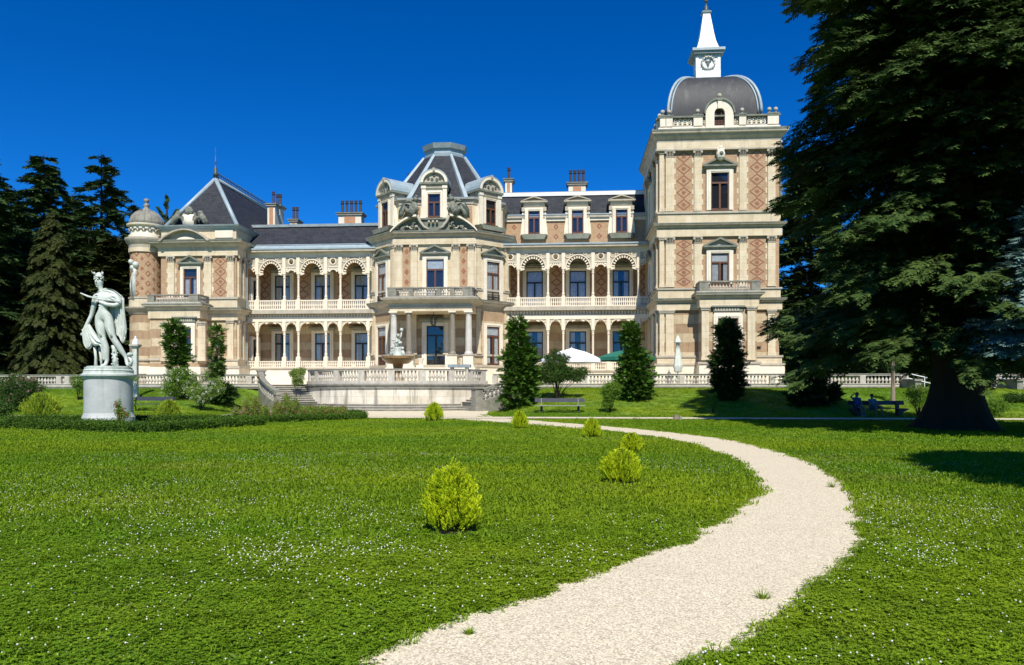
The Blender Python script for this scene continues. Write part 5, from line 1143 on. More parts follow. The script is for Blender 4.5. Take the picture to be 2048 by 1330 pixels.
m = M('pedestal_marble'); m.lathe(0, 0, [(rp*.99, Zs(757)), (rp*1.03, Zs(755)), (rp*1.08, Zs(752)), (rp*1.08, Zs(749)), (rp*.99, Zs(747)), (rp*.97, Zs(743)), (rp*.99, Zs(741)), (rp*.93, Zs(739)), (rp*.93, ptop)], 64, 'statue_marble'); part('cap', m, parent=pd)
stt = thing('statue', 'white marble statue of a cloaked youth in a winged cap standing on the round pedestal', 'statue', (sX, SD, ptop))
def sp_(x, y, d=0.): return ((x-PXC)*sk_, d*sk_, (735-y)*sk_)    # d: depth in picture px, negative = towards viewer
def SP(x, y, d, r_, r2=None): return (*sp_(x, y, d), r_*sk_, (r2 or r_)*sk_)
pts = [SP(208, 632, 0, 10, 7.5), SP(206, 620, -1, 8.5, 6.5), SP(209, 606, -1, 10.5, 7), SP(211, 592, 0, 11, 6.5), SP(204, 583, 0, 3.4, 3.4), SP(201, 575, -1, 3.6, 3.9), SP(198.8, 567, -1.8, 6.2, 6.6), SP(198.5, 559, -1, 7.0, 7.2),
       SP(199, 637, -1, 7.6, 7.6), SP(203, 656, -4, 7.4, 7.6), SP(208, 677, -5, 5.0, 5.2), SP(213, 695, -3, 5.6, 5.6), SP(214, 720, 0, 3.0, 3.2), SP(212, 730, -2, 3.2, 3), SP(204, 732.5, -7, 2.6, 2),
       SP(217, 637, 0, 7.6, 7.6), SP(221, 656, -3, 7.2, 7.4), SP(228, 677, -3, 4.8, 5), SP(236, 692, 2, 5.0, 5), SP(248, 714, 8, 2.8, 3), SP(251, 726, 6, 3, 3), SP(257, 732, -1, 2.6, 2),
       SP(191, 592, 0, 5.4, 5), SP(188, 608, 1, 4.2, 4.2), SP(182, 630, 2, 3.3, 3.3), SP(175, 648, -1, 3.2, 3), SP(168, 665, -4, 2.1, 2),
       SP(234, 594, 2, 6, 5.2), SP(240, 608, -2, 4.6, 4.4), SP(236, 612, -8, 3.8, 3.6), SP(218, 610, -11, 3.2, 3), SP(204, 604, -12, 2.2, 2.2)]
E = [(0, 1), (1, 2), (2, 3), (3, 4), (4, 5), (5, 6), (6, 7), (0, 8), (8, 9), (9, 10), (10, 11), (11, 12), (12, 13), (13, 14), (0, 15), (15, 16), (16, 17), (17, 18), (18, 19), (19, 20), (20, 21), (3, 22), (22, 23), (23, 24), (24, 25), (25, 26), (3, 27), (27, 28), (28, 29), (29, 30), (30, 31)]
body = skin_mesh('body', pts, E, 'statue_marble', stt, 2, thick=1.27)
DF = -1.2
fm = M('statue_marble')       # face: nose, brow, lips, ears, curls; fingers; pectoral and abdominal relief
q = lambda x, y, d: sp_(x, y, d); k = sk_
fm.tube([q(198, 560, -8.6), q(197.6, 564, -10.2), q(197.5, 566.5, -11)], [1.*k, 1.2*k, 1.5*k], 6); fm.tube([q(193.4, 559.5, -7.8), q(197.8, 559, -9), q(202.4, 559.8, -7.8)], [.7*k, .9*k, .7*k], 5)
fm.tube([q(195, 570.4, -8), q(197.6, 570, -9.2), q(200.4, 570.4, -8)], .7*k, 5); fm.ball(*q(197.8, 573.5, -6), 2.2*k)
for sx_ in (-1, 1): fm.ball(*q(198+sx_*3, 562.3, -7.9), 1.0*k); fm.ball(*q(198.5+sx_*6.8, 564, -1), 1.6*k, None, 6, 1.4)
for i in range(26): a = i*2.4; fm.ball(*q(198.5+7.8*math.cos(a), 556.5+2.5*math.sin(i*1.7), -1.5+7.2*math.sin(a)), 1.9*k)
fm.ball(*q(206, 602, -8), 5*k); fm.ball(*q(215, 602, -7.5), 5*k); fm.tube([q(203, 656, -11), q(206, 668, -10.5), q(208, 675, -9.5)], [1.2*k, 2.2*k, 2.6*k], 6); fm.tube([q(222, 656, -10), q(226, 668, -9), q(228, 675, -7.5)], [1.2*k, 2.2*k, 2.6*k], 6)
for i in range(3):
    for sx_ in (-1, 1): fm.ball(*q(207.5+sx_*3.2, 612+i*5.8, -7.4), 3.1*k)
for (hx_, hy_, hd, dx, dy) in ((168, 667, -4, -.3, 1.), (202, 603.5, -12.5, -1., -.15)):
    fm.ball(*q(hx_, hy_, hd), 2.6*k)
    for i in range(5):
        o2 = (i-2)*1.15; ex, ey = (dx*5.4*(1-.08*abs(i-2)), dy*5.4*(1-.08*abs(i-2)))
        nx, ny = -dy, dx
        fm.tube([q(hx_+nx*o2, hy_+ny*o2, hd-.5), q(hx_+nx*o2*1.1+ex*.6, hy_+ny*o2*1.1+ey*.6, hd-2), q(hx_+nx*o2+ex, hy_+ny*o2+ey, hd-.6)], [.85*k, .75*k, .55*k], 5)
join_into(body, fm)
hm = M('statue_marble'); hm.lathe(*q(198.5, 0, -1)[:2], [(9.2*k, q(0, 554.5, 0)[2]), (9.5*k, q(0, 553.5, 0)[2]), (6.6*k, q(0, 552, 0)[2]), (5.6*k, q(0, 548, 0)[2]), (3.2*k, q(0, 545.5, 0)[2]), (.3*k, q(0, 544.6, 0)[2])], 16)
cap_ = part('cap', hm, parent=stt, smooth=True)
for s_, (xa, ya, xb, yb) in enumerate(((191, 550, 183.5, 542), (204.5, 550, 205.5, 542))):
    wm = M('statue_marble')
    for i in range(4): wm.tube([q(xa+i*.8, ya, -2), q((xa+xb)/2+i*1.1, (ya+yb)/2-i*.4, -3), q(xb+i*.9, yb+i*2.2, -2)], [1.*k, .9*k, .3*k], 5)
    part('wing', wm, parent=cap_, smooth=True)
def cloth(name, prs, th=1.1, nsub=10, fold=1.4, nf=5, ph=0.):
    """prs: list of ((x,y,d),(x,y,d)) rungs; cloth between them with folds in depth"""
    A_ = cr_spline([p[0] for p in prs], 6); B_ = cr_spline([p[1] for p in prs], 6); n1 = len(A_); V = []
    for i in range(n1):
        for j in range(nsub+1):
            t = j/nsub; p = A_[i]*(1-t)+B_[i]*t; w_ = fold*math.sin(t*nf*math.pi*2/2+ph+i*.12)+.5*fold*math.sin(t*nf*5.1+i*.3)
            V.append(sp_(p[0]+.3*w_, p[1]+.25*math.sin(j*1.9), p[2]+w_))
    m_ = M('statue_marble'); w1 = nsub+1
    off = [(x, y+th*sk_*1.5, z) for x, y, z in V]; N = len(V); F = []
    for i in range(n1-1):
        for j in range(nsub): a_ = i*w1+j; F += [(a_, a_+1, a_+w1+1, a_+w1), (N+a_, N+a_+w1, N+a_+w1+1, N+a_+1)]
    for i in range(n1-1):
        for j in (0, nsub): a_ = i*w1+j; F.append((a_, a_+w1, N+a_+w1, N+a_))
    for j in range(nsub):
        for i in (0, n1-1): a_ = i*w1+j; F.append((a_, N+a_, N+a_+1, a_+1))
    m_.add(V+off, F); return part(name, m_, parent=stt, smooth=True)
cloth('cloak', [((193, 597, -9), (200, 580, -3)), ((203, 600, -11), (214, 577, -3)), ((215, 602, -11), (228, 580, 0)), ((228, 604, -10), (241, 590, 3)), ((238, 608, -6), (246, 598, 5))], nsub=22, fold=2.4, nf=9)
cloth('cloak', [((229, 600, 3), (247, 596, 2)), ((229, 620, 6), (248, 618, 1)), ((230, 640, 7), (249, 645, 1)), ((232, 655, 6), (250, 662, 0)), ((236, 668, 5), (248, 676, 2)), ((242, 682, 4), (245, 686, 3))], nsub=24, fold=2.6, nf=8)
cloth('cloak', [((196, 606, 8), (238, 600, 8)), ((200, 640, 10), (236, 640, 9)), ((226, 668, 10), (238, 676, 8))], nsub=18, fold=1.8, nf=7)
cloth('drapery', [((166, 660, -5), (178, 652, -5)), ((167, 675, -6), (183, 664, -6)), ((169, 688, -6), (190, 680, -6)), ((177, 697, -6), (180, 699, -6))], nsub=20, fold=2.4, nf=8)
cloth('drapery', [((174, 654, -6), (180, 648, -3)), ((183, 682, -7), (191, 662, -6)), ((192, 692, -8), (204, 676, -8)), ((205, 694, -8), (212, 684, -8)), ((208, 720, -6), (213, 722, -4))], nsub=16, fold=1.8, nf=5)
m = M('statue_marble'); m.tube([q(170, 588, -16), q(184, 594.5, -14), q(206, 600, -13), q(244, 604, -9)], [1.1*k, 1.9*k, 1.3*k, .9*k], 8); part('flute', m, parent=stt, smooth=True)
m = M('statue_marble'); m.tube([q(229, 733, 4), q(228, 715, 4), q(226.5, 698, 4), q(225, 690, 3)], [6*k, 5*k, 4.4*k, 4.2*k], 10)
for i in range(14): a = i*2.4; m.ball(*q(228+5*math.cos(a), 698+i*2.5, 4+4.6*math.sin(a)-1), 1.9*k)
part('tree_stump', m, parent=stt, smooth=True)
m = M('statue_marble'); m.tube([q(190, 734, 3), q(190, 715, 3), q(189, 694, 1)], [3.4*k, 2.6*k, 2.8*k], 8); m.tube([q(201, 734, 5), q(199, 715, 5), q(197, 694, 3)], [2.2*k, 2.4*k, 2.2*k], 8); part('support', m, parent=stt, smooth=True)
m = M('statue_marble'); m.ball(*q(259, 709, 2), 6*k, None, 10, .75); m.tube([q(257, 713, 2), q(262, 722, 3), q(258, 732, 2)], [3*k, 3.2*k, 5*k], 8); part('scroll', m, parent=stt, smooth=True)
m = M('statue_marble'); m.lathe(0, 0, [(rp*.86, -.0), (rp*.86, 1.8*k), (rp*.8, 2.4*k)], 40); part('base', m, parent=stt)

# ============================================================ BENCHES AND PEOPLE
def bench(label, x, y, wpx, style='modern'):
    X_, Y_, z_ = ghit(x, y); k_ = Y_/FP; hw = wpx*k_/2; t = thing('park_bench', label, 'bench', (X_, Y_, z_), 0)
    for z in (.44,):
        m = M('bench_pale' if style == 'modern' else 'bench_slat')
        for i in range(4): m.box(-hw, hw, -.25+i*.13, -.14+i*.13, .43, .47)
        part('seat', m, parent=t)
    m = M('bench_slat'); m.add([(-hw, .27, .66), (hw, .27, .66), (hw, .31, .9), (-hw, .31, .9), (-hw, .31, .66), (hw, .31, .66), (hw, .35, .9), (-hw, .35, .9)], [(0, 1, 2, 3), (4, 7, 6, 5), (0, 4, 5, 1), (3, 2, 6, 7), (0, 3, 7, 4), (1, 5, 6, 2)]); part('backrest', m, parent=t)
    for q_ in (-.74, .74):
        m = M('black_iron')
        if style == 'modern': m.box(q_*hw-.05, q_*hw+.05, -.2, .25, .36, .43); m.box(q_*hw-.07, q_*hw+.07, -.02, .16, 0, .36); m.tube([(q_*hw, .22, .36), (q_*hw, .32, .88)], .03, 5, 'bench_pale')
        elif style == 'iron':
            m.tube([(q_*hw*1.25, -.25, 0), (q_*hw*1.25, -.1, .25), (q_*hw*1.25, -.25, .44), (q_*hw*1.25, .2, .44), (q_*hw*1.25, .3, .9)], .035, 6); m.tube([(q_*hw*1.25, .1, .4), (q_*hw*1.25, .3, .0)], .035, 6); m.tube([(q_*hw*1.25, -.25, .44), (q_*hw*1.25, -.32, .66), (q_*hw*1.25, .26, .7)], .03, 6)
        else: m.poly([(q_*hw-.1, 0), (q_*hw+.12, 0), (q_*hw+.14, .2), (q_*hw+(.5 if q_ > 0 else .12), .42), (q_*hw-(.1 if q_ > 0 else .5), .42)], -.1, .2); m.box(q_*hw-.1, q_*hw+.1, .2, .3, 0, .9)
        part('leg', m, parent=t)
    return X_, Y_, z_
bench('empty park bench with dark backrest on the sunny lawn right of the stair', 1120, 826, 100)
bench('iron armed park bench partly hidden behind the statue pedestal', 306, 822, 82, 'iron')
bX, bY, bZ = bench('dark bench in deep shade carrying two seated people', 1757, 833, 112, 'solid')
def person(label, x, pose, cloth_top, cloth_leg):
    X_ = ray(x)[0]*bY; t = thing('person', label, 'person', (X_, bY-.02, bZ))
    if pose == 1:  # lounging, arm raised over the head
        P = [(0, 0, .52, .15, .12), (0, .04, .75, .14, .11), (.01, .1, .98, .16, .11), (.01, .1, 1.1, .06, .06), (.02, .06, 1.22, .085, .1), (.02, .05, 1.30, .085, .1),
             (.10, -.02, .52, .095, .09), (.2, -.42, .54, .07, .07), (.22, -.45, .3, .055, .055), (.22, -.46, .07, .04, .04), (.22, -.60, .04, .04, .03),
             (-.08, -.02, .52, .095, .09), (.02, -.44, .54, .07, .07), (.04, -.5, .3, .055, .055), (.05, -.52, .07, .04, .04), (.05, -.66, .04, .04, .03),
             (-.17, .1, 1.02, .06, .06), (-.36, .05, 1.13, .045, .045), (-.22, .0, 1.28, .036, .036), (-.06, .02, 1.34, .03, .03),
             (.19, .1, 1.02, .06, .06), (.27, .02, .80, .045, .045), (.2, -.2, .66, .034, .034)]
    else:
        P = [(0, 0, .52, .15, .12), (-.03, .0, .72, .14, .11), (-.08, -.02, .92, .16, .11), (-.1, -.04, 1.03, .055, .055), (-.12, -.1, 1.13, .08, .09), (-.12, -.11, 1.21, .08, .09),
             (.10, -.02, .52, .09, .09), (.28, -.40, .56, .07, .07), (.3, -.42, .3, .05, .05), (.33, -.44, .07, .038, .038), (.35, -.58, .04, .04, .03),
             (-.05, -.02, .52, .09, .09), (-.03, -.44, .54, .07, .07), (-.05, -.46, .3, .05, .05), (-.05, -.47, .07, .038, .038), (-.05, -.6, .04, .04, .03),
             (-.24, -.02, .95, .055, .055), (-.26, -.14, .74, .042, .042), (-.1, -.36, .64, .032, .032), (-.03, -.42, .62, .028, .028),
             (.1, -.04, .95, .055, .055), (.17, -.16, .74, .042, .042), (.12, -.36, .66, .032, .032)]
    E_ = [(0, 1), (1, 2), (2, 3), (3, 4), (4, 5), (0, 6), (6, 7), (7, 8), (8, 9), (9, 10), (0, 11), (11, 12), (12, 13), (13, 14), (14, 15), (2, 16), (16, 17), (17, 18), (18, 19) if True else None, (2, 20), (20, 21), (21, 22)]
    b_ = skin_mesh('body', P, E_, 'skin', t, 2)
    hd = P[4]; fm = M('skin'); fm.tube([(hd[0], hd[1]-.10, hd[2]+.05), (hd[0], hd[1]-.13, hd[2]+.01)], [.012, .018], 5); fm.tube([(hd[0]-.03, hd[1]-.1, hd[2]-.03), (hd[0]+.03, hd[1]-.1, hd[2]-.03)], .008, 4)
    for s_ in (-1, 1): fm.ball(hd[0]+s_*.032, hd[1]-.09, hd[2]+.05, .012); fm.ball(hd[0]+s_*.088, hd[1], hd[2]+.02, .02)
    for hnd in (P[19] if pose == 1 else P[18], P[22]):
        for i in range(5): fm.tube([(hnd[0]+(i-2)*.014, hnd[1]-.01, hnd[2]), (hnd[0]+(i-2)*.018, hnd[1]-.06, hnd[2]+(.01 if i else .02)), (hnd[0]+(i-2)*.016, hnd[1]-.09+.01*abs(i-2), hnd[2]-.02)], [.009, .009, .007], 5)
    join_into(b_, fm)
    skin_mesh('shirt', [(P[0][0], P[0][1], .56, .175, .145), (P[1][0], P[1][1], P[1][2], .165, .135), (P[2][0], P[2][1], P[2][2]+.02, .18, .13), (P[16][0], P[16][1], P[16][2], .08, .08), ((P[16][0]*.5+P[17][0]*.5), (P[16][1]+P[17][1])/2, (P[16][2]+P[17][2])/2, .07, .07), (P[20][0], P[20][1], P[20][2], .08, .08), ((P[20][0]+P[21][0])/2, (P[20][1]+P[21][1])/2, (P[20][2]+P[21][2])/2, .07, .07)], [(0, 1), (1, 2), (2, 3), (3, 4), (2, 5), (5, 6)], cloth_top, t, 2)
    skin_mesh('shorts', [(P[0][0], P[0][1], .53, .17, .14), (P[6][0], P[6][1]-.02, P[6][2], .11, .105), (P[6][0]*.3+P[7][0]*.7, P[6][1]*.3+P[7][1]*.7, P[7][2], .09, .09), (P[11][0], P[11][1]-.02, P[11][2], .11, .105), (P[11][0]*.3+P[12][0]*.7, P[11][1]*.3+P[12][1]*.7, P[12][2], .09, .09)], [(0, 1), (1, 2), (0, 3), (3, 4)], cloth_leg, t, 2)
    m = M('hair'); m.ball(P[5][0], P[5][1]+.03, P[5][2]+.0, .105, None, 10, 1.0); part('hair', m, parent=t, smooth=True)
    for i in (10, 15): m = M('shoe'); m.ball(P[i][0], P[i][1]+.02, .045, .055, None, 8, .8); m.ball(P[i][0], P[i][1]+.1, .05, .05, None, 8, .9); part('shoe', m, parent=t, smooth=True)
person('person leaning back on the shaded bench in a blue shirt, one arm behind the head', 1714, 1, 'cloth_blue', 'cloth_navy')
person('person hunched forward on the shaded bench in a pale blue checked shirt', 1746, 2, 'cloth_check', 'cloth_check')
# lamps
def lamp(label, x, t_, y0, y1, wpx, kind):
    X_ = ray(x)[0]*t_; zb = float(gz(X_, t_)); k_ = t_/FP; o = thing('lamp_pillar' if kind else 'garden_lamp', label, 'pillar' if kind else 'lamp', (X_, t_, zb)); zt_ = zy(y0, t_)-zb; w_ = wpx*k_/2
    m = M('statue_marble' if kind else 'black_iron')
    if kind:
        m.box(-w_*.62, w_*.62, -w_*.62, w_*.62, 0, zt_-.75); m.box(-w_*.85, w_*.85, -w_*.85, w_*.85, 0, .3); m.box(-w_*.8, w_*.8, -w_*.8, w_*.8, zt_-.85, zt_-.75); m.box(-w_*1.25, w_*1.25, -w_*1.25, w_*1.25, zt_-.72, zt_-.6, 'trim'); m.box(-w_, w_, -w_, w_, zt_-.8, zt_-.7)
        part('pillar', m, parent=o); m = M('spire_white'); m.lathe(0, 0, [(w_*.95, zt_-.6), (w_*.8, zt_-.35), (w_*.3, zt_-.15), (w_*.35, zt_-.08), (.02, zt_)], 8); part('finial', m, parent=o)
    else:
        m.lathe(0, 0, [(.09, 0), (.08, .2), (.045, .3), (.035, zt_-.6), (.08, zt_-.56)], 8); part('pole', m, parent=o); m = M('lamp_glass'); m.lathe(0, 0, [(.10, zt_-.54), (.16, zt_-.12)], 6); part('lantern', m, parent=o); m = M('black_iron'); m.lathe(0, 0, [(.2, zt_-.12), (.2, zt_-.09), (.04, zt_)], 6); part('lantern_roof', m, parent=o)
gp_ = lamp('square white stone pillar with pointed finial beside the round turret', 271, 53, 672, 0, 14, 1); lamp('thin iron garden lantern among the narrow yew by the left pavilion', 434, 52, 681, 0, 10, 0)
X_, Y_, z_ = ghit(1352, 840); t = thing('water_box', 'small stub of weathered wood on the grass below the cross path', 'stump', (X_, Y_, z_)); t.name = 'wooden_stump'
m = M('bark_pale'); m.lathe(0, 0, [(.16, 0), (.15, .2), (.16, .26), (.02, .27)], 9); m.box(.18, .32, -.06, .06, 0, .2, 'bench_pale'); part('stub', m, parent=t)
# ============================================================ PLANTS
def frond(n=8, seed=0, wid=.055, spread=.42, jit=.06, droop=.10):
    r = np.random.default_rng(seed); Q = []
    def leafq(b, tip, w, zj=0.):
        d = tip-b; L_ = np.linalg.norm(d)+1e-6; p = np.array([-d[1], d[0], 0])/L_*w; mid = b+d*.5+np.array([0, 0, zj]); Q.append([b, mid+p, tip, mid-p])
    for i in range(n):
        t = i/n; b = np.array([t, 0, -droop*t*t])
        for s in (-1, 1):
            l = spread*(1-t*.65)*r.uniform(.75, 1.2); tip = b+np.array([l*.72, s*l, -droop*.5+r.normal(0, jit)]); leafq(b, tip, wid*r.uniform(.8, 1.3), r.normal(0, .02))
    leafq(np.array([.0, 0, 0]), np.array([1.08, 0, -droop]), wid*1.1); leafq(np.array([.6, 0, -droop*.3]), np.array([1.2, 0, -droop*.7]), wid*1.4)
    return np.array(Q)
def upright(n=10, seed=0, wid=.05):
    r = np.random.default_rng(seed); Q = []
    for i in range(n):
        t = i/n; a = r.uniform(0, 6.28); b = np.array([t*.9, 0, 0]); l = r.uniform(.22, .42)*(1.1-t*.5); tip = b+np.array([l*.9, l*.5*math.cos(a), l*.5*math.sin(a)])
        d = tip-b; p = np.cross(d, [math.sin(a), .3, 1]); p = p/np.linalg.norm(p)*wid; mid = b+d*.55; Q.append([b, mid+p, tip, mid-p])
    return np.array(Q)
def leafball(n=12, seed=0, size=.5, spread=1.):
    r = np.random.default_rng(seed); Q = []
    for i in range(n):
        c = r.normal(0, .45, 3)*spread; d = r.normal(0, 1, 3); d /= np.linalg.norm(d); p = np.cross(d, r.normal(0, 1, 3)); p /= np.linalg.norm(p)
        Q.append([c-d*size*.5, c+p*size*.3, c+d*size*.5, c-p*size*.3])
    return np.array(Q)
def place(temps, pos, dirs, up, sc, seed=0):
    """temps (list of (K,4,3)); one instance per pos; x axis = dirs, z = up"""
    r = np.random.default_rng(seed); pos = np.asarray(pos, float); dirs = np.asarray(dirs, float); up = np.asarray(up, float); sc = np.asarray(sc, float)
    x = dirs/np.linalg.norm(dirs, axis=1, keepdims=True); y = np.cross(up, x); ny = np.linalg.norm(y, axis=1, keepdims=True); y = np.where(ny < 1e-4, [[0, 1, 0]], y/np.maximum(ny, 1e-4)); z = np.cross(x, y)
    Rm = np.stack([x, y, z], 2); ch = r.integers(0, len(temps), len(pos)); out = []
    for k, T_ in enumerate(temps):
        m_ = ch == k
        if not m_.any(): continue
        P = np.einsum('nij,kvj->nkvi', Rm[m_]*sc[m_][:, None, None], T_)+pos[m_][:, None, None, :]; out.append(P.reshape(-1, 4, 3))
    return np.concatenate(out)
def qobj(name, Q, mat, parent, mats=None, mi=None):
    n = len(Q); return npmesh(name, Q.reshape(-1, 3), np.arange(n*4).reshape(n, 4), mat, parent, mats=mats, mi=mi)
FR = [frond(8, s) for s in range(5)]; FRs = [frond(5, s, .09, .5) for s in range(4)]; UP = [upright(10, s) for s in range(5)]; UPs = [upright(6, s, .08) for s in range(4)]; LB = [leafball(12, s) for s in range(5)]
def conifer(name, label, X_, Y_, h, rad, z0, mat, seed, levels=36, per=7, nsp=16, ssc=.7, trunk=.3, droop=.25, tmpl=FR, shape=None, cat='tree', group=None, zb=None, lift=.15, hang=0., flare=1.4, bark='bark', asym=None, twigs=True, rz=None):
    r = np.random.default_rng(seed); zb = float(gz(X_, Y_)) if zb is None else zb
    t = thing(name, label, cat, (X_, Y_, zb), 0, group)
    m = M(bark); prof = []
    for i in range(14):
        q_ = i/13; z = h*q_; rr = trunk*(1-q_*.93)*(1+(flare-1)*math.exp(-z/max(trunk*1.3, .1))); prof.append((rr, z-.1 if i == 0 else z))
    if flare > 1.6:
        n_ = 44; V = []; zs_ = [p[1] for p in prof]; zs_ = [-.1, .12, .3, .55, .85, 1.25, 1.8, 2.5, 3.4, 4.6]+[z for z in zs_ if z > 6]
        for z in zs_:
            b0_ = trunk*(1-z/h*.93)
            for i in range(n_):
                th = 6.2832*i/n_; fl = .92*math.exp(-max(z, 0)/.75)+.22*math.exp(-max(z, 0)/2.6); root = 1+.22*math.sin(5*th+1.)*math.exp(-max(z, 0)/.8)
                V.append((b0_*(1+fl*root)*math.cos(th)*(1+.035*math.sin(17*th+z*1.3)+r.normal(0, .012)), b0_*(1+fl*root)*math.sin(th)*(1+.035*math.sin(17*th+z*1.3)), z))
        m.add(V, [(k*n_+i, k*n_+(i+1) % n_, (k+1)*n_+(i+1) % n_, (k+1)*n_+i) for k in range(len(zs_)-1) for i in range(n_)])
    else: m.lathe(0, 0, prof, 14)
    if shape is None: shape = lambda q_: (1-q_)**.8
    P, D, U, SC = [], [], [], []
    for l in range(levels):
        q_ = (l+r.uniform(-.3, .3))/levels; q_ = min(max(q_, 0), .995); z = z0+(h-z0)*q_; ln = rad*shape(q_)
        for b_ in range(per):
            a = r.uniform(0, 6.283); L_ = ln*r.uniform(.72, 1.12)
            if asym is not None: L_ *= asym(a, q_)
            if L_ < .05: L_ = .05
            ca, sa = math.cos(a), math.sin(a); ns = max(3, int(nsp*(L_/rad+.25))); lf = lift*r.uniform(.3, 1.7)
            zend = z+L_*lf
            ts = np.sort(1-r.uniform(0, 1, ns)**1.3*.85); pr = None
            for tq in ts:
                zz = z+L_*lf*tq-droop*L_*tq*tq; pos = np.array([ca*L_*tq, sa*L_*tq, zz]); side = r.uniform(-1, 1); aa = a+side*1.0*(1.05-tq*.5)
                off = side*L_*.16*(1-abs(tq-.6)); pos = pos+np.array([-sa*off, ca*off, r.normal(0, .05*L_*.5)])
                P.append(pos); D.append([math.cos(aa), math.sin(aa), -droop*1.1*tq+r.normal(0, .16)+.10-hang]); U.append([r.normal(0, .25), r.normal(0, .25), 1]); SC.append(ssc*r.uniform(.7, 1.25)*(.6+.4*min(1, L_/1.5)))
            if twigs and L_ > .8: m.tube([(0, 0, z), (ca*L_*.5, sa*L_*.5, z+L_*lf*.5-droop*L_*.25), (ca*L_*.9, sa*L_*.9, z+L_*lf*.9-droop*L_*.81)], [max(.02, trunk*.09), .02, .008], 4)
    part('trunk', m, parent=t, smooth=True, fix=False)
    qobj('crown', place(tmpl, P, D, U, SC, seed), mat, t)
    if rz: t.rotation_euler = (0, 0, rz)
    return t
# --- the big fir at the right
fX, fY = ray(1912)[0]*30.5, 30.5
conifer('fir_tree', 'huge dark fir with a broad flared trunk filling the right of the garden', fX, fY, 31, 6.1, 3.4, 'fir_needles', 21, levels=66, per=11, nsp=84, ssc=.62, trunk=.8, droop=.34, lift=.22,
        shape=lambda q_: (1.12-q_*1.0 if q_ < .12 else 1.0 if q_ < .5 else (1-(q_-.5)*2)**.8*.97+.03), flare=1.75, zb=0., hang=.10, asym=lambda a, q_: .95+.12*math.sin(a*3+q_*22))
# low boughs reaching left and towards the viewer
conifer('fir_tree', 'fir beyond the right edge, known by its shadow falling across the near lawn', 13.4, 1.5, 19.5, 3.7, 11.5, 'spruce_dark', 22, levels=26, per=8, nsp=16, ssc=1.1, trunk=.35, tmpl=FRs, shape=lambda q_: (1-q_)**.35, zb=0.)
# --- other conifers right
def at_px(x, t_): return ray(x)[0]*t_, t_
def back(label, x, t_, ytop, rad, mat, seed, zb=1.6, **k):
    X_, Y_ = at_px(x, t_); h = zy(ytop, t_)-zb; kw = dict(levels=34, per=7, nsp=15, ssc=1.15, trunk=.4, droop=.3, tmpl=FRs, zb=zb); kw.update(k)
    return conifer(kw.pop('nm', 'spruce_tree'), label, X_, Y_, h, rad, kw.pop('z0', 1.5), mat, seed, **kw)
back('bright green spruce rising just behind the right corner of the tower', 1622, 74, 290, 4.6, 'spruce_dark', 31, levels=48, per=8, shape=lambda q_: (1-q_)**.55)
back('wide dark spruce behind the big fir, between tower and trunk', 1745, 80, 400, 6.5, 'spruce_dark', 32, levels=40, per=9)
back('dark spruce standing behind the big fir trunk', 1880, 86, 330, 7, 'spruce_dark', 33, levels=40, per=9)
back('silvery blue spruce at the right edge of the garden', 2108, 25, 330, 2.3, 'spruce_blue', 34, zb=0., z0=3.0, ssc=.55, levels=50, nsp=20, tmpl=FR)
back('dark spruce behind the right edge balustrade', 1995, 82, 430, 6.5, 'spruce_dark', 35, per=9)
back('tall dark spruce beyond the right edge of the garden', 2110, 78, 300, 7, 'spruce_dark', 36, per=9)
back('low bushy spruce filling the gap right of the tower foot', 1600, 72, 600, 4.5, 'spruce_dark', 37, levels=26, per=10, z0=.3, shape=lambda q_: (1-q_)**.4)
back('low bushy spruce behind the shaded bench', 1700, 74, 590, 5.5, 'spruce_dark', 38, levels=26, per=10, z0=.3, shape=lambda q_: (1-q_)**.4)
back('low bushy spruce behind the garden steps', 1850, 76, 600, 6, 'spruce_dark', 39, levels=26, per=10, z0=.3, shape=lambda q_: (1-q_)**.4)
# --- left background
gl_ = 'tall conifers behind the garden at the left'
back('tall dark spruce with layered tiers, left of the pair above the statue', 88, 88, 303, 6.4, 'spruce_dark', 41, levels=30, per=8, nsp=30, ssc=1.05, lift=.30, droop=.34, group=gl_, shape=lambda q_: (1-q_)**.62)
back('tall dark spruce with open tiers and pointed top, right of the pair above the statue', 203, 88, 296, 6.0, 'spruce_dark', 42, levels=26, per=7, nsp=28, ssc=1.05, lift=.30, droop=.34, group=gl_, shape=lambda q_: (1-q_)**.72)
back('olive weeping spruce directly behind the rose bushes at left', 104, 66, 422, 3.1, 'spruce_olive', 43, levels=50, per=9, nsp=24, ssc=.62, lift=.05, droop=.55, hang=.5, tmpl=FR, shape=lambda q_: (1-q_)**.55)
back('small conifer top between the statue trees and the turret dome', 268, 84, 402, 3.4, 'spruce_dark', 44, levels=26, group=gl_)
back('dark spruce half cut by the left edge of the picture', -42, 70, 250, 5.0, 'spruce_dark', 45, levels=30, group=gl_, nsp=18)
back('low dark spruce behind the weeping spruce', 30, 78, 470, 6.5, 'spruce_dark', 46, per=10, group=gl_, shape=lambda q_: (1-q_)**.4)
back('low dark spruce right behind the marble statue', 178, 76, 455, 6.2, 'spruce_dark', 47, per=10, group=gl_, shape=lambda q_: (1-q_)**.4)
back('olive spruce wedged between the statue and the round turret', 236, 72, 470, 3.6, 'spruce_olive', 48, per=10, group=gl_, shape=lambda q_: (1-q_)**.45)
back('low dark spruce farthest left behind the balustrade', -60, 82, 430, 7, 'spruce_dark', 49, per=9, group=gl_, shape=lambda q_: (1-q_)**.4)
back('dark spruce filling the gap between the tall pair', 148, 95, 385, 6.0, 'spruce_dark', 50, levels=34, per=9, nsp=24, group=gl_)
back('dark spruce behind the weeping spruce, left of the tall pair', 22, 93, 372, 6.2, 'spruce_dark', 51, levels=34, per=9, nsp=24, group=gl_)
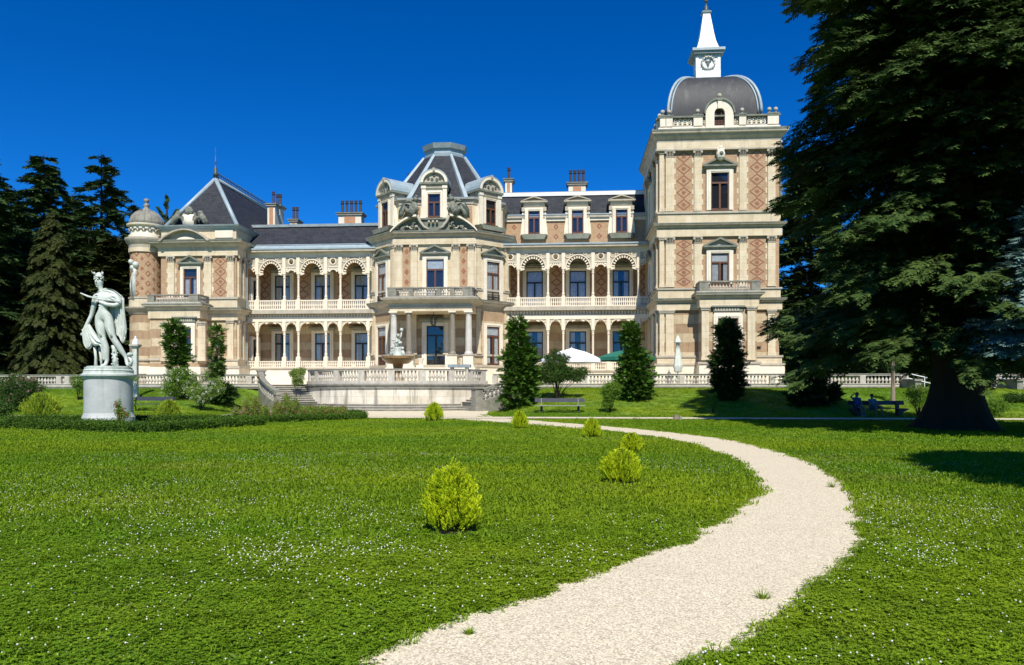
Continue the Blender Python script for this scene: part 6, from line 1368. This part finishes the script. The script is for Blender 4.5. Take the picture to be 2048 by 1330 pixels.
# sparse monkey-puzzle like top behind the pavilion
X_, Y_ = at_px(334, 90); t = thing('conifer_top', 'sparse dark conifer with upswept arms behind the left pavilion roof', 'tree', (X_, Y_, 1.6)); t.name = 'sparse_conifer'
m = M('bark'); H_ = zy(393, 90)-1.6; m.lathe(0, 0, [(.4, 0), (.1, H_)], 8); part('trunk', m, parent=t, smooth=True); P, D, U, SC = [], [], [], []
for i, (dx, dz) in enumerate(((0, 0), (-1, -1.4), (1.2, -1.7), (-1.6, -2.4), (1.9, -2.9), (-.8, -3.2), (.9, -3.6), (-2.2, -4.0), (2.2, -4.6), (0, -2.5))):
    for j in range(26): q_ = j/26; P.append([dx*q_, rg.normal(0, .1), H_+dz-1.6+1.5*q_]); D.append([dx*.6+rg.normal(0, .5), rg.normal(0, .5), .9]); U.append([0, 1, .3]); SC.append(.45)
qobj('crown', place(FRs, P, D, U, SC), 'spruce_dark', t)

# --- columnar yews in clumps
def yew(label, x, ybase, ytop, segs, mat='yew_green', trunkx=None, seed=1, cat='conifer', dens=1., group=None, nm='columnar_yew', tm=None, leafsc=.34, bark='bark_pale'):
    X_, Y_, z_ = ghit(x, ybase); k_ = Y_/FP; t = thing(nm, label, cat, (X_, Y_, z_), 0, group); r = np.random.default_rng(seed); P, D, U, SC = [], [], [], []
    H_ = zy(ytop, Y_)-z_
    for (dx, yc, rw, rh) in segs:
        c = np.array([dx*k_, 0, zy(yc, Y_)-z_]); a, b_ = rw*k_*.88, rh*k_; n = int(260*dens*(a*a+a*b_)*1.7)+30
        for i in range(n):
            d = r.normal(0, 1, 3); d /= np.linalg.norm(d); rr = r.uniform(.35, 1.0)**.5*(1+.20*math.sin(d[0]*6+d[2]*11+seed)+.12*math.sin(d[0]*13-d[2]*5))*(1.18 if r.uniform() < .15 else 1); p = c+d*np.array([a, a*.85, b_])*rr
            if p[2] < .03: p[2] = .03+r.uniform(0, .1)
            P.append(p); dd = d*[1, 1, .45]+np.array([0, 0, .12]); D.append(dd+r.normal(0, .28, 3)); U.append(r.normal(0, .5, 3)+[0, 0, 1]); SC.append(leafsc*r.uniform(.7, 1.3))
    qobj('foliage', place(tm or FR, P, D, U, SC, seed), mat, t)
    m = M(bark); m.lathe((trunkx or 0)*k_, 0, [(.11, -.05), (.09, H_*.5), (.05, H_*.93)], 8); part('trunk', m, parent=t, smooth=True)
    return t
_yw = .87
yew('broad based columnar yew with a narrow top, right beside the curved stair', 1040, 816, 640, ((-2, 790, 36, 26), (0, 762, 37, 22), (2, 735, 33, 20), (-2, 712, 34, 16), (0, 690, 22, 14), (-6, 668, 17, 16), (-6, 650, 16, 13)), seed=3, trunkx=-6)
yew('columnar yew with bare stem patch in front of the green parasol', 1266, 800, 648, ((4, 780, 34, 20), (2, 758, 38, 20), (4, 730, 30, 18), (4, 712, 26, 12), (-2, 690, 12, 8), (-5, 675, 18, 14), (-4, 660, 15, 12)), seed=5, trunkx=-13, mat='yew_green')
yew('columnar yew with a pale trunk in front of the tower doorway', 1456, 800, 640, ((0, 782, 30, 16), (0, 760, 33, 18), (-2, 735, 33, 18), (-2, 714, 32, 14), (2, 692, 22, 14), (0, 670, 24, 14), (-2, 655, 18, 13)), seed=7, trunkx=0, mat='yew_dark')
yew('ragged tall yew beside the door of the left pavilion', 352, 792, 644, ((4, 740, 16, 30), (4, 712, 20, 14), (-2, 690, 22, 14), (0, 668, 20, 14), (-6, 653, 14, 10)), seed=9, mat='yew_green', trunkx=10)
yew('thin pole like yew right of the left pavilion bay', 434, 806, 652, ((0, 670, 10, 18), (0, 705, 11, 24), (-2, 740, 12, 20)), seed=11, mat='yew_green')
yew('dark yew mound under the pole like yew', 436, 808, 770, ((6, 786, 26, 20), (-8, 792, 20, 16)), seed=12, mat='yew_dark', nm='yew_shrub')
yew('nearly black yew column under the low boughs of the big fir', 1612, 812, 640, ((0, 790, 36, 24), (4, 760, 38, 26), (0, 725, 36, 24), (10, 695, 40, 22)), seed=13, mat='yew_dark')
yew('small dark yew shrub right of the black yew column', 1660, 812, 770, ((-4, 790, 20, 18), (8, 784, 12, 10)), seed=14, mat='yew_dark', nm='yew_shrub')
# --- leafy trees and bushes
def bush(label, x, ybase, blobs, mat, seed, leafsc=.20, dens=1., nm='shrub', cat='shrub', flowers=None, stems=3, trunk=None, fl_n=60, fl_sc=.09, t_fix=None, group=None, fz=None):
    X_, Y_, z_ = ghit(x, ybase) if t_fix is None else gat(x, t_fix); k_ = Y_/FP; t = thing(nm, label, cat, (X_, Y_, z_), 0, group); r = np.random.default_rng(seed); P, D, SC = [], [], []
    for (dx, yc, rw, rh) in blobs:
        c = np.array([dx*k_, 0, zy(yc, Y_)-z_]); a, b_ = rw*k_, rh*k_; n = int(120*dens*(a*a+a*b_)/(leafsc/.2)**2*1.5)+14
        for i in range(n):
            d = r.normal(0, 1, 3); d /= np.linalg.norm(d); rr = r.uniform(.3, 1.0)**.5*(1+.2*math.sin(d[0]*6+d[2]*8+seed)); p = c+d*np.array([a, a*.9, b_])*rr; p[2] = max(p[2], .04)
            P.append(p); D.append(d+r.normal(0, .6, 3)); SC.append(leafsc*r.uniform(.6, 1.3))
    P = np.array(P); U = r.normal(0, 1, (len(P), 3))+[0, 0, .8]; qobj('foliage', place(LB, P, D, U, SC, seed), mat, t)
    m = M('bark')
    if trunk: m.lathe(0, 0, [(trunk*1.3, -.05), (trunk, .4), (trunk*.7, float(P[:, 2].max())*.7)], 8)
    for i in range(stems):
        a = r.uniform(0, 6.28); q_ = P[r.integers(0, len(P))]; m.tube([(.05*math.cos(a), .05*math.sin(a), -.03), (q_[0]*.4, q_[1]*.4, q_[2]*.5), tuple(q_)], [.03 if not trunk else .04, .02, .008], 5)
    part('trunk' if trunk else 'stems', m, parent=t, smooth=True)
    if flowers:
        cand = P[r.integers(0, len(P), fl_n)]; cc = P.mean(0); dd = cand-cc; cand = cc+dd*1.08+[0, -.08, .02]
        qobj('blossoms', place(LB, cand, r.normal(0, 1, (fl_n, 3)), r.normal(0, 1, (fl_n, 3)), np.full(fl_n, fl_sc)*r.uniform(.7, 1.3, fl_n), seed), flowers, t)
    return t
bush('small dark leafy tree with a thin trunk behind the empty bench', 1113, 799, ((0, 752, 30, 14), (-22, 738, 18, 12), (22, 745, 20, 12), (0, 728, 22, 14), (38, 752, 22, 12), (-34, 752, 14, 10), (-14, 755, 26, 14), (10, 745, 26, 16), (-2, 708, 8, 12), (12, 716, 14, 9), (52, 742, 14, 8), (-14, 717, 12, 8)), 'leaf_dark', 51, .17, dens=1.1, nm='leafy_tree', cat='tree', trunk=.09, stems=8)
bush('green bush with two tiers of leaves on the lawn below the second yew', 1220, 826, ((0, 785, 20, 18), (4, 775, 18, 12), (-4, 808, 13, 12)), 'leaf_mid', 52, .15, stems=6)
bush('low bush with yellow flowers at the foot of the stair yew', 1024, 820, ((0, 808, 20, 10), (-8, 803, 12, 8), (10, 806, 12, 8)), 'leaf_dark', 53, .13, flowers='petal_yellow', fl_n=110, fl_sc=.10)
bush('thin young sapling with light leaves left of the doorway yew', 1427, 826, ((0, 800, 8, 14), (1, 812, 7, 8)), 'leaf_mid', 54, .12, nm='sapling', cat='tree', stems=3, dens=.8)
bush('rounded white rose bush in front of the left pavilion door', 362, 800, ((0, 766, 32, 26), (-18, 776, 18, 18), (20, 776, 20, 20), (-4, 750, 22, 14)), 'leaf_mid', 55, .17, flowers='petal_white', fl_n=150, fl_sc=.10, nm='rose_bush', cat='bush')
bush('white flowering rose bush on a leggy stem right of the larger rose bush', 400, 821, ((0, 790, 22, 14), (18, 784, 16, 14), (-14, 782, 14, 10), (4, 800, 12, 8), (36, 772, 14, 18)), 'leaf_light', 56, .15, flowers='petal_white', fl_n=90, fl_sc=.11, nm='rose_bush', cat='bush', stems=9, dens=.75)
bush('spray of white roses climbing beside the thin yew', 432, 800, ((-10, 748, 16, 12), (8, 742, 14, 12), (-20, 756, 12, 10)), 'leaf_light', 57, .13, flowers='petal_white', fl_n=60, fl_sc=.10, nm='rose_bush', cat='bush', dens=.6)
bush('large pink rose bush at the far left edge', 38, 822, ((0, 775, 38, 26), (-30, 780, 24, 22), (28, 780, 22, 22), (10, 800, 38, 20), (-34, 805, 26, 18)), 'leaf_dark', 58, .18, flowers='petal_pink', fl_n=80, fl_sc=.13, nm='rose_bush', cat='bush')
bush('low dark bush cut by the left edge beside the yellow thuja', 4, 846, ((0, 820, 22, 18), (-14, 822, 20, 18)), 'leaf_dark', 59, .15)
bush('young green shrub with pinkish stems just left of the pedestal', 157, 800, ((0, 764, 16, 14), (8, 775, 12, 14)), 'leaf_mid', 60, .16, stems=6, dens=.8)
bush('small red leaved rose in front of the pedestal', 240, 838, ((0, 822, 9, 10), (-3, 808, 5, 10), (8, 830, 12, 8)), 'leaf_mid', 61, .12, flowers='petal_red', fl_n=16, fl_sc=.09, t_fix=31.2, nm='rose_bush', cat='bush', stems=7, dens=.8)
bush('pale green bush growing at the top of the left stair flight', 596, 768, ((0, 752, 14, 14), (-8, 746, 10, 8), (8, 742, 8, 8), (0, 764, 11, 8)), 'leaf_light', 62, .14, t_fix=56.5)
bush('thinly leaved bush between the big fir trunk and the shaded bench', 1838, 832, ((0, 795, 24, 20), (10, 782, 18, 14), (-14, 785, 14, 12)), 'leaf_mid', 63, .13, stems=12, dens=.55)
bush('low round bush right of the big fir trunk', 1992, 834, ((0, 812, 26, 16), (-14, 818, 18, 12)), 'leaf_mid', 64, .14)
bush('clipped low bush at the far right below the balustrade', 2025, 806, ((0, 795, 18, 9), (30, 797, 20, 9)), 'leaf_dark', 65, .14)
bush('yellow green bush left of the pedestal behind the hedge', 258, 800, ((6, 756, 9, 8),), 'leaf_light', 66, .12, dens=.8)
t = bush('slim young tree with a bare pale trunk behind the shaded bench', 1786, 806, ((2, 735, 12, 10),), 'yew_dark', 67, .14, nm='young_tree', cat='tree', trunk=.11, dens=.6)
m = M('bark_pale'); m.lathe(0, 0, [(.14, .0), (.11, 3.2)], 8); part('branch', m, parent=t)
# --- golden thujas
def thuja(label, x, ybase, hpx, wpx, seed, mats=('thuja_tip', 'thuja_inner_shade'), group='small golden thujas planted along the path', lump=None, fine=1., t_fix=None):
    X_, Y_, z_ = ghit(x, ybase) if t_fix is None else gat(x, t_fix); k_ = Y_/FP; H_, a = hpx*k_, wpx*k_/2; t = thing('golden_thuja', label, 'shrub', (X_, Y_, z_), 0, group); r = np.random.default_rng(seed)
    def shell(n, r0, r1, sc):
        P, D = [], []
        for i in range(n):
            th = r.uniform(0, 6.283); q_ = r.uniform(.06 if r0 < .5 else .14, 1.)**.85; w_ = (.80+.2*math.sin(min(1, q_/.38)*math.pi/2)) if q_ < .38 else math.cos((q_-.38)/.62*math.pi/2)**.66
            lp = 1+.17*math.sin(th*4+q_*7+seed)+.09*math.sin(th*9-q_*13); rr = a*w_*r.uniform(r0, r1)*lp; P.append([rr*math.cos(th), rr*math.sin(th), max(.02, H_*q_*.93-sc*.4)]); D.append([math.cos(th)*.34, math.sin(th)*.34, 1.+r.normal(0, .2)])
        return np.array(P), np.array(D)+r.normal(0, .13, (n, 3))
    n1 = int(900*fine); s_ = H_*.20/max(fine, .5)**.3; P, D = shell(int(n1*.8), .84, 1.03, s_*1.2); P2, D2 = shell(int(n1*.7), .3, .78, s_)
    if lump: 
        for (lx, lz, n_) in lump: P = np.concatenate([P, np.c_[r.normal(lx*k_, .03, n_), r.normal(-a*.6, .04, n_), r.normal(lz*k_, .05, n_)]]); D = np.concatenate([D, np.c_[np.full(n_, np.sign(lx)*.5), np.full(n_, -.3), np.full(n_, .8)]+r.normal(0, .15, (n_, 3))])
    U = r.normal(0, 1, (len(P), 3)); q1 = place(UP, P, D, U, s_*r.uniform(.6, 1.45, len(P)), seed)
    q2 = place(UP, P2, D2, r.normal(0, 1, (len(P2), 3)), s_*r.uniform(.6, 1.1, len(P2)), seed+1)
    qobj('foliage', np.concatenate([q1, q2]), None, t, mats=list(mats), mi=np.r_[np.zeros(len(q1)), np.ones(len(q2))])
    m = M('bark'); 
    for i in range(9): th = i*.7; m.tube([(.03*math.cos(th), .03*math.sin(th), -.02), (a*.35*math.cos(th), a*.35*math.sin(th), H_*.3), (a*.7*math.cos(th), a*.7*math.sin(th), H_*.62)], [.012, .009, .004], 4)
    part('stems', m, parent=t)
    if Y_ < 16: m = M('soil'); m.lathe(.02, -.02, [(a*1.12, .006), (a*.9, .028), (.02, .05)], 18); part('mulch', m, parent=t)
    return t
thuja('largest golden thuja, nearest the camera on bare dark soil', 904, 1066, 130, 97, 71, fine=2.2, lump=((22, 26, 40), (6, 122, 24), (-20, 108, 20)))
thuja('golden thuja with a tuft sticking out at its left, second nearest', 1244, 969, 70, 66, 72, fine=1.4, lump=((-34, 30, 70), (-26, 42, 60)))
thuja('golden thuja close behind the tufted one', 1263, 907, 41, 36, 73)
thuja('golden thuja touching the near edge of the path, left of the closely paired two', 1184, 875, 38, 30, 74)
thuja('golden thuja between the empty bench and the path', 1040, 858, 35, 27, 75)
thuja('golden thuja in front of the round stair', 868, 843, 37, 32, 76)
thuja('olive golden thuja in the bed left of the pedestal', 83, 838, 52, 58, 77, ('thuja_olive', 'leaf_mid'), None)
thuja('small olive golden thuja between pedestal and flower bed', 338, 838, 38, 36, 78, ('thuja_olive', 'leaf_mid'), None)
# --- box hedges and the flower bed
def hedge(label, pts, w_, h_, seed, mat='box_leaf'):
    c = np.array(pts).mean(0); t = thing('box_hedge', label, 'hedge', (c[0], c[1], 0)); r = np.random.default_rng(seed); S_ = cr_spline(pts, 10); seg = np.diff(S_, axis=0); L_ = np.linalg.norm(seg, axis=1); P, D = [], []
    n = int(L_.sum()*520)
    idx = r.choice(len(seg), n, p=L_/L_.sum())
    for i in idx:
        q_ = r.uniform(); b_ = S_[i]+seg[i]*q_; nn = np.array([-seg[i][1], seg[i][0]])/L_[i]; s_ = r.uniform(-1, 1); z = r.uniform(0, 1)
        if r.uniform() < .45: z = 1
        else: s_ = 1. if r.uniform() < .5 else -1.
        P.append([*(b_+nn*s_*w_/2*(1+r.normal(0, .06))-c), h_*z*(1+r.normal(0, .05))]); D.append([nn[0]*s_+r.normal(0, .6), nn[1]*s_+r.normal(0, .6), .6])
    qobj('foliage', place(LB, P, D, r.normal(0, 1, (n, 3)), np.full(n, .12)*r.uniform(.6, 1.3, n), seed), mat, t)
    m = M('leaf_dark'); nn = []  # solid core in a darker leaf colour paints the hedge's inner shade
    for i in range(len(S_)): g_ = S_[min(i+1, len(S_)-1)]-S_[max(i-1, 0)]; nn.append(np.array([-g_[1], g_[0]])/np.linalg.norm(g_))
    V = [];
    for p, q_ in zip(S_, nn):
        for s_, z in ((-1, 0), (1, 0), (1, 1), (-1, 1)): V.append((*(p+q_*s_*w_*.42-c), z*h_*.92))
    m.add(V, [(4*i+k_, 4*i+4+k_, 4*i+4+(k_+1) % 4, 4*i+(k_+1) % 4) for i in range(len(S_)-1) for k_ in range(4)]+[(0, 1, 2, 3), (4*len(S_)-1, 4*len(S_)-2, 4*len(S_)-3, 4*len(S_)-4)]); part('shade_core', m, parent=t)
    return t
g = lambda x, y: G0(x, y)
hedge('long low box hedge sweeping in front of the statue pedestal', [g(-60, 857), g(60, 858), g(170, 861), g(265, 865), g(340, 863), g(430, 856), g(516, 851)], .95, .31, 81)
hedge('second box hedge behind the pedestal foot', [g(-60, 847), g(60, 846), g(160, 845), g(300, 846), g(420, 845), g(505, 846)], .5, .26, 82)
hedge('short box hedge edging the pink flower bed', [g(500, 846), g(560, 845), g(640, 842), g(700, 840), g(718, 838), g(712, 834), g(690, 832)], .6, .24, 83)
r = np.random.default_rng(90); fb_ = thing('flower_bed', 'bed of bronze and green perennials behind the short box hedge', 'flower bed', (*g(590, 838), 0)); P = []
for i in range(4200):
    x = r.uniform(466, 692); y = r.uniform(834.5, 841)-.0; X_, Y_ = g(x, y); hh = .85*(.75+.35*math.sin(x*.09)+.3*math.sin(x*.31)) if x < 600 else .62
    if 545 < x < 600: hh += .35*r.uniform(0, 1)
    P.append([X_-g(590, 838)[0], Y_-g(590, 838)[1], r.uniform(.05, max(.2, hh))])
P = np.array(P); a_ = P[:500]; qobj('leaves', place(LB, P, r.normal(0, .6, (len(P), 3))+[0, 0, 1], r.normal(0, 1, (len(P), 3)), r.uniform(.09, .17, len(P)), 3), None, fb_, mats=['leaf_mid', 'leaf_bronze', 'leaf_light'], mi=None)
me = fb_.children[0].data; mi_ = np.repeat(r.choice([0, 1, 2], len(me.polygons)//12+1, p=[.3, .35, .35]), 12)[:len(me.polygons)]; me.polygons.foreach_set('material_index', mi_.astype(np.int32))
fl = P[P[:, 0] < g(520, 838)[0]-g(590, 838)[0]][:70]; fl = np.r_[fl, P[r.integers(0, len(P), 40)]]; qobj('blossoms', place(LB, fl+[0, -.1, .12], r.normal(0, 1, (len(fl), 3)), r.normal(0, 1, (len(fl), 3)), np.full(len(fl), .08), 4), 'petal_pink', fb_)
# climbing plant bed under the pedestal
# ============================================================ GRASS
HID = bpy.data.collections.new('grass_sources')
def clump(seed, n, h, r_, mat='grass_blade', wid=.0045, clover=0):
    r = np.random.default_rng(seed); Q = []
    for i in range(n):
        a = r.uniform(0, 6.28); d = r_*math.sqrt(r.uniform()); b_ = np.array([d*math.cos(a), d*math.sin(a), -.01]); az_ = r.uniform(0, 6.28); ln = np.array([math.cos(az_), math.sin(az_), 0])*h*r.uniform(.2, .8); H_ = h*r.uniform(.55, 1.15); p = np.array([-math.sin(az_), math.cos(az_), 0])*wid*r.uniform(.8, 1.4)
        mid = b_+ln*.35+np.array([0, 0, H_*.62]); tip = b_+ln+np.array([0, 0, H_]); Q.append([b_-p, b_+p, mid+p*.8, mid-p*.8]); Q.append([mid-p*.8, mid+p*.8, tip+p*.1, tip-p*.1])
    for i in range(clover):
        a = r.uniform(0, 6.28); d = r_*math.sqrt(r.uniform()); c = np.array([d*math.cos(a), d*math.sin(a), h*r.uniform(.4, .75)])
        for k_ in range(3): t_ = a+k_*2.09; e = np.array([math.cos(t_), math.sin(t_), .25])*.011; p = np.array([-math.sin(t_), math.cos(t_), 0])*.008; Q.append([c, c+e*.7+p, c+e*1.5, c+e*.7-p])
    Q = np.array(Q); me_o = npmesh('clump', Q.reshape(-1, 3), np.arange(len(Q)*4).reshape(-1, 4), mat); S.collection.objects.unlink(me_o); HID_.objects.link(me_o)
def scatter(name, pts, rot, scl, coll, kind='stuff', label=None, cat=None):
    me = bpy.data.meshes.new(name); me.from_pydata([tuple(p) for p in pts], [], [])
    for an, dt, arr in (('rot', 'FLOAT_VECTOR', rot), ('scl', 'FLOAT', scl)):
        at_ = me.attributes.new(an, dt, 'POINT'); at_.data.foreach_set('vector' if dt != 'FLOAT' else 'value', np.asarray(arr, np.float32).ravel())
    o = bpy.data.objects.new(name, me); S.collection.objects.link(o); ng = bpy.data.node_groups.new(name, 'GeometryNodeTree')
    ng.interface.new_socket('Geometry', in_out='INPUT', socket_type='NodeSocketGeometry'); ng.interface.new_socket('Geometry', in_out='OUTPUT', socket_type='NodeSocketGeometry')
    N = ng.nodes; gi, go = N.new('NodeGroupInput'), N.new('NodeGroupOutput'); ip = N.new('GeometryNodeInstanceOnPoints'); ci = N.new('GeometryNodeCollectionInfo'); ci.inputs['Collection'].default_value = coll; ci.inputs['Separate Children'].default_value = True; ci.inputs['Reset Children'].default_value = True
    ra = N.new('GeometryNodeInputNamedAttribute'); ra.data_type = 'FLOAT_VECTOR'; ra.inputs[0].default_value = 'rot'; sa = N.new('GeometryNodeInputNamedAttribute'); sa.data_type = 'FLOAT'; sa.inputs[0].default_value = 'scl'
    e2 = N.new('FunctionNodeEulerToRotation')
    lk = ng.links.new; lk(gi.outputs[0], ip.inputs['Points']); lk(ci.outputs[0], ip.inputs['Instance']); ip.inputs['Pick Instance'].default_value = True
    lk(ra.outputs[0], e2.inputs[0]); lk(e2.outputs[0], ip.inputs['Rotation']); lk(sa.outputs[0], ip.inputs['Scale']); lk(ip.outputs[0], go.inputs[0])
    md = o.modifiers.new('scatter', 'NODES'); md.node_group = ng; tag(o, label, cat, None, kind); return o
THJ = []
for x, y, w_ in ((904, 1066, 104), (1244, 969, 66)): hx_ = ghit(x, y); THJ.append((hx_[0], hx_[1]-.02, w_*.52*hx_[1]/FP))
def pts_in(y0, y1, n, margin=.04, seed=0, fade=None):
    r = np.random.default_rng(seed); n = int(n*(1+9./(y0+y1))); aa_, bb_ = .36, 3.2; Y_ = (-bb_+np.sqrt(bb_**2+4*aa_*(aa_*y0**2+bb_*y0+r.uniform(0, 1, n)*(aa_*(y1**2-y0**2)+bb_*(y1-y0)))))/(2*aa_); X_ = r.uniform(-1, 1, n)*(.72*Y_+3.2)
    u = X_*CA-Y_*SA; v = X_*SA+Y_*CA-D0; ok = ~inpoly(PATH, X_, Y_) & ~((v > cpv0-1.3) & (v < cpv1+.1)) & (v < -7.5) & ~((np.hypot(u-TUC, v-TVC) < 11.8) & (v > -14)) & ~((np.abs(u-TUC) < 8.2) & (v > cpv1))
    X_, Y_ = X_[ok], Y_[ok]
    for ox, oy, orr in THJ: q = np.hypot(X_-ox, Y_-oy) > orr; X_, Y_ = X_[q], Y_[q]
    if fade: q = r.uniform(0, 1, len(X_)) < np.clip((Y_-y0)/fade[0] if fade[0] else 1, 0, 1)*np.clip((y1-Y_)/fade[1] if fade[1] else 1, 0, 1); X_, Y_ = X_[q], Y_[q]
    return X_, Y_
def mk(name, X_, Y_, coll, s0, s1, seed, label=None, cat=None, tilt=.12):
    r = np.random.default_rng(seed); n = len(X_); Z = gz(X_, Y_); rot = np.c_[r.normal(0, tilt, n), r.normal(0, tilt, n), r.uniform(0, 6.28, n)]
    return scatter(name, np.c_[X_, Y_, Z], rot, r.uniform(s0, s1, n), coll, label=label, cat=cat)
HID_ = bpy.data.collections.new('near_clumps'); [clump(s, 44, .046, .15, clover=30, wid=.0033) for s in range(6)]; C1 = HID_
HID_ = bpy.data.collections.new('mid_clumps'); [clump(20+s, 60, .06, .28, clover=8, wid=.008) for s in range(5)]; C2 = HID_
HID_ = bpy.data.collections.new('far_clumps'); [clump(40+s, 60, .06, .55, wid=.017) for s in range(4)]; C3 = HID_
X_, Y_ = pts_in(2.5, 12.5, 30000, seed=1, fade=(0, 4.)); mk('grass', X_, Y_, C1, .7, 1.25, 1, 'short clovery lawn grass nearest the camera on both sides of the path', 'grass')
X_, Y_ = pts_in(7.5, 24, 36000, seed=2, fade=(4., 6.)); mk('grass', X_, Y_, C2, .7, 1.2, 2, 'mown lawn grass in the middle of the garden around the golden thujas', 'grass')
X_, Y_ = pts_in(16, 58, 35000, seed=3, fade=(6., 0)); mk('grass', X_, Y_, C3, .4, .85, 3, 'mown lawn grass towards the villa and on its sloping bank', 'grass')
# grass fringe overhanging the gravel edges and stray tufts
r = np.random.default_rng(5); ex, ey = [], []
for P_ in (Lw2, Rw2):
    for i in range(len(P_)-1):
        L_ = np.linalg.norm(P_[i+1]-P_[i]); 
        if P_[i][1] > 30 or P_[i][1] < 3.5: continue
        for _ in range(int(L_*26)+1): q_ = r.uniform(); p = P_[i]*(1-q_)+P_[i+1]*q_+r.normal(0, .05, 2); ex.append(p[0]); ey.append(p[1])
HID_ = bpy.data.collections.new('fringe_clumps'); [clump(60+s, 26, .06, .07, clover=5, wid=.004) for s in range(4)]; C4 = HID_
mk('grass_fringe', np.array(ex), np.array(ey), C4, .5, 1.2, 6, 'ragged grass fringe along the edges of the gravel path', 'grass')
for i, (x, y, s_, lb) in enumerate(((1526, 1200, 1.5, 'grass tuft growing in the gravel at the lower bend of the path'), (1665, 976, 2.2, 'grass tuft sprouting from the far right edge of the gravel path'), (938, 1272, .9, 'tiny grass tuft in the gravel at the bottom of the picture'))):
    X0, Y0 = G0(x, y); r = np.random.default_rng(100+i); Q = []
    for j in range(60): a = r.uniform(0, 6.28); d = np.array([math.cos(a)*r.uniform(.2, 1.4), math.sin(a)*r.uniform(.2, 1.), 1.])*.05*s_*r.uniform(.5, 1.2); b_ = np.array([math.cos(a), math.sin(a), 0])*.03*s_*r.uniform(0, 1); p = np.array([-math.sin(a), math.cos(a), 0])*.004; Q.append([b_-p, b_+p, b_+d*.6+p*.7, b_+d])
    t = npmesh('grass_tuft', np.array(Q).reshape(-1, 3), np.arange(240).reshape(-1, 4), 'grass_blade'); t.location = (X0, Y0, .014); tag(t, lb, 'grass tuft')
# clover flowers
HID_ = bpy.data.collections.new('clover_heads')
for s in range(3):
    m = M('petal_white'); m.ball(0, 0, .062+.006*s, .0085, None, 6, .9); m.tube([(0, 0, 0), (0, 0, .055)], .0012, 4, 'grass_blade'); o = m.obj('head'); S.collection.objects.unlink(o); HID_.objects.link(o)
X_, Y_ = pts_in(8.0, 19, 34000, seed=9); X2_, Y2_ = pts_in(4.0, 8.0, 15000, seed=19); X_ = np.r_[X_, X2_]; Y_ = np.r_[Y_, Y2_]
from mathutils import noise as mn
dn = np.array([mn.noise(Vector((x*.28, y*.28, 3.1)))+.5*mn.noise(Vector((x*1.1, y*1.1, 8.))) for x, y in zip(X_, Y_)]); r = np.random.default_rng(10)
keep = r.uniform(0, 1, len(X_)) < np.clip(.22+dn*1.5, .05, 1)*np.where((X_ < -1) | (X_ > 3), 1.25, .45); mk('clover_flowers', X_[keep], Y_[keep], HID_, .4, .95, 11, 'scattered white clover heads dotting the lawn', 'flowers')
# broad plantain leaves
HID_ = bpy.data.collections.new('plantains')
for s in range(2):
    r = np.random.default_rng(s); Q = []
    for i in range(6): a = i*1.05+r.uniform(0, .4); L_ = r.uniform(.06, .11); d = np.array([math.cos(a), math.sin(a), .55]); p = np.array([-math.sin(a), math.cos(a), 0])*.014; Q.append([np.zeros(3), d*L_*.55+p, d*L_*[1, 1, .8], d*L_*.55-p])
    o = npmesh('plantain', np.array(Q).reshape(-1, 3), np.arange(24).reshape(-1, 4), 'leaf_light'); S.collection.objects.unlink(o); HID_.objects.link(o)
X_, Y_ = pts_in(4.0, 12, 500, seed=12); mk('broadleaf_weeds', X_, Y_, HID_, .5, 1.2, 13, 'pale broad weed leaves scattered in the near lawn', 'weeds')
